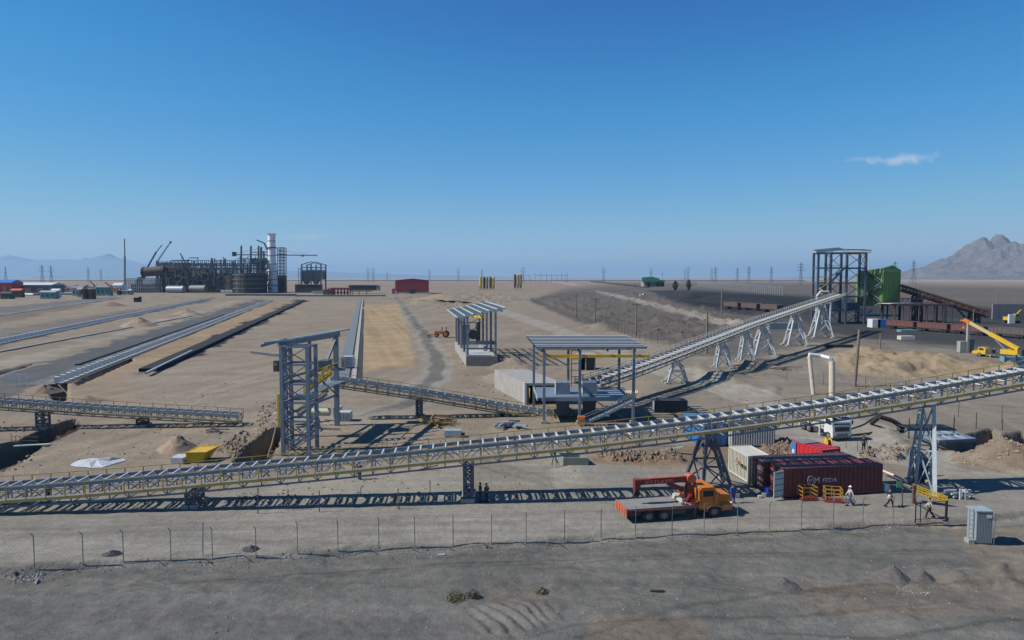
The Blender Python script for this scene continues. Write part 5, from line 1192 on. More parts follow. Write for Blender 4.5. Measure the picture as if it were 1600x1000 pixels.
def excavator(label, loc, rz, s):
    t = thing('excavator', label, 'excavator')
    for y in (-1.1, 1.1): P_(MB().prism([(-1.9, .2), (-1.6, .9), (1.6, .9), (1.9, .2), (1.5, 0), (-1.5, 0)], 'y', y - .3, y + .3), 'track', BLACK, t)
    P_(MB().box((-.4, 0, 1.6), (3.6, 2.5, 1.1)), 'upper_body', YELB, t); P_(MB().box((.7, -.7, 2.4), (1.3, 1.0, 1.4)), 'cab', YELB, t); P_(MB().box((.75, -1.22, 2.6), (1.0, .04, .8)), 'window', GLASS, t)
    P_(MB().beam((1.0, .3, 1.7), (3.4, .3, 4.2), .35, .5).beam((3.4, .3, 4.2), (5.4, .3, 3.9), .35, .4), 'boom', YELB, t); P_(MB().beam((5.4, .3, 4.0), (6.0, .3, 1.6), .3, .35), 'arm', YELB, t)
    P_(MB().prism([(5.6, 1.6), (6.3, 1.7), (6.6, .8), (5.9, .4), (5.4, .8)], 'y', -.2, .8), 'bucket', DARK, t)
    t.location = loc; t.rotation_euler = (0, 0, rz); t.scale = (s,) * 3; return t
excavator('yellow excavator by the grey wall at the far right edge', V(1581, 508, 300) * 1 + Vector((0, 0, -V(1581, 508, 300).z)), .15, 1.35)
def tractor(label, loc, rz, s, m):
    t = thing('tractor', label, 'tractor'); P_(MB().box((1.9, 0, 1.2), (1.8, .8, .8)), 'bonnet', m, t); P_(MB().box((.4, 0, 1.1), (1.4, .9, .5)), 'body', m, t)
    for x in (-.1, 1.0):
        for y in (-.6, .6): P_(MB().cyl((x, y, 1.2), (x, y, 2.6), .05), 'canopy_post', DARK, t)
    P_(MB().box((.45, 0, 2.65), (1.5, 1.5, .08)), 'canopy', m, t)
    for s_ in (-1, 1): wheel(t, 0, s_ * .8, .8, .4, m, out=s_); wheel(t, 2.3, s_ * .7, .5, .3, m, out=s_)
    P_(MB().beam((2.8, .5, .8), (4.2, .5, .5), .15, .2).beam((2.8, -.5, .8), (4.2, -.5, .5), .15, .2).box((4.4, 0, .45), (.5, 1.9, .7)), 'front_bucket', m, t)
    t.location = loc; t.rotation_euler = (0, 0, rz); t.scale = (s,) * 3
tractor('orange front loading tractor left of the small roofed frame', G(697, 527), math.pi, 1.35, ORANGE)
def pickup(label, loc, rz, m, s=1.0, group=None):
    t = thing('parked_car', label, 'car', (0, 0, 0), group); P_(MB().prism([(-2.2, .4), (-2.2, 1.0), (-.2, 1.05), (.0, 1.7), (1.2, 1.7), (1.7, 1.05), (2.4, .95), (2.4, .4)], 'y', -.85, .85), 'body', m, t)
    P_(MB().box((.6, 0, 1.4), (1.3, 1.74, .4)), 'windows', GLASS, t)
    for x in (-1.4, 1.5):
        for s_ in (-1, 1): wheel(t, x, s_ * .78, .36, .22, GREY, out=s_)
    t.location = loc; t.rotation_euler = (0, 0, rz); t.scale = (s,) * 3
pickup('white van parked on the dark yard left of the coal stockpile', G(1005, 463), .1, WHITE, 1.7)
pickup('small white car at the end of the pale road above the roofed frame', G(779, 487), .2, WHITE, 1.1)
pickup('orange and white loader parked on the coal yard before the wagons', G(1128, 469), .0, SALMON, 2.0)

# ---------------------------------------------------------------- baskets, booth, gate, pit, loose steel
def basket(label, px, py, rz, tilt=0, group='yellow railed work baskets'):
    t = thing('work_basket', label, 'basket', (0, 0, 0), group)
    P_(MB().box((0, 0, .12), (1.5, 1.1, .22)), 'floor_tray', RED, t)
    for x in (-.7, 0, .7):
        for y in (-.5, .5): bar(t, 'post', (x, y, .2), (x, y, 1.25), .06, .06, ORY)
    for z in (.5, .85, 1.22):
        for y in (-.5, .5): bar(t, 'rail', (-.72, y, z), (.72, y, z), .05, .05, ORY)
        for x in (-.7, .7): bar(t, 'rail', (x, -.5, z), (x, .5, z), .05, .05, ORY)
    t.location = onground(px, py); t.rotation_euler = (tilt, 0, rz); return t
ORY = mat('basket_orange_yellow', (.5, .26, .06), .5, 0, .1, dust=.03)
basket('left yellow railed basket with red tray against the maroon container lettering', 1261, 780, .1); basket('right yellow railed basket with red tray between the other basket and the walking man', 1301, 783, -.25)
bq = onground(1537, 843); BT = thing('guard_booth', 'grey corrugated sheet booth with ladder rails standing at the gap in the fence', 'booth', bq)
Pbt = mapper(bq, (1, -.06, 0), (.05, 1, 0))
boxP(Pbt, -.6, .6, 0, 1.1, .05, 2.5).build('body', GALV if False else mat('booth_grey_sheet', (.3, .36, .38), .45, 0, .08), BT)
for k in range(11): bar(BT, 'corrugation', Pbt(-.56 + k * .112, -.02, .1), Pbt(-.56 + k * .112, -.02, 2.45), .05, .05, mat('booth_grey_sheet', (.3, .36, .38)))
boxP(Pbt, -.66, .66, -.08, 1.2, 2.51, 2.6).build('roof', STEELL, BT); boxP(Pbt, .15, .5, -.075, -.06, 2.05, 2.3).build('notice', WHITE, BT)
for x in (-1.0, -.72): bar(BT, 'ladder_rail', Pbt(x, .2, 0), Pbt(x, .2, 2.7), .05, .05, STEELL)
for k in range(7): bar(BT, 'ladder_rung', Pbt(-1.0, .2, .4 + k * .35), Pbt(-.72, .2, .4 + k * .35), .03, .03, STEELL)
for x in (.74,): bar(BT, 'post', Pbt(x, .0, 0), Pbt(x + .1, .0, 2.6), .05, .05, STEELL)
boxP(Pbt, -1.15, -.7, -.1, .5, 0, .35).build('step_block', CONC, BT)
g0_ = G(1430, 817); GT = thing('gate', 'dark tubular gate with diagonal bar closing the fence near the booth', 'gate', g0_)
g1_ = G(1478, 815)
for p_q, h_, w__ in ((g0_, 1.75, .07), (g1_, 1.75, .14), (g0_.lerp(g1_, .16), 1.7, .05)): bar(GT, 'post', p_q, p_q + Vector((0, 0, h_)), w__, w__, BLACK)
rod(GT, 'rail', g0_ + Vector((0, 0, 1.7)), g1_ + Vector((0, 0, 1.7)), .035, DARK); rod(GT, 'rail', g0_ + Vector((0, 0, .3)), g1_ + Vector((0, 0, .3)), .03, DARK); rod(GT, 'diagonal_bar', g0_ + Vector((0, 0, 1.6)), g1_ + Vector((-.4, 0, .35)), .035, DARK)
YS = thing('stair_section', 'loose yellow stair section leaning beneath the tall right trestle', 'stair', G(1455, 783))
sA, sB = V(1428, 768, 59.5), V(1480, 786, 58.5)
for dz in (0, .22, .44, .62): bar(YS, 'rail', sA + Vector((0, 0, dz)), sB + Vector((0, 0, dz * .9)), .07, .09, YELB)
for k in range(9): q = sA.lerp(sB, k / 8); bar(YS, 'post', q, q + Vector((0, 0, .62)), .06, .06, YELB)
for k in range(8): q = sA.lerp(sB, (k + .5) / 8); bar(YS, 'tread', q, q + Vector((0, .8, 0)), .22, .05, RUST)
bar(YS, 'rust_red_prop', Vector((sA.x, sA.y, gz(sA.x, sA.y))), sA + Vector((0, 0, .6)), .22, .22, RUST)
BPn = thing('steel_bunker_plate', 'dark blue steel bunker side plate standing between the legs of the tall trestle', 'steel plate', G(1440, 757))
q = [V(1427, 754, 66), V(1456, 752, 66.5), V(1456, 722, 66.5), V(1448, 714, 66.5), V(1430, 712, 66)]
wallq(q, STEELD, 'plate', BPn, .12); wallq([v + Vector((.25, 1.3, .25)) for v in q], STEEL, 'plate', BPn, .12)
for k in range(3): bar(BPn, 'stiffener', q[0].lerp(q[1], .15 + k * .35) + Vector((0, -.1, 0)), q[4].lerp(q[2], .15 + k * .35) + Vector((0, -.1, 0)), .1, .1, STEELL if k == 0 else STEELD)
BPn2 = thing('blue_steel_frame', 'flat blue steel platform frame lying beside the excavation behind the tall trestle', 'steel frame', G(1470, 690))
fr = [V(1420, 673, 84), V(1478, 672, 85), V(1523, 687, 79), V(1465, 690, 78)]
for a_, b_ in zip(fr, fr[1:] + fr[:1]): bar(BPn2, 'edge_beam', a_, b_, .3, .35, STEEL)
for k in range(1, 6): bar(BPn2, 'cross_beam', fr[0].lerp(fr[1], k / 6), fr[3].lerp(fr[2], k / 6), .22, .25, STEELL if k % 2 else STEEL)
for a_ in fr: bar(BPn2, 'prop', Vector((a_.x, a_.y, gz(a_.x, a_.y) - .1)), a_, .15, .15, STEELD)
bar(BPn2, 'edge_beam', fr[0].lerp(fr[3], .5), fr[1].lerp(fr[2], .5), .3, .3, STEEL)
LS = [('loose_steel', 'white loose steel sections piled right of the yellow stair section', 1495, 778, 60, GALV, 14, 2.0)]
def steel_pile(label, px, py, m, n_, ln, seed, cat='steel pile', name='steel_section', sp=1.0, w_=.14):
    random.seed(seed); c = onground(px, py); t = thing('steel_pile', label, cat, c)
    for k in range(n_):
        a = random.uniform(-.5, .5) + (1.6 if k % 5 == 0 else 0); l = ln * random.uniform(.5, 1); q = c + Vector((random.uniform(-sp, sp), random.uniform(-sp, sp) * .8, .1 + k * .05)); d = Vector((math.cos(a), math.sin(a), random.uniform(-.05, .05))) * l / 2
        bar(t, name, q - d, q + d, w_, w_, m if k % 3 else GREY)
    return t
steel_pile('white loose steel sections piled right of the yellow stair section', 1494, 776, GALV, 14, 2.4, 5)
for px in (1500, 1508): 
    q = onground(px, 781); tag(bar(None, 'steel_trestle_post', q, q + Vector((0, 0, 1.0)), .12, .12, GALV), 'short white steel post %s by the loose steel pile' % ('left' if px == 1500 else 'right'), 'post')
steel_pile('orange yellow railing panels stacked beside the middle conveyor post', 684, 664, mat('yellow_ochre_steel', (.5, .27, .04), .5), 22, 3.6, 6, sp=1.6)
steel_pile('dark rusty pipes lying on the ground right of the left conveyor end', 338, 676, RUST, 7, 2.0, 8)
steel_pile('blue grey rollers and steel parts in front of the hopper station', 800, 668, STEELL, 14, 2.6, 9, sp=1.4, w_=.24)
steel_pile('dark scaffold tubes piled under the transfer tower', 495, 668, DARK, 16, 3.0, 10, sp=2.2)
steel_pile('scattered black steel parts lying below the winding shadow', 1222, 578, BLACK, 9, 4.0, 11, sp=3)
steel_pile('timber and steel lying by the small roofed frame', 800, 556, GREY, 14, 5, 12, sp=5)
bq_ = G(722, 682); BX = thing('steel_tank', 'small blue grey steel tank on skids beyond the long conveyor', 'tank', bq_)
MB().box(V(708, 676, bq_.y) + Vector((0, 0, 0)), (2.1, 1.2, .75)).build('body', STEELL, BX); MB().box(V(716, 679, bq_.y), (1.6, 1.0, .3)).build('skid', DARK, BX)
for k, (px, py, w_, h_, lab) in enumerate(((528, 651, .9, 1.5, 'narrow white sheet bundle right of the transfer tower'), (538, 657, 1.9, 1.3, 'white ribbed sheet stack right of the transfer tower'))):
    q = G(px, py); t = thing('sheet_stack', lab, 'sheet stack', q); MB().box((q.x, q.y, h_ / 2), (w_, 1.6, h_)).build('stack', PLASTIC, t)
    for j in range(4): bar(t, 'rib', (q.x - w_ / 2 + .1 + j * w_ / 4, q.y - .83, .05), (q.x - w_ / 2 + .1 + j * w_ / 4, q.y - .83, h_), .07, .07, GREY)
# open concrete pit with tripod
pq_ = G(900, 729); PT = thing('concrete_pit', 'open green grey concrete pit box beside the small excavation', 'pit', pq_)
Pp = mapper(G(880, 727), (1, 0, 0), (-.25, .97, 0))
for x0, x1, y0, y1 in ((0, 2.7, 0, .18), (0, 2.7, 2.2, 2.4), (0, .18, .183, 2.197), (2.52, 2.7, .183, 2.197)): boxP(Pp, x0, x1, y0, y1, -.5, .8).build('wall', mat('green_grey_concrete', (.2, .25, .22), .8), PT)
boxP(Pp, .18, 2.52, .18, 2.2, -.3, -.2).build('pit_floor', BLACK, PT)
q = onground(866, 728); TR = thing('tripod', 'thin dark steel tripod beside the concrete pit', 'tripod', q)
for a in (0, 2.1, 4.2, 5.2): rod(TR, 'leg', q + Vector((.55 * math.cos(a), .55 * math.sin(a), 0)), q + Vector((0, 0, 1.4)), .03, BLACK)
q = onground(672, 736); tag(MB().beam(q + Vector((-1.3, 0, .1)), q + Vector((.8, .4, .5)), .08, .08).build('bent_bar', DARK), 'thin dark bar lying under the conveyor near the slim column', 'bar')
q = onground(1040, 706); tag(MB().beam(q + Vector((-.6, 0, .2)), q + Vector((1.8, -1.2, .9)), .5, .1).build('green_ramp_plate', mat('pale_green_plate', (.25, .38, .3), .5)), 'pale green plate leaning by the clod heap left of the dark trestle', 'plate')
fr_ = [V(981, 697, 78), V(981, 709, 78), V(1055, 709, 78), V(1055, 697, 78)]; TF = thing('tube_frame', 'thin rusty tube barrier behind the clod heap', 'barrier', fr_[1])
for a_, b_ in ((0, 1), (0, 3), (3, 2)): rod(TF, 'tube', fr_[a_], fr_[b_], .035, RUST)
# goal shaped lagged pipe, poles
PG = thing('pipe_gantry', 'pale goal shaped pipe gantry behind the long conveyor right of centre', 'pipe gantry', G(1285, 615))
pa_, pb_ = G(1271, 616), G(1300, 618); b = MB(); b.path([pa_ + Vector((0, 0, -.1)), V(1265, 557, pa_.y)], .38); b.build('post', PIPEC, PG); b = MB(); b.path([pb_ + Vector((0, 0, -.1)), V(1300, 565, pb_.y)], .52); b.build('post', PIPEC, PG); b = MB(); b.path([V(1264, 554, pa_.y), V(1282, 556, pa_.y), V(1297, 560, pb_.y), V(1303, 569, pb_.y)], .36); b.build('pipe', WHITE, PG)
POLES = [(900, 460, 497, 'wooden pole with crossarm at the left end of the old fence field', .25), (930, 465, 505, 'wooden pole with crossarm right of the leftmost one in the fenced field', .25), (994, 473, 524, 'wooden pole in the middle of the fenced field behind the purlin roof', .25),
         (1127, 450, 496, 'tall wooden pole before the coal stockpile wagons', .3), (1104, 487, 552, 'thick wooden pole crossing behind the inclined conveyor', .3), (1335, 515, 604, 'tall leaning rusty pole right of the pipe gantry', .3), (1375, 522, 545, 'short pole on the track below the green building', .22),
         (1104 - 60, 500, 524, 'short thin stake on the dark rough field', .12), (1520, 484, 520, 'slender grey pole at the corner of the grey wall', .2), (1558, 455, 480, 'pole rising beyond the grey wall at the right', .35), (1538, 565, 575, 'short post beside the yellow crane', .2), (1437, 672, 690, 'thin stake behind the tall trestle', .06), (1491, 648, 661, 'thin stake at the left of the right hand excavation', .06), (1525, 644, 670, 'thin stake in the middle of the right hand excavation', .06), (1566, 655, 672, 'thin stake by the far end of the right hand excavation', .06)]
for px, pt, pb, lab, r in POLES:
    q = G(px, pb); t = thing('utility_pole', lab, 'pole', q); top = V(px, pt, q.y); top.x = q.x + (.6 if px == 1335 else 0)
    MB().cyl(q + Vector((0, 0, -.4)), top, r * 1.15, r * .8, 8).build('shaft', WOOD if r > .1 else DARK, t)
    if px in (900, 930, 994): bar(t, 'crossarm', top + Vector((-1.6, 0, -.7)), top + Vector((1.6, 0, -.7)), .22, .22, WOOD)
    if px == 900: rod(t, 'side_post', V(893, 486, q.y), V(893, 474, q.y), .1, WOOD)
# site stakes by the road
STK = [(403, 762, 803, .045), (450, 764, 797, .04), (317, 816, 868, .04), (374, 774, 783, .03), (499, 767, 800, .04), (564, 761, 776, .035), (622, 763, 795, .04), (624, 770, 797, .03), (672, 751, 773, .035), (1218, 698, 722, .04), (1268, 696, 718, .04), (1322, 676, 700, .03), (1340, 684, 706, .03), (1355, 690, 709, .03), (1410, 752, 790, .05), (1178, 708, 730, .03)]
NEXT = ['beside rubble at the left', 'left of the transfer tower foot line', 'taller than the fence at the left, just inside it', 'short one beside the rubble', 'below the transfer tower', 'right of the lone worker', 'on the shadow left of the slim column', 'touching its taller twin left of the slim column', 'just left of the slim column', 'behind the cream container', 'above the red container', 'left of the white truck grille', 'below the white truck bumper', 'next to the man above the red container', 'carrying a pale notice left of the tall trestle', 'in the clods behind the cream container']
for (px, pt, pb, r), s_ in zip(STK, NEXT):
    q = onground(px, pb); o = MB().cyl(q, V(px, pt, q.y), r, r, 6).build('marker_stake', DARK if px != 317 else GREY); o.data.transform(Matrix.Translation(-q)); o.location = q; tag(o, 'thin upright steel stake ' + s_, 'stake')
q = V(1405, 757, G(1410, 790).y); tag(MB().box(q, (.45, .04, .55)).build('notice_board', GREENT), 'small pale green notice board on the stake left of the tall trestle', 'sign')
# dark pipe boom on the slope
DB = thing('pipe_bundle', 'dark pipe section propped on the sandy slope right of the white truck', 'pipe', G(1395, 672))
b = MB(); b.path([onground(1362, 664, .2), V(1374, 651, 88), V(1394, 657, 88), V(1412, 668, 88)], .3); b.build('pipe', BLACK, DB); b = MB(); b.path([V(1412, 667, 88), V(1408, 674, 88), V(1404, 670, 87)], .25); b.build('elbow', BLACK, DB)
CB = MB(); CB.path([onground(1328, 672, .05), onground(1350, 664, .05), onground(1368, 652, .1)], .1); tag(CB.build('black_hose', BLACK), 'black hose running up the slope behind the white truck', 'hose')
CB = MB(); CB.path([onground(1320, 682, .08), onground(1360, 680, .08), onground(1378, 676, .08), onground(1391, 671, .08)], .12); tag(CB.build('black_hose', BLACK), 'black hose lying flat on the ground right of the white truck cab', 'hose')
CB = MB(); CB.path([V(1378, 735, 68), V(1400, 744, 66), V(1418, 753, 65)], .12); tag(CB.build('pale_pipe', PIPEC), 'pale pipe running from the maroon container end to the tall trestle', 'pipe')
tag(MB().box(onground(1383.5, 768, .4), (.45, .45, .75)).build('white_drum', WHITE), 'white drum at the right end of the maroon container', 'drum')
tag(MB().cyl(onground(1198, 775, 0), onground(1198, 775, .85), .28, .28, 12).build('blue_drum', BCLOTH), 'blue drum at the open door of the maroon container', 'drum')
tag(MB().box(onground(1193, 776, .2), (.35, .3, .35)).box(onground(1187, 777, .12), (.3, .3, .2)).build('cardboard_box', CREAM), 'small pale boxes on the ground by the open container door', 'boxes')
tag(MB().box(onground(1027, 914, .06), (.9, .12, .16)).build('timber_plank', DARK), 'dark plank lying alone on the foreground dirt', 'plank')
tag(MB().box(onground(690, 857, .04), (.5, .3, .06), .2).build('pale_blue_sheet', STEELL), 'small pale blue sheet on the berm by the fence', 'sheet')
b = MB(); random.seed(21); c = G(152, 724)
n_ = 14
vs = [c + Vector((0, 0, .45))]
for k in range(n_): a = 2 * math.pi * k / n_; r = random.uniform(.75, 1.25); vs.append(c + Vector((2.6 * r * math.cos(a), 2.2 * r * math.sin(a), .06)))
for k in range(n_): a = 2 * math.pi * k / n_; r = random.uniform(.35, .6); vs.append(c + Vector((2.6 * r * math.cos(a), 2.2 * r * math.sin(a), random.uniform(.1, .5))))
fs = [(0, 1 + n_ + k, 1 + n_ + (k + 1) % n_) for k in range(n_)] + [(1 + n_ + k, 1 + k, 1 + (k + 1) % n_, 1 + n_ + (k + 1) % n_) for k in range(n_)]
b.add(vs, fs); tag(b.build('plastic_sheet', PLASTIC), 'crumpled white sheet spread over the dirt beyond the left conveyor', 'sheet')
# trench crossings and guard rails at left
ft = thing('footbridge', 'pale plank footbridge with rusty railing over the dark left trench', 'footbridge', G(50, 696)); fa, fb = V(22, 697, 80), V(78, 694, 80.5)
bar(ft, 'plank', fa, fb, .5, .12, CREAM)
for k in range(3): q = V(18 + k * 7, 697, 80); rod(ft, 'railing_post', q, q + Vector((0, 0, 1.2)), .03, RUST)
rod(ft, 'railing', V(18, 682, 80), V(60, 683, 80), .025, RUST); rod(ft, 'railing', V(18, 688, 80), V(60, 689, 80), .025, RUST)
sc_ = thing('scaffold_cage', 'small tube scaffold beside the grey strip at the far left', 'scaffold', G(25, 602)); Pz = mapper(G(12, 604), (1, 0, 0), (0, 1, 0))
frame(sc_, Pz, [0, 1.6, 3.0], [0, 1.4], [1.2, 2.2], GALV, .07, .08, [(0, 0)], [], GALV, GALV)
mg = thing('machine_cage', 'small fenced machine skid right of the transfer tower top', 'cage', G(547, 577)); Pz = mapper(G(538, 577), (1, 0, 0), (0, 1, 0))
frame(mg, Pz, [0, 1.1, 2.2], [0, 1.5], [1.1, 2.1], RUST, .09, .08); boxP(Pz, .3, 1.9, .3, 1.3, .05, 1.0).build('engine', DARK, mg)
hk = thing('machine_skid', 'small dark green machine left of the transfer tower top', 'machine', G(431, 581)); Pz = mapper(G(427, 581), (1, 0, 0), (0, 1, 0)); boxP(Pz, 0, .9, 0, 1.2, 0, 2.3).build('body', DARK, hk); boxP(Pz, .1, .8, -.05, 0, 1.3, 1.9).build('panel', GREY, hk)
wm = thing('wall', 'grey concrete retaining wall at the far right beyond the wagons', 'wall', G(1580, 508))
q0, q1 = V(1550, 506, 330), V(1640, 506, 330); hh = V(1550, 475, 330).z
for k in range(8): a_, b_ = q0.lerp(q1, k / 8 + .003), q0.lerp(q1, (k + 1) / 8 - .003); wallq([p_(a_, -.5), p_(b_, -.5), p_(b_, hh), p_(a_, hh)], GREY, 'panel', wm, .8)
tag(boxP(lambda x, y, z: G(1569, 505) + Vector((x, y - 3, z)), 0, 2.6, 0, 1, 0, 4).build('white_door_panel', WHITE), 'white door panel standing before the grey wall', 'panel')
cc = thing('concrete_column', 'pale concrete post and block left of the yellow crane', 'concrete block', G(1513, 551)); Pz = mapper(G(1505, 551), (1, 0, 0), (0, 1, 0))
boxP(Pz, 1.0, 1.6, 0, .6, 0, 8.2).build('post', CONC, cc); boxP(Pz, -.8, .9, .1, 1.5, 0, 3).build('block', CONC, cc); boxP(Pz, 1.7, 3, .2, 1.5, 0, 3.6).build('block', CONCD, cc)
for i, (px, lab) in enumerate(((1573, 'teal tank panel left of the dark green frame post'), (1591, 'teal tank panel at the right edge above the conveyor'))):
    q = G(px, 578); t = thing('teal_tank', lab, 'tank', q); MB().box(q + Vector((0, 0, 1.6)), (2.2, 1.6, 2.6)).build('body', TEAL, t)
    for k in (-1, 1): bar(t, 'post', q + Vector((k * 1.15, -.9, 0)), q + Vector((k * 1.15, -.9, 3.4)), .22, .22, STEELD)
    for z in (1.2, 2.2): bar(t, 'band', q + Vector((-1.1, -.85, z)), q + Vector((1.1, -.85, z)), .1, .12, STEELL)
tag(boxP(lambda x, y, z: G(1408, 519) + Vector((x, y, z)), 0, 6.5, 0, 3, 0, .8).build('turquoise_sheet_stack', TEAL), 'turquoise sheet stack on the dark yard below the loading frame', 'sheet stack')
tag(boxP(lambda x, y, z: G(1408, 531) + Vector((x, y, z)), 0, 4.5, 0, 2.4, 0, 1.2).build('timber_crate', CREAM), 'pale timber crate stack on the dirt below the turquoise stack', 'crate')
tag(MB().box(onground(1222, 514, 1.2), (11, 3, 2.4)).build('long_grey_cabin', STEEL), 'long blue grey cabin behind the wide white trestle', 'cabin')
tag(MB().box(onground(1310, 543, .4), (8, 1.2, .8)).build('black_beam', BLACK), 'long black beam on the dirt left of the leaning pole', 'beam')

# ---------------------------------------------------------------- perimeter fence
FN = thing('perimeter_fence', 'long chain link perimeter fence with barbed wire arms across the foreground', 'fence', FENCE[0] * 1.0)
FG = [Vector((p.x, p.y, gz(p.x, p.y + .25))) for p in FENCE]
FH = 2.0
post_b = MB()
for k, p in enumerate(FG):
    if k == 0: continue
    b = MB(); b.cyl(p - Vector((0, 0, .2)), p + Vector((0, 0, FH)), .032, .032, 6); b.cyl(p + Vector((0, 0, FH)), p + Vector((0, -.38, FH + .36)), .028, .022, 6)
    b.build('post', mat('fence_post_grey', (.2, .2, .19), .6), FN)
for z, dy, r in ((FH - .04, 0, .012), (.9, 0, .006), (FH + .12, -.13, .006), (FH + .3, -.32, .006)):
    b = MB()
    for p, q in zip(FG, FG[1:]): b.cyl(p + Vector((0, dy, z)), q + Vector((0, dy, z)), r, r, 4, False)
    b.build('wire', GREY, FN)
b = MB()
for p, q in zip(FG, FG[1:]):
    n_ = int((q - p).length / .22)
    for k in range(n_):
        for s in (0, 1):
            a_ = p.lerp(q, k / n_); c_ = p.lerp(q, min(1, (k + 5) / n_)) if k + 5 <= n_ else None
            if c_ is None: continue
            za, zc = (0.05, FH - .1) if s == 0 else (FH - .1, .05)
            u = Vector((0, 0, .006)); b.add([a_ + Vector((0, 0, za)) - u, c_ + Vector((0, 0, zc)) - u, c_ + Vector((0, 0, zc)) + u, a_ + Vector((0, 0, za)) + u], [(0, 1, 2, 3)])
b.build('chain_link_mesh', GREY, FN, 'stuff')
# thin stake fence over the rough field
def stake_fence(label, pts, step, h, r, m=DARK, wires=3):
    pts = [G(a, b_) for a, b_ in pts]; N = frames_along(pts, step); t = thing('wire_fence', label, 'fence', N[0])
    N = [Vector((p.x, p.y, gz(p.x, p.y))) for p in N]
    for p in N: rod(t, 'post', p - Vector((0, 0, .1)), p + Vector((0, 0, h)), r, m)
    for k in range(wires):
        b = MB(); z = h * (k + .9) / wires
        for p, q in zip(N, N[1:]): b.cyl(p + Vector((0, 0, z)), q + Vector((0, 0, z)), r * .3, r * .3, 4, False)
        b.build('wire', m, t)
stake_fence('old post and wire fence along the near side of the dark rough field', [(829, 470), (862, 486), (905, 503), (950, 514), (1000, 531), (1040, 541), (1075, 552)], 5, 2.6, .06)
stake_fence('old post and wire fence along the far side of the dark rough field', [(829, 470), (880, 463), (940, 458), (1010, 452)], 12, 2.6, .09)
stake_fence('tall thin light pole row beyond the coal stockpile', [(1090, 447), (1130, 452), (1160, 455), (1200, 460), (1222, 463)], 14, 11, .16, GALV, 1)
stake_fence('post fence crossing the slope behind the pipe gantry', [(1180, 588), (1258, 599), (1330, 606), (1420, 617)], 7, 2.4, .04)
stake_fence('post and wire fence crossing the slope at the right hand excavation', [(1440, 642), (1500, 652), (1560, 660), (1640, 668)], 6, 2.4, .04)

# ---------------------------------------------------------------- stacker strips with concrete piers
def strip(label, p0, p1, wid, step, ps, m_slab, m_pier, group=None, z=.5, piers=True, rails=True, off=0.0, name='foundation_strip', maxn=290, beams=True):
    a_, b_ = G(*p0), G(*p1); d = (b_ - a_); L_ = d.length; u = d / L_; s = Vector((u.y, -u.x, 0))
    t = thing(name, label, 'track foundation', a_)
    n_ = min(maxn, int(L_ / step))
    b = MB(); seg = 40
    for k in range(seg):
        q0, q1 = a_.lerp(b_, k / seg), a_.lerp(b_, (k + 1) / seg)
        b.beam(q0 + Vector((0, 0, z / 2 - .15)), q1 + Vector((0, 0, z / 2 - .15)), wid, z)
    b.build('ballast_slab', m_slab, t)
    if piers:
        me = MB().box((0, 0, 0), (1, 1, 1)); pm = me.build('p', m_pier); pme = pm.data; bpy.data.objects.remove(pm)
        ang = math.atan2(u.y, u.x)
        for k in range(n_):
            q = a_ + u * (k + .5) * (L_ / n_) + s * (wid / 2 - ps[1] / 2 + .3 + off)
            o = bpy.data.objects.new('pier', pme); link(o, t); o.location = L(t, q + Vector((0, 0, ps[2] / 2 + z * .4))); o.rotation_euler = (0, 0, ang); o.scale = (ps[0], ps[1], ps[2])
    if rails:
        for k in (-.3, .1): 
            b = MB(); b.beam(a_ + s * wid * k + Vector((0, 0, z + .05)), b_ + s * wid * k + Vector((0, 0, z + .05)), .25, .3); b.build('rail', STEELL, t)
    if beams:
        b = MB(); b.beam(a_ + s * (wid / 2 + .9) + Vector((0, 0, .05)), b_ + s * (wid / 2 + .9) + Vector((0, 0, .05)), .9, .3); b.build('edge_kerb', KERB, t); b = MB(); b.beam(a_ + s * (wid / 2 + 2.0), b_ + s * (wid / 2 + 2.0), 1.0, .16); b.build('shadow_line_strip', BLACK, t)  # flat black strip stands in for the shadow line of the cut
    return t
PIER = mat('white_pier_concrete', (.85, .85, .8), .8, 0, .1, dust=.03)
KERB = mat('pale_kerb', (.42, .4, .37), .8, 0, .1, dust=.05)
GRAV = mat('dark_ballast', (.12, .13, .14), .9, 0, .2, dust=.1, bump=.4)
strip('nearest long strip of white piers running from the left pit to the plant', (62, 601), (422, 469), 5.0, 2.9, (.7, .8, 1.15), GRAV, PIER, z=.16, rails=False)
strip('second strip of pale piers further left, ending before the plant', (-40, 541), (330, 466), 6.0, 3.4, (1.0, 1.2, 1.3), GRAV, PIER, z=.16, rails=False)
strip('grey conveyor strip at the far left behind the twin dark drums', (-40, 496), (186, 464.5), 9, 6, (1, 1, 1), GRAV, CONC, piers=False, z=.2, rails=False)
strip('grey belt strip running from the transfer tower back to the red hall road', (533, 598), (562, 469.5), 2.8, 4, (.3, .3, .5), mat('grey_belt', (.17, .2, .21), .6), DARK, z=.3, rails=False)
strip('black steel channel strip in the dark cutting right of the ochre ground', (232, 581), (473, 470), 3.8, 6, (.3, .3, .5), mat('black_channel', (.012, .013, .016), .95, dust=0), STEELL, piers=False, z=.9, rails=False, beams=False)
q0, q1 = G(228, 583, .7), G(300, 548, .8); t = thing('pale_steel_beam', 'pale steel beam lying on the near end of the black channel strip', 'beam', q0); bar(t, 'beam', q0, q1, .5, .4, STEELL)
strip('thin pale kerb line across the far left flat ground', (-30, 556), (300, 494), .8, 3, (1, 1, 1), CONC, CONC, piers=False, rails=False, beams=False)
strip('thin dark pipe line left of the nearest pier strip', (120, 571), (350, 492), .8, 3, (1, 1, 1), DARK, CONC, piers=False, rails=False, beams=False)

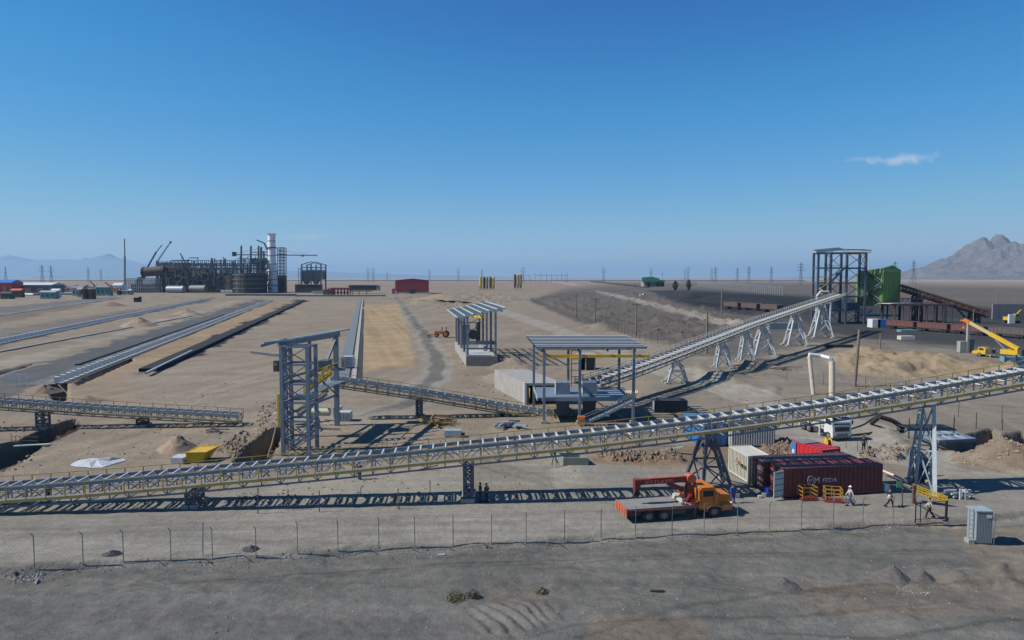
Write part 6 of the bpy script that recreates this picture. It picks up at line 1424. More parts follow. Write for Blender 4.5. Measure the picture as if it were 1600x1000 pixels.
# ---------------------------------------------------------------- plant on the horizon
YP = 930.0
def W(px, py, Y=YP): return V(px, py, Y)
def wb(par, name, px0, px1, pt, pb, dep, m, Y=YP, dy=0):
    a_, c_ = W(px0, pb, Y), W(px1, pt, Y)
    return MB().box(((a_.x + c_.x) / 2, Y + dep / 2 + dy, (a_.z + c_.z) / 2), (abs(c_.x - a_.x), dep, abs(c_.z - a_.z))).build(name, m, par)
STACKW = mat('stack_white', (1.0, 1.0, .97), .5, 0, .06, scale=.1, dust=.0)
ch = thing('chimney', 'tall white banded chimney stack towering over the plant', 'chimney', W(426, 457)); q = W(426, 457); q.z = 0
zz = lambda r: W(426, r).z
b = MB(); b.cyl(q, (q.x, q.y, zz(428)), 7.0, 6.7, 24).cyl((q.x, q.y, zz(428)), (q.x, q.y, zz(408)), 6.7, 5.3, 24).cyl((q.x, q.y, zz(408)), (q.x, q.y, zz(367)), 5.1, 5.0, 24); b.build('shaft', STACKW, ch)
for r_ in (447, 437, 425, 413, 400, 388, 377): MB().cyl((q.x, q.y, zz(r_)), (q.x, q.y, zz(r_) + .8), 7.05 if r_ > 420 else (6.6 if r_ > 410 else 5.4), n=24).build('ring', GREY, ch)
MB().cyl((q.x, q.y, zz(388)), (q.x, q.y, zz(388) + 1.4), 6.6, n=24).build('platform', DARK, ch); MB().cyl((q.x, q.y, zz(368)), (q.x, q.y, zz(365)), 5.2, 6.6, 24).build('crown', STACKW, ch)
def scaff(par, px0, px1, pt, pb, nx, nz, m, r, Y=YP, dep=14, ny=2):
    for i in range(nx):
        for j in range(ny):
            a_, c_ = W(px0 + (px1 - px0) * i / (nx - 1), pb, Y), W(px0 + (px1 - px0) * i / (nx - 1), pt, Y); d = Vector((0, dep * j, 0)); a_.z = max(a_.z, 0); bar(par, 'column', a_ + d, c_ + d, r, r, m)
    for k in range(nz):
        py = pt + (pb - pt) * k / nz
        for j in range(ny): d = Vector((0, dep * j, 0)); bar(par, 'beam', W(px0, py, Y) + d, W(px1, py, Y) + d, r, r * .9, m)
PB = mat('plant_blue_steel', (.045, .07, .12), .6, 0, .2, scale=.1); PBK = mat('plant_dark_cladding', (.03, .033, .04), .7, 0, .4, scale=.08, dust=.03); PBR = mat('plant_brown_brick', (.14, .1, .07), .8, 0, .3, scale=.1)
pf = thing('pipe_rack', 'long blue steel pipe rack frames above the plant left of the chimney', 'steel frame', W(340, 457))
scaff(pf, 285, 412, 412, 457, 13, 6, PB, 1.3); scaff(pf, 372, 420, 404, 425, 9, 4, PB, .8, YP + 6, 8); scaff(pf, 300, 372, 407, 428, 12, 3, PB, .7, YP + 20, 6)
for px, pt in ((303, 408), (331, 403), (345, 406), (352, 404), (364, 408), (377, 386), (392, 385), (404, 386), (412, 392)): bar(pf, 'tall_column', W(px, 457), W(px, pt), 1.8, 1.8, PB)
for px in (377, 392, 404): MB().cyl(W(px, 386), W(px, 383), 1.6, .3, 8).build('column_head', DARK, pf)
for a_, c_, r_ in ((268, 300, 407), (296, 310, 403), (363, 420, 398), (393, 420, 394), (285, 412, 415), (300, 412, 420)): bar(pf, 'top_girder', W(a_, r_, YP - 3), W(c_, r_, YP - 3), 1.2, 1.2, PB)
for px in (318, 357, 330): MB().cyl(W(px, 424, YP - 4), W(px, 424, YP + 2), 3.2, n=14).build('round_duct', STEELL, pf)
for px in (398, 413): MB().cyl(W(px, 408, YP - 6), W(px, 408, YP + 6), 4.4, n=16).build('green_duct', mat('plant_green_paint', (.03, .16, .12), .5), pf)
bar(pf, 'crown_pipe', W(401, 375), W(413, 380), 1.4, 1.4, DARK); bar(pf, 'crown_pipe', W(413, 380), W(421, 398), 1.6, 1.6, DARK)
for a_, c_ in (((408, 440), (416, 418)), ((412, 434), (408, 405))): bar(pf, 'rust_strut', W(*a_, YP - 8), W(*c_, YP - 8), 1.6, 1.6, RUST)
random.seed(31); b1, b2 = MB(), MB()
for k in range(420):
    px = random.uniform(252, 420); py = random.uniform(404 if px > 370 else 412, 457); q = W(px, py, YP + random.uniform(-34, -6)); q.z = max(q.z, .5); l = random.uniform(3, 13); d_ = Vector((l, 0, 0)) if k % 2 else Vector((0, 0, l))
    if k % 7 == 0: d_ = Vector((l * .7, 0, l * .7))
    (b1 if k % 3 else b2).beam(q, q + d_, random.uniform(.35, 1.1), random.uniform(.35, 1.0))
b1.build('dark_scaffolding', PB, pf, 'stuff'); b2.build('pale_scaffolding', GREY, pf, 'stuff')
mb_ = thing('process_building', 'big dark process building at the left of the plant with a rusty round duct', 'building', W(290, 458))
wb(mb_, 'wall', 250, 322, 420, 458, 30, PBK); wb(mb_, 'wall', 322, 372, 428, 458, 26, PBR); wb(mb_, 'upper_storey', 245, 288, 410, 420, 20, STEELD); wb(mb_, 'brick_bay', 352, 366, 430, 455, 2, mat('plant_ochre', (.24, .18, .12), .8), YP - 4)
MB().cyl(W(226, 425, YP - 6), W(258, 423, YP - 6), 6.4, 6.4, 18).build('rust_duct', mat('burnt_rust', (.07, .035, .03), .8), mb_); MB().cyl(W(223.5, 425, YP - 6), W(226, 425, YP - 6), 7, 7, 18).build('duct_flange', BLACK, mb_)
scaff(mb_, 246, 290, 408, 420, 8, 3, STEELL, .5, YP - 2, 4); scaff(mb_, 290, 318, 420, 440, 8, 4, GREY, .5, YP - 2, 2)
for px0, px1, py, m_ in ((262, 288, 452, STEELL), (298, 322, 451, GREY)):
    MB().cyl(W(px0, py, YP - 30), W(px1, py, YP - 34), 4.6, 4.6, 16).build('horizontal_duct', m_, mb_)
for k, px in enumerate((292, 296, 300, 304, 309, 313)): wb(mb_, 'pale_panel', px, px + 2.2, 424 + (k % 2) * 2, 431 + (k % 3), 1, GREY, YP - 3)
for k, px in enumerate((345, 352, 358)): wb(mb_, 'white_cabin', px, px + 5, 453, 457, 4, WHITE, YP - 40)
cl = thing('clarifier_tank', 'broad dark round tank wrapped in scaffolding just left of the chimney', 'tank', W(392, 459)); q = W(392, 459, YP - 30); q.z = 0
MB().cyl(q, (q.x, q.y, W(392, 427, YP - 30).z), 21, 20, 28).build('tank_shell', PBK, cl)
for k in range(16):
    a = 2 * math.pi * k / 16; p = q + Vector((21.6 * math.cos(a), 21.6 * math.sin(a), 0)); bar(cl, 'scaffold_pole', p, p + Vector((0, 0, 28)), .5, .5, DARK)
for z in (6, 12, 18, 24): MB().cyl((q.x, q.y, z), (q.x, q.y, z + .6), 22, 22, 28, False).build('scaffold_ring', GREY, cl)
scr = thing('stair_tower', 'open scaffold stair tower standing right behind the chimney', 'scaffold', W(438, 457)); scaff(scr, 434, 444, 387, 457, 3, 14, DARK, .9, YP + 8, 8); wb(scr, 'rust_base', 434, 445, 430, 457, 8, RUST, YP + 10)
wt = thing('cooling_frame', 'pale pillared concrete frame block beside the tall mast', 'building', W(226, 457)); wb(wt, 'core', 204, 250, 444, 457, 18, PBK); scaff(wt, 198, 252, 435, 456, 18, 3, STEELL, .9, YP - 3, 10)
ms = thing('mast', 'tall thin dark mast at the left of the plant', 'mast', W(195, 457)); bar(ms, 'shaft', W(195, 462, 880), W(195, 400, 880), 1.6, 1.6, GREY); bar(ms, 'top_section', W(195, 400, 880), W(194.6, 373, 880), .9, .9, DARK)
cr1 = thing('crawler_crane', 'dark crane with a folding telescopic boom leaning right at the left of the plant', 'crane', W(220, 446)); bar(cr1, 'boom', W(221, 434), W(244, 394), 1.6, 1.6, DARK); bar(cr1, 'jib', W(244, 394), W(253, 383), .9, .9, DARK); wb(cr1, 'body', 215, 224, 433, 437, 6, DARK); MB().box(W(218, 447), (7, 5, 18)).build('mast_base', PBK, cr1)
cr2 = thing('lattice_crane', 'pale lattice boom crane with a black boom head behind the process building', 'crane', W(250, 455, YP + 40))
for dx in (0, 3.2): bar(cr2, 'boom_chord', W(245 + dx * .7, 408, YP + 40), W(265.5 + dx * .3, 379, YP + 40), .7, .7, STEELL)
for k in range(9): t_ = k / 9; bar(cr2, 'boom_lacing', W(245 + 20.5 * t_, 408 - 29 * t_, YP + 40), W(247.2 + 19.4 * (t_ + .11), 408 - 29 * (t_ + .11), YP + 40), .4, .4, STEELL)
MB().sphere(W(266.5, 378.5, YP + 40), 1.6, 8, 6).build('boom_head', BLACK, cr2); bar(cr2, 'mast_base', W(246, 457, YP + 40), W(246, 408, YP + 40), 3, 3, PBK)
cr3 = thing('site_crane', 'short dark crane boom leaning left above the pipe rack', 'crane', W(296, 440)); bar(cr3, 'boom', W(295, 419, YP - 8), W(281.5, 396, YP - 8), 1.1, 1.1, DARK); bar(cr3, 'base', W(296, 457, YP - 8), W(295, 418, YP - 8), 3, 3, PBK)
tc_ = thing('tower_crane', 'tower crane with long level jib reaching right of the chimney', 'crane', W(408, 457, YP + 30)); bar(tc_, 'mast', W(408, 457, YP + 30), W(408, 386, YP + 30), 2.2, 2.2, DARK)
bar(tc_, 'jib', W(364, 398, YP + 30), W(496, 399, YP + 30), 1.0, 1.3, STEELD); bar(tc_, 'jib_tie', W(408, 387, YP + 30), W(480, 397, YP + 30), .35, .35, STEELL); bar(tc_, 'jib_tie', W(408, 387, YP + 30), W(366, 397, YP + 30), .35, .35, STEELL)
MB().box(W(366, 397, YP + 30), (5, 3, 6)).build('counterweight', BLACK, tc_); MB().box(W(473, 400, YP + 30), (3, 2, 1.5)).build('trolley', DARK, tc_)
sl = thing('silo_building', 'gable roofed open silo building with four hoppers right of the chimney', 'building', W(486, 457)); 
for px in (471.5, 486, 501.5):
    for d in (0, 24): bar(sl, 'column', W(px, 459) + Vector((0, d, 0)), W(px, 413) + Vector((0, d, 0)), 1.6, 1.6, STEELD)
for d in (0, 24):
    for a_, c_ in (((470, 414), (486, 409)), ((486, 409), (503, 414)), ((471, 422), (502, 422)), ((471, 418), (502, 418))): bar(sl, 'roof_truss' if a_[1] < 417 else 'beam', W(*a_) + Vector((0, d, 0)), W(*c_) + Vector((0, d, 0)), 1.1, 1.1, STEEL)
wb(sl, 'silo_wall', 472, 501, 423, 437, 22, mat('silo_grey', (.16, .18, .2), .6), YP + 1)
for px in (479, 494):
    for d in (5, 16): c_ = W(px, 437, YP + d); MB().cyl((c_.x, c_.y, c_.z), (c_.x, c_.y, W(px, 447).z), 6.2, 1.2, 12).build('hopper', GREY, sl)
for k in range(7): bar(sl, 'stair', W(466, 420 + k * 4.5), W(470, 422 + k * 4.5), .5, .5, STEELL)
for px in (466, 469.5): bar(sl, 'stair_post', W(px, 450), W(px, 418), .5, .5, STEELL)
for nm, lab, px0, px1, pt, pb, dp, m_, Y, cat in (('low_building', 'dark low block at the foot of the silo building', 461, 500, 445, 457, 12, PBK, 900, 'building'), ('loading_platform', 'long grey concrete platform wall in front of the plant', 352, 459, 460, 464, 10, CONCD, 760, 'wall'), ('loading_wall', 'low pale wall behind the grey belt strip and below the silo building', 460, 600, 461.5, 464.5, 8, CONC, 735, 'wall'),
        ('spoil_bags', 'pale stack of white sacks right of the silo building foot', 487, 505, 455, 460, 8, CREAM, 850, 'sacks'), ('grey_stack', 'dark container stack left of the red hall', 545, 588, 446, 454, 10, DARK, 860, 'containers'), ('white_panel_shed', 'pale panel at the right end of the dark container stack', 588, 592, 447, 454, 8, CONC, 860, 'panel')):
    t = thing(nm, lab, cat, W((px0 + px1) / 2, pb, Y)); wb(t, 'body', px0, px1, pt, pb, dp, m_, Y); wb(t, 'top_edge', px0 - .3, px1 + .3, pt - .7, pt, dp + 1, GREY, Y - .5)
mf = thing('maroon_frame', 'maroon steel portal frame structure between silo building and dark containers', 'steel frame', W(530, 463, 780)); scaff(mf, 513, 544, 451, 464, 7, 2, MAROON, .9, 780, 12); wb(mf, 'roof', 517, 544, 449.5, 452.5, 14, REDB, 780)
for px in (551, 561, 573): bar(mf, 'post', W(px, 465, 760), W(px, 455, 760), .7, .7, DARK)
bar(mf, 'beam', W(548, 455, 760), W(582, 455, 760), .7, .7, DARK); wb(mf, 'dark_block', 505, 520, 452, 463, 8, RUST, 785)
# red hall
RH = thing('red_hall', 'red clad gabled industrial hall with one dark door near the middle of the horizon', 'building', W(645, 459, 850)); Yh = 850
e0, e1, rg = W(618, 459, Yh), W(670, 459, Yh), W(645, 459, Yh); zt0, ztr = W(618, 438, Yh).z, W(645, 435.3, Yh).z; dph = 42; skew = -.10
def Hh(x, y, z): return Vector((x + y * skew * -1 * 0 + (-6 if y > 1 else 0) * 1.0, Yh + y, z))
def gable(y, nm, m):
    b = MB(); pts = [(e0.x, 2), (e1.x, 2), (e1.x, zt0), (rg.x, ztr), (e0.x, zt0)]; b.add([Hh(x, y, z) for x, z in pts] + [Hh(x, y, z) + Vector((0, .4, 0)) for x, z in pts], [(4, 3, 2, 1, 0), (5, 6, 7, 8, 9)] + [(i, (i + 1) % 5, (i + 1) % 5 + 5, i + 5) for i in range(5)]); return b.build(nm, m, RH)
gable(0, 'front_wall', HALLRED); gable(dph, 'back_wall', HALLRED)
for x, nm in ((e0.x, 'side_wall'), (e1.x, 'side_wall')): wallq([Hh(x, 0, 2), Hh(x, dph, 2), Hh(x, dph, zt0), Hh(x, 0, zt0)], HALLRED, nm, RH, .3)
for xa, za, xb, zb_ in ((e0.x - .5, zt0, rg.x, ztr), (rg.x, ztr, e1.x + .5, zt0)): wallq([Hh(xa, -.6, za + .15), Hh(xb, -.6, zb_ + .15), Hh(xb, dph, zb_ + .15), Hh(xa, dph, za + .15)], REDB, 'roof_slope', RH, .4)
MB().box(((e0.x + e1.x) / 2, Yh - .2, 1), (e1.x - e0.x + .4, .5, 2)).build('plinth', CONC, RH); d_ = W(644.5, 459, Yh); MB().box((d_.x, Yh - .35, 3.1), (6.8, .5, 5.6)).build('door', BLACK, RH)
for k in range(12): x = e0.x + (e1.x - e0.x) * (k + .5) / 12; bar(RH, 'cladding_rib', (x, Yh - .1, 2), (x, Yh - .1, zt0 - .2), .3, .15, HALLRED)
MB().box((e0.x - 3, Yh + 8, 3.2), (4, 8, 6.4)).build('side_annex', HALLRED, RH); MB().box((e0.x + .5, Yh - .5, 2.4), (1.4, .4, 3.2)).build('white_door', WHITE, RH)
# silos
def silo_group(label_l, xs, pt, pb, Y):
    for k, (px, m_, lab) in enumerate(xs):
        t = thing('cement_silo', lab, 'silo', W(px, pb, Y), label_l); c_ = W(px, pb, Y); top = W(px, pt, Y).z; r = 2.0 * Y / 1067
        MB().cyl((c_.x, c_.y, top * .32), (c_.x, c_.y, top), r, r, 14).cyl((c_.x, c_.y, top), (c_.x, c_.y, top + 1.2), r, r * .5, 14).build('shell', m_, t); MB().cyl((c_.x, c_.y, top * .1), (c_.x, c_.y, top * .32), r * .3, r, 14).build('cone', m_, t)
        for a in (.8, 2.4, 3.9, 5.5): bar(t, 'leg', (c_.x + r * math.cos(a), c_.y + r * math.sin(a), 0), (c_.x + r * math.cos(a), c_.y + r * math.sin(a), top * .4), .35, .35, DARK)
silo_group('silos right of the red hall', [(751, YELB, 'leftmost yellow silo of the row right of the red hall'), (756.5, DARK, 'dark silo second in the row right of the red hall'), (761, YELG, 'dull yellow silo in the middle of the row right of the red hall'), (766.5, DARK, 'dark silo fourth in the row right of the red hall'), (771, YELB, 'rightmost yellow silo of the row right of the red hall')], 433.5, 448.5, 1100)
silo_group('separate silo trio', [(804.5, RUST, 'rusty left silo of the separate trio right of the silo row'), (809, YELB, 'yellow middle silo of the separate trio'), (813.5, YELG, 'dull yellow right silo of the separate trio')], 429.5, 447, 1150)
# green warehouse, trees
GW = thing('green_warehouse', 'teal green roofed warehouse on the horizon before the coal yard', 'building', W(1020, 448, 1000)); wb(GW, 'wall', 1006, 1038, 439, 448, 24, mat('warehouse_grey', (.3, .29, .27), .7), 1000)
b = MB(); r3 = [W(1003, 440, 996), W(1003, 433.5, 996), W(1018, 432.3, 996), W(1029, 435, 996), W(1029, 440, 996)]; b.add(r3 + [v + Vector((8, 30, 0)) for v in r3], [(4, 3, 2, 1, 0), (5, 6, 7, 8, 9)] + [(i, (i + 1) % 5, (i + 1) % 5 + 5, i + 5) for i in range(5)]); b.build('green_cladding', GREENT, GW); wb(GW, 'annex_roof', 1029, 1039, 437.5, 440.5, 24, GREENT, 997)
for px in (1012, 1026, 1033): wb(GW, 'door', px, px + 4, 442, 448, 1, BLACK, 998)
def crown_tree(label, px, pb, pt, Y, rad):
    c_ = W(px, pb, Y); t = thing('tree', label, 'tree', (c_.x, c_.y, 0)); top = W(px, pt, Y).z; MB().cyl((c_.x, c_.y, -.5), (c_.x, c_.y, top * .5), .6, .3, 8).build('trunk', WOOD, t); b = MB()
    for k in range(420):
        a = random.uniform(0, 6.28); h = random.random(); rr_ = rad * math.sin(max(.15, min(3, h * 3.0))) * random.uniform(.3, 1.1); p = Vector((c_.x + rr_ * math.cos(a), c_.y + rr_ * math.sin(a), top * (.12 + .88 * h))); u = Vector((random.uniform(-1, 1), random.uniform(-1, 1), random.uniform(-1, 1))).normalized() * 1.0; v = u.orthogonal().normalized() * .8
        b.add([p - u, p + v, p + u, p - v], [(0, 1, 2, 3)])
    b.build('crown', TREEG, t)
random.seed(4)
crown_tree('round dark tree right of the green warehouse', 1055, 447, 439, 980, 4); crown_tree('tall dark tree left of the pylons beyond the coal yard', 1076, 447, 437, 980, 3.5)
# pylons
def pylon(label, group):
    t = thing('power_pylon', label, 'pylon', (0, 0, 0), group); b = MB(); Hp = 46
    PM = mat('pylon_steel', (.16, .18, .21), .6)
    for sx in (-1, 1):
        for sy in (-1, 1): b.beam((sx * 4.2, sy * 4.2, 0), (sx * .9, sy * .9, 30), .45, .45).beam((sx * .9, sy * .9, 30), (sx * .4, sy * .4, Hp), .4, .4)
    for k in range(5):
        z0, z1 = k * 6, k * 6 + 6; w0_, w1__ = 4.2 - .11 * z0, 4.2 - .11 * z1
        for sy in (-1, 1): b.beam((-w0_, sy * w0_, z0), (w1__, sy * w1__, z1), .25, .25).beam((w0_, sy * w0_, z0), (-w1__, sy * w1__, z1), .25, .25)
    P_(b, 'lattice_body', PM, t)
    for z, w__ in ((30, 8.5), (35.5, 7.5), (41, 6.5)):
        P_(MB().beam((-w__, 0, z), (w__, 0, z), .5, .5).beam((-w__, 0, z), (0, 0, z + 1.8), .3, .3).beam((w__, 0, z), (0, 0, z + 1.8), .3, .3), 'crossarm', PM, t)
    return t
PYS = [(1251, 410, 1800, 'largest pylon left of the open steel tower'), (1205, 417, 2600, 'pylon next left of the largest pylon'), (1170, 416, 2500, 'pylon above the right end of the pole row'), (1152, 418, 3000, 'pylon above the coal stockpile, nearer the right of a pair'), (1118, 417, 2900, 'right pylon of the close pair above the coal yard'), (1112, 418, 3200, 'left pylon of the close pair above the coal yard'),
       (1075, 416, 2800, 'pylon directly above the tall dark tree'), (1070, 420, 3500, 'small pylon beside the pylon above the tall dark tree'), (1017, 418, 3000, 'pylon rising behind the green warehouse'), (943, 417, 3000, 'lone pylon between trio silos and green warehouse'), (817, 416, 3100, 'pylon behind the separate silo trio'), (753, 421, 3600, 'pylon above the silo row'), (716, 419, 3400, 'pylon midway between red hall and silo row'), (671, 420, 3300, 'pylon at the right edge of the red hall'),
       (583, 417, 3100, 'right pylon of the pair left of the red hall'), (575, 418, 3200, 'left pylon of the pair left of the red hall'), (605, 425, 4200, 'tiny pylon just left of the red hall'), (1427, 407, 1900, 'pylon between green building and mountain'), (1398, 408, 2100, 'pylon rising directly above the green building roof'), (66, 414, 2300, 'left pylon of the close pair at the far left'), (80, 415, 2400, 'right pylon of the close pair at the far left'), (138, 418, 2800, 'pylon left of the tall thin mast'), (158, 420, 3200, 'smaller pylon nearest left of the mast'), (9, 417, 2700, 'pylon at the left edge of the photo'), (1035, 424, 4200, 'tiny pylon right of the green warehouse')]
py0 = None
for px, pt, Y, lab in PYS:
    c_ = V(px, 434, Y); Ht = V(px, pt, Y).z
    if py0 is None: py0 = pylon(lab, 'power pylons along the horizon'); o = py0; o.location = (c_.x, Y, 0)
    else: o = dup(py0, (c_.x, Y, 0), random.uniform(-.4, .4), lab)
    o.scale = (Ht / 46,) * 3
sb = thing('switchyard_gantry', 'long low switchyard gantry line on the horizon right of the trio silos', 'switchyard', V(860, 434, 2600))
for a_, c_ in ((818, 828), (836, 884)): bar(sb, 'gantry_beam', V(a_, 430.5, 2600), V(c_, 430.5, 2600), 1.2, 1.2, GREY)
for px in (818, 828, 836, 845, 854, 862, 870, 878, 884, 887): q = V(px, 434, 2600); q.z = 0; bar(sb, 'gantry_post', q, V(px, 429.5 - (px % 3) * 1.5, 2600), 1.2, 1.2, GREY)
em = MB(); em.prism([(-60, -1), (-30, 6), (30, 6), (60, -1)], 'x', -5200, 1700); em.v = [(x, y + 4000, z) for x, y, z in em.v]; em.build('railway_embankment', mat('dark_embankment', (.05, .045, .045), .9)).__setitem__('kind', 'structure')
# left yard clutter
YD = [('blue_roof_shed', 'long blue roofed red walled shed at the left edge of the horizon', -20, 17, 437, 445, 20, REDB, BLUE, 800, 'shed'), ('white_roof_shed', 'long white roofed low shed at the left behind the scrap yard', 23, 80, 441.5, 445, 25, GREY, WHITE, 830, 'shed'),
      ('grey_shed', 'grey blue low shed left of the twin dark drums', 112, 128, 446.5, 451, 10, STEELL, STEEL, 740, 'shed'), ('grey_tank_row', 'grey green container row right of the twin dark drums', 149, 170, 445.5, 452, 8, TEAL, GREY, 760, 'container'), ('white_tent', 'small white peaked tent left of the mast', 176, 190, 442, 446.5, 8, WHITE, WHITE, 800, 'tent'),
      ('green_container', 'dark green container at the left edge of the scrap yard', 0, 16, 456, 462, 6, mat('dark_green_paint', (.04, .09, .06)), DARK, 640, 'container'), ('teal_container', 'teal container in the middle of the scrap yard', 62, 86, 454, 461, 6, TEAL, STEELL, 650, 'container'), ('red_container', 'low red brown container at the back of the scrap yard', 16, 32, 451, 456, 6, RUST, SALMON, 690, 'container'), ('small_site_cabin', 'small dark cabin on the near left flat ground beyond the second pier strip', 209, 215, 463, 473, 6, PBK, GREY, 560, 'cabin'), ('white_bus', 'white bus shaped cabin right of the teal container', 80, 92, 451, 455.5, 4, WHITE, WHITE, 700, 'cabin'), ('blue_cabin', 'pale blue cabin below the mast', 183, 204, 452, 458, 6, STEELL, WHITE, 800, 'cabin'), ('concrete_block_house', 'grey block behind the scrap yard centre', 120, 127, 449, 453, 5, CONC, CONC, 700, 'cabin')]
for nm, lab, px0, px1, pt, pb, dp, m0, m1_, Y, cat in YD:
    t = thing(nm, lab, cat, W((px0 + px1) / 2, pb, Y)); a_, c_ = W(px0, pb, Y), W(px1, pt, Y); h_ = c_.z; MB().box(((a_.x + c_.x) / 2, Y + dp / 2, h_ * .4), (abs(c_.x - a_.x), dp, h_ * .8)).build('walls', m0, t)
    b = MB(); x0, x1 = a_.x - .4, c_.x + .4; b.add([(x0, Y - .5, h_ * .8), (x1, Y - .5, h_ * .8), (x1, Y + dp + .5, h_ * .8), (x0, Y + dp + .5, h_ * .8), (x0, Y + dp / 2, h_), (x1, Y + dp / 2, h_)], [(0, 1, 5, 4), (2, 3, 4, 5), (0, 4, 3), (1, 2, 5), (0, 3, 2, 1)]); b.build('roof', m1_, t)
    for k in range(3): x = a_.x + (c_.x - a_.x) * (k + .5) / 3; MB().box((x, Y - .1, h_ * .4), (abs(c_.x - a_.x) * .12, .3, h_ * .35)).build('door', DARK, t)
for px, lab in ((133, 'left of the twin dark open drums at the far left'), (144.5, 'right of the twin dark open drums at the far left')):
    c_ = W(px, 463.5, 640); t = thing('steel_drum', lab, 'drum'); MB().cyl((0, 0, 0), (0, 0, 9.2), 3.0, 3.0, 16).build('shell', RUST, t).parent = t; MB().cyl((0, -3.4, 6.8), (0, 0, 6.8), 2.5, 2.5, 14).build('side_opening', BLACK, t); MB().cyl((0, 0, 9.2), (0, 0, 9.6), 3.2, 3.2, 16).build('rim', GREY, t); t.location = (c_.x, c_.y, 0)
random.seed(12)
kinds = [('steel_pipe_heap', 'pipe heap', [RUST, DARK, GREY, STEELL])]
clut = []
for i in range(48):
    px = random.uniform(2, 195); py = random.uniform(449, 462); q = G(px, py); n_ = random.choice([3, 4, 5]); m_ = random.choice([RUST, DARK, GREY, STEELL, TEAL, CREAM, PBK]); b = MB()
    for k in range(n_):
        a = random.uniform(-.3, .3); d = Vector((math.cos(a), math.sin(a), 0)) * random.uniform(4, 12); c_ = q + Vector((random.uniform(-9, 9), random.uniform(-12, 12), random.uniform(.5, 2.6))); b.cyl(c_ - d, c_ + d, random.uniform(.6, 2.0), n=7)
    clut.append(b)
b = MB()
for c_ in clut: b.add(c_.v, c_.f)
for i in range(3):
    b = MB()
    for c_ in clut[i::3]: b.add(c_.v, c_.f, True)
    o = b.build('scrap_heap', [RUST, GALV, PBK][i]); tag(o, ['rusty pipes strewn over the scrap yard at the far left', 'grey pipes strewn over the scrap yard at the far left', 'black pipes strewn over the scrap yard at the far left'][i], 'pipes'); o['kind'] = 'stuff'
t = thing('truck_crane', 'small orange crane with low boom beyond the twin dark drums', 'crane', W(176, 453, 760)); bar(t, 'boom', W(175, 450, 760), W(164, 441, 760), 1.2, 1.2, ORANGE); wb(t, 'body', 173, 182, 450, 454, 3, ORANGE, 760); bar(t, 'boom', W(150, 449, 765), W(141, 439, 765), .8, .8, MAROON)
for k, px in enumerate((40, 58, 80, 99, 118, 135, 150)): pickup(['first', 'second', 'third', 'fourth', 'fifth', 'sixth', 'seventh'][k] + ' dark vehicle from the left in the line along the far road', V(px, 441, 1500) * 1 - Vector((0, 0, V(px, 441, 1500).z)), .1 * k, RUST if k % 2 else DARK, 2.4, 'vehicles on the far left road')

# ---------------------------------------------------------------- heaps, clods, stones, bushes
HSOIL = mat('foreground_heap_soil', (.125, .115, .106), .95, 0, .4, scale=6, dust=.04, bump=1.0)
def heap(label, px, py, h, r, m=SAND, seed=0, cat='sand heap'):
    c_ = onground(px, py); c_.y += r * .6; nr, na = 22, 44; vs = []; 
    R_, A_ = np.meshgrid(np.linspace(0, 1, nr), np.linspace(0, 2 * math.pi, na, endpoint=False), indexing='ij')
    n1 = fbm(np.cos(A_) * 1.5 + seed, np.sin(A_) * 1.5 + seed, 3); rad = R_ * r * (.8 + .5 * n1); X = rad * np.cos(A_); Yy = rad * np.sin(A_)
    Z = h * np.clip(1 - R_, 0, 1) ** 1.05 * (1 + (fbm(X * 2.2 / r * 2, Yy * 2.2 / r * 2, seed + 7) - .5) * .45) + (fbm(X * 4, Yy * 4, seed + 9) - .5) * .22 * (1 - R_) - .08 * R_
    co = np.stack([X, Yy, Z], -1).reshape(-1, 3).tolist(); fs = [(i * na + j, (i + 1) * na + j, (i + 1) * na + (j + 1) % na, i * na + (j + 1) % na) for i in range(nr - 1) for j in range(na)]
    me = bpy.data.meshes.new('heap'); me.from_pydata(co, [], fs); me.materials.append(m); me.polygons.foreach_set('use_smooth', [True] * len(fs)); o = bpy.data.objects.new('soil_heap', me); COL.objects.link(o); o.location = c_; tag(o, label, cat)
heap('conical brown sand heap beyond the yellow skip at the left', 268, 706, 1.75, 2.2, seed=1)
heap('small sand heap between the two pier strips', 207, 511, 3.8, 7.5, seed=2); heap('sand heap beside the small dark cabin', 285, 492, 3, 7, seed=3); heap('flat sand heap behind the second pier strip', 168, 479, 3.2, 9, SOIL, seed=4); heap('brown soil heap at the edge of the left pit', 60, 615, 1.5, 2.6, SOIL, seed=5)
heap('wide brown heap right below the red hall', 690, 474, 4.5, 20, seed=6); heap('brown heap left below the red hall', 655, 473, 3.6, 16, seed=7)
heap('rubble heap left of the ribbed spoil in the right foreground', 1230, 915, .6, 1.2, HSOIL, 8, 'rubble heap'); heap('left of the two pointed mounds in the right foreground', 1405, 900, .8, 1.2, HSOIL, 9); heap('grey pointed mound right of its twin in the right foreground', 1447, 899, .7, 1.0, HSOIL, 10)
heap('black coal stockpile behind the faded wagons', 1140, 470, 6, 28, COAL, 11, 'coal stockpile'); heap('small black coal heap at the left end of the stockpile', 1085, 469, 6, 14, COAL, 12, 'coal stockpile'); heap('long black coal heap at the right end of the stockpile', 1172, 474, 4.5, 24, COAL, 13, 'coal stockpile')
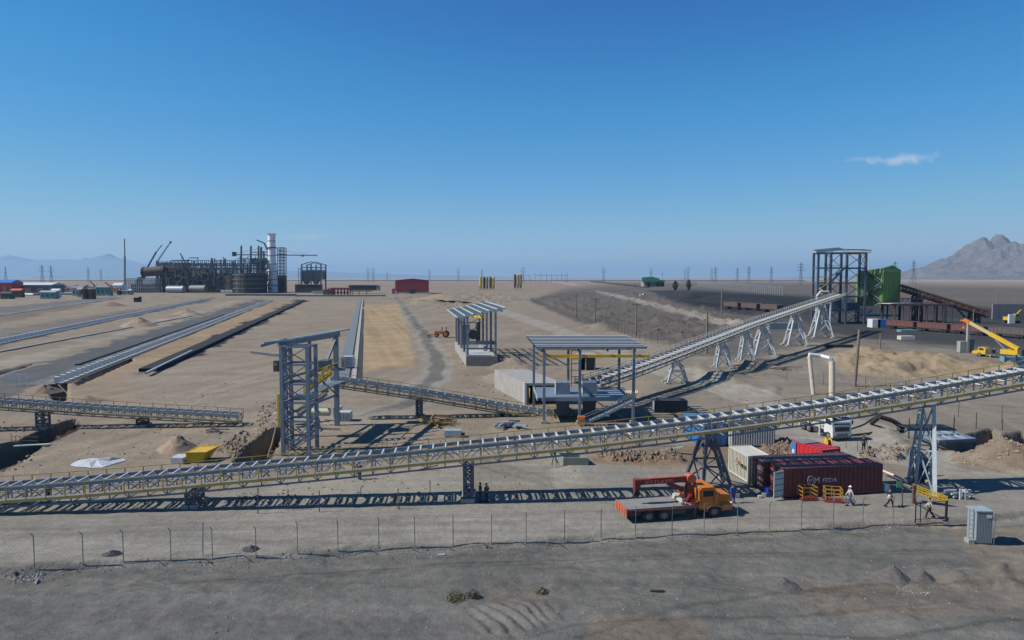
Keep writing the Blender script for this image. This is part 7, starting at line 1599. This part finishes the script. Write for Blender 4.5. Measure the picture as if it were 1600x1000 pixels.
def scatter(name, polys, n, smin, smax, m, seed, label, cat='stones', flat=.6):
    random.seed(seed); b = MB()
    tot = 0
    for poly, share in polys:
        xs = [p[0] for p in poly]; ys = [p[1] for p in poly]; k = 0; want = int(n * share); arr = []
        while len(arr) < want:
            px = np.random.RandomState(seed + k).uniform(min(xs), max(xs), want * 3); py = np.random.RandomState(seed + k + 99).uniform(min(ys), max(ys), want * 3); k += 1
            ok = sdpoly(px, py, poly) > 0; arr += list(zip(px[ok], py[ok]))
            if k > 20: break
        arr = arr[:want]; g = [G(a, c_) for a, c_ in arr]; zs = ground_z(np.array([p.x for p in g]), np.array([p.y for p in g]))
        for p, z in zip(g, zs):
            s = smin + (smax - smin) * random.random() ** 3; vs = []
            for dx, dy, dz in ((1, 0, 0), (-1, 0, 0), (0, 1, 0), (0, -1, 0), (0, 0, 1), (0, 0, -.4)):
                r_ = s * random.uniform(.6, 1.2); vs.append((p.x + dx * r_ + random.uniform(-.2, .2) * s, p.y + dy * r_, z + dz * r_ * flat + random.uniform(-.05, .15) * s))
            b.add(vs, [(0, 2, 4), (2, 1, 4), (1, 3, 4), (3, 0, 4), (2, 0, 5), (1, 2, 5), (3, 1, 5), (0, 3, 5)])
    o = b.build(name, m, None, 'stuff'); tag(o, label, cat); return o
bermp = [(a, c_ - 1) for a, c_ in FENCE_PX] + [(a, c_ + 16) for a, c_ in FENCE_PX[::-1]]
FGP = [(0, 890), (500, 875), (1000, 850), (1600, 830), (1600, 1000), (0, 1000)]
scatter('berm_stones', [(bermp, .55), (FGP, .45)], 2000, .02, .12, STONE, 1, 'small dark stones strewn along the fence berm and foreground dirt')
scatter('white_pebbles', [(bermp, .2), (FGP, .5), ([(1400, 905), (1460, 905), (1460, 922), (1400, 922)], .2), ([(1205, 895), (1255, 893), (1250, 912), (1200, 915)], .1)], 520, .02, .09, CONC, 2, 'pale pebbles dotted over the foreground dirt')
scatter('soil_clods', [(CLODS[0], .4), (CLODS[1], .2), (CLODS[2], .15), (CLODS[3], .1), (CLODS[4], .15)], 1500, .06, .4, SOIL, 3, 'brown soil clods heaped along the small excavation and behind the containers', 'clods', .9)
scatter('rough_field_stones', [([(840, 472), (1000, 460), (1190, 495), (1110, 540), (1010, 525), (905, 500)], .6), ([(590, 464), (760, 456), (830, 470), (690, 482)], .4)], 1500, .15, 1.1, DSTONE, 4, 'dark rocks strewn over the fenced rough field and below the red hall')
scatter('rubble', [([(370, 770), (400, 770), (402, 790), (360, 792)], .2), ([(345, 784), (400, 776), (470, 772), (470, 780), (350, 792)], .3), ([(20, 888), (70, 885), (66, 900), (14, 902)], .25), ([(1100, 566), (1150, 560), (1170, 590), (1110, 600)], .25)], 420, .05, .28, CONCD, 5, 'broken rubble lying by the road stakes and on the left berm', 'rubble')
scatter('excavation_lumps', [([(1480, 712), (1640, 694), (1640, 730), (1490, 728)], .7), ([(1300, 590), (1430, 590), (1420, 606), (1330, 604)], .3)], 700, .05, .32, SAND, 6, 'sandy lumps around the right hand excavation', 'soil lumps', .8)
scatter('field_debris', [([(205, 585), (440, 560), (440, 640), (220, 640)], .16), ([(110, 670), (440, 665), (430, 700), (60, 730)], .16), ([(500, 670), (720, 668), (700, 690), (500, 705)], .1), ([(660, 520), (800, 560), (790, 640), (640, 640)], .16), ([(250, 500), (430, 480), (500, 540), (320, 570)], .12), ([(1000, 560), (1130, 610), (1250, 650), (1000, 650)], .14), ([(400, 740), (900, 735), (900, 770), (400, 785)], .16)], 1500, .04, .26, STONE, 14, 'small stones and debris strewn over the construction yard', 'debris')
scatter('pit_edge_clods', [([(0, 660), (110, 650), (120, 672), (40, 728), (0, 745)], .3), ([(360, 690), (430, 662), (442, 690), (415, 722), (365, 722)], .35), ([(540, 598), (560, 500), (572, 500), (552, 600)], .1), ([(860, 640), (930, 645), (925, 665), (860, 662)], .1), ([(695, 545), (720, 560), (740, 585), (790, 620), (760, 610), (700, 570)], .15)], 700, .05, .35, SOIL, 15, 'brown clods along the trench edges and drainage cuts', 'clods', .8)
def bush(label, px, py, r, m, seed):
    random.seed(seed); p = onground(px, py); b = MB(); t = thing('bush', label, 'bush', p)
    for k in range(520):
        d = Vector((random.gauss(0, 1), random.gauss(0, 1), abs(random.gauss(0, .8)))).normalized() * r * random.uniform(.45, 1.05); d.z *= .75; c_ = p + d; u = Vector((random.uniform(-1, 1), random.uniform(-1, 1), random.uniform(0, 1.4))).normalized() * .09; v = u.orthogonal().normalized() * .018
        b.add([c_ - u, c_ + v, c_ + u, c_ - v], [(0, 1, 2, 3)])
    b.build('leaves', m, t); b = MB()
    for k in range(14): a = k * .45; b.cyl(p, p + Vector((math.cos(a) * r * .7, math.sin(a) * r * .7, r * .6)), .012, .006, 5, False)
    b.build('stems', WOOD, t)
bush('yellow green round bush in the middle foreground', 712, 925, .62, LEAF, 1); bush('sparse dry grass tuft right of the foreground track marks', 846, 914, .4, mat('dry_grass', (.26, .24, .15), .9), 2); bush('dead grey brown bush right of the yellow green one', 738, 922, .5, mat('dead_twigs', (.15, .13, .11), .9), 3)
for px, py, lab in ((168, 871, 'dark low debris mound inside the fence at the left'), (388, 862, 'dark flat scrap inside the fence below the transfer tower')): heap(lab, px, py, .28, .75, PBK, px, 'debris')
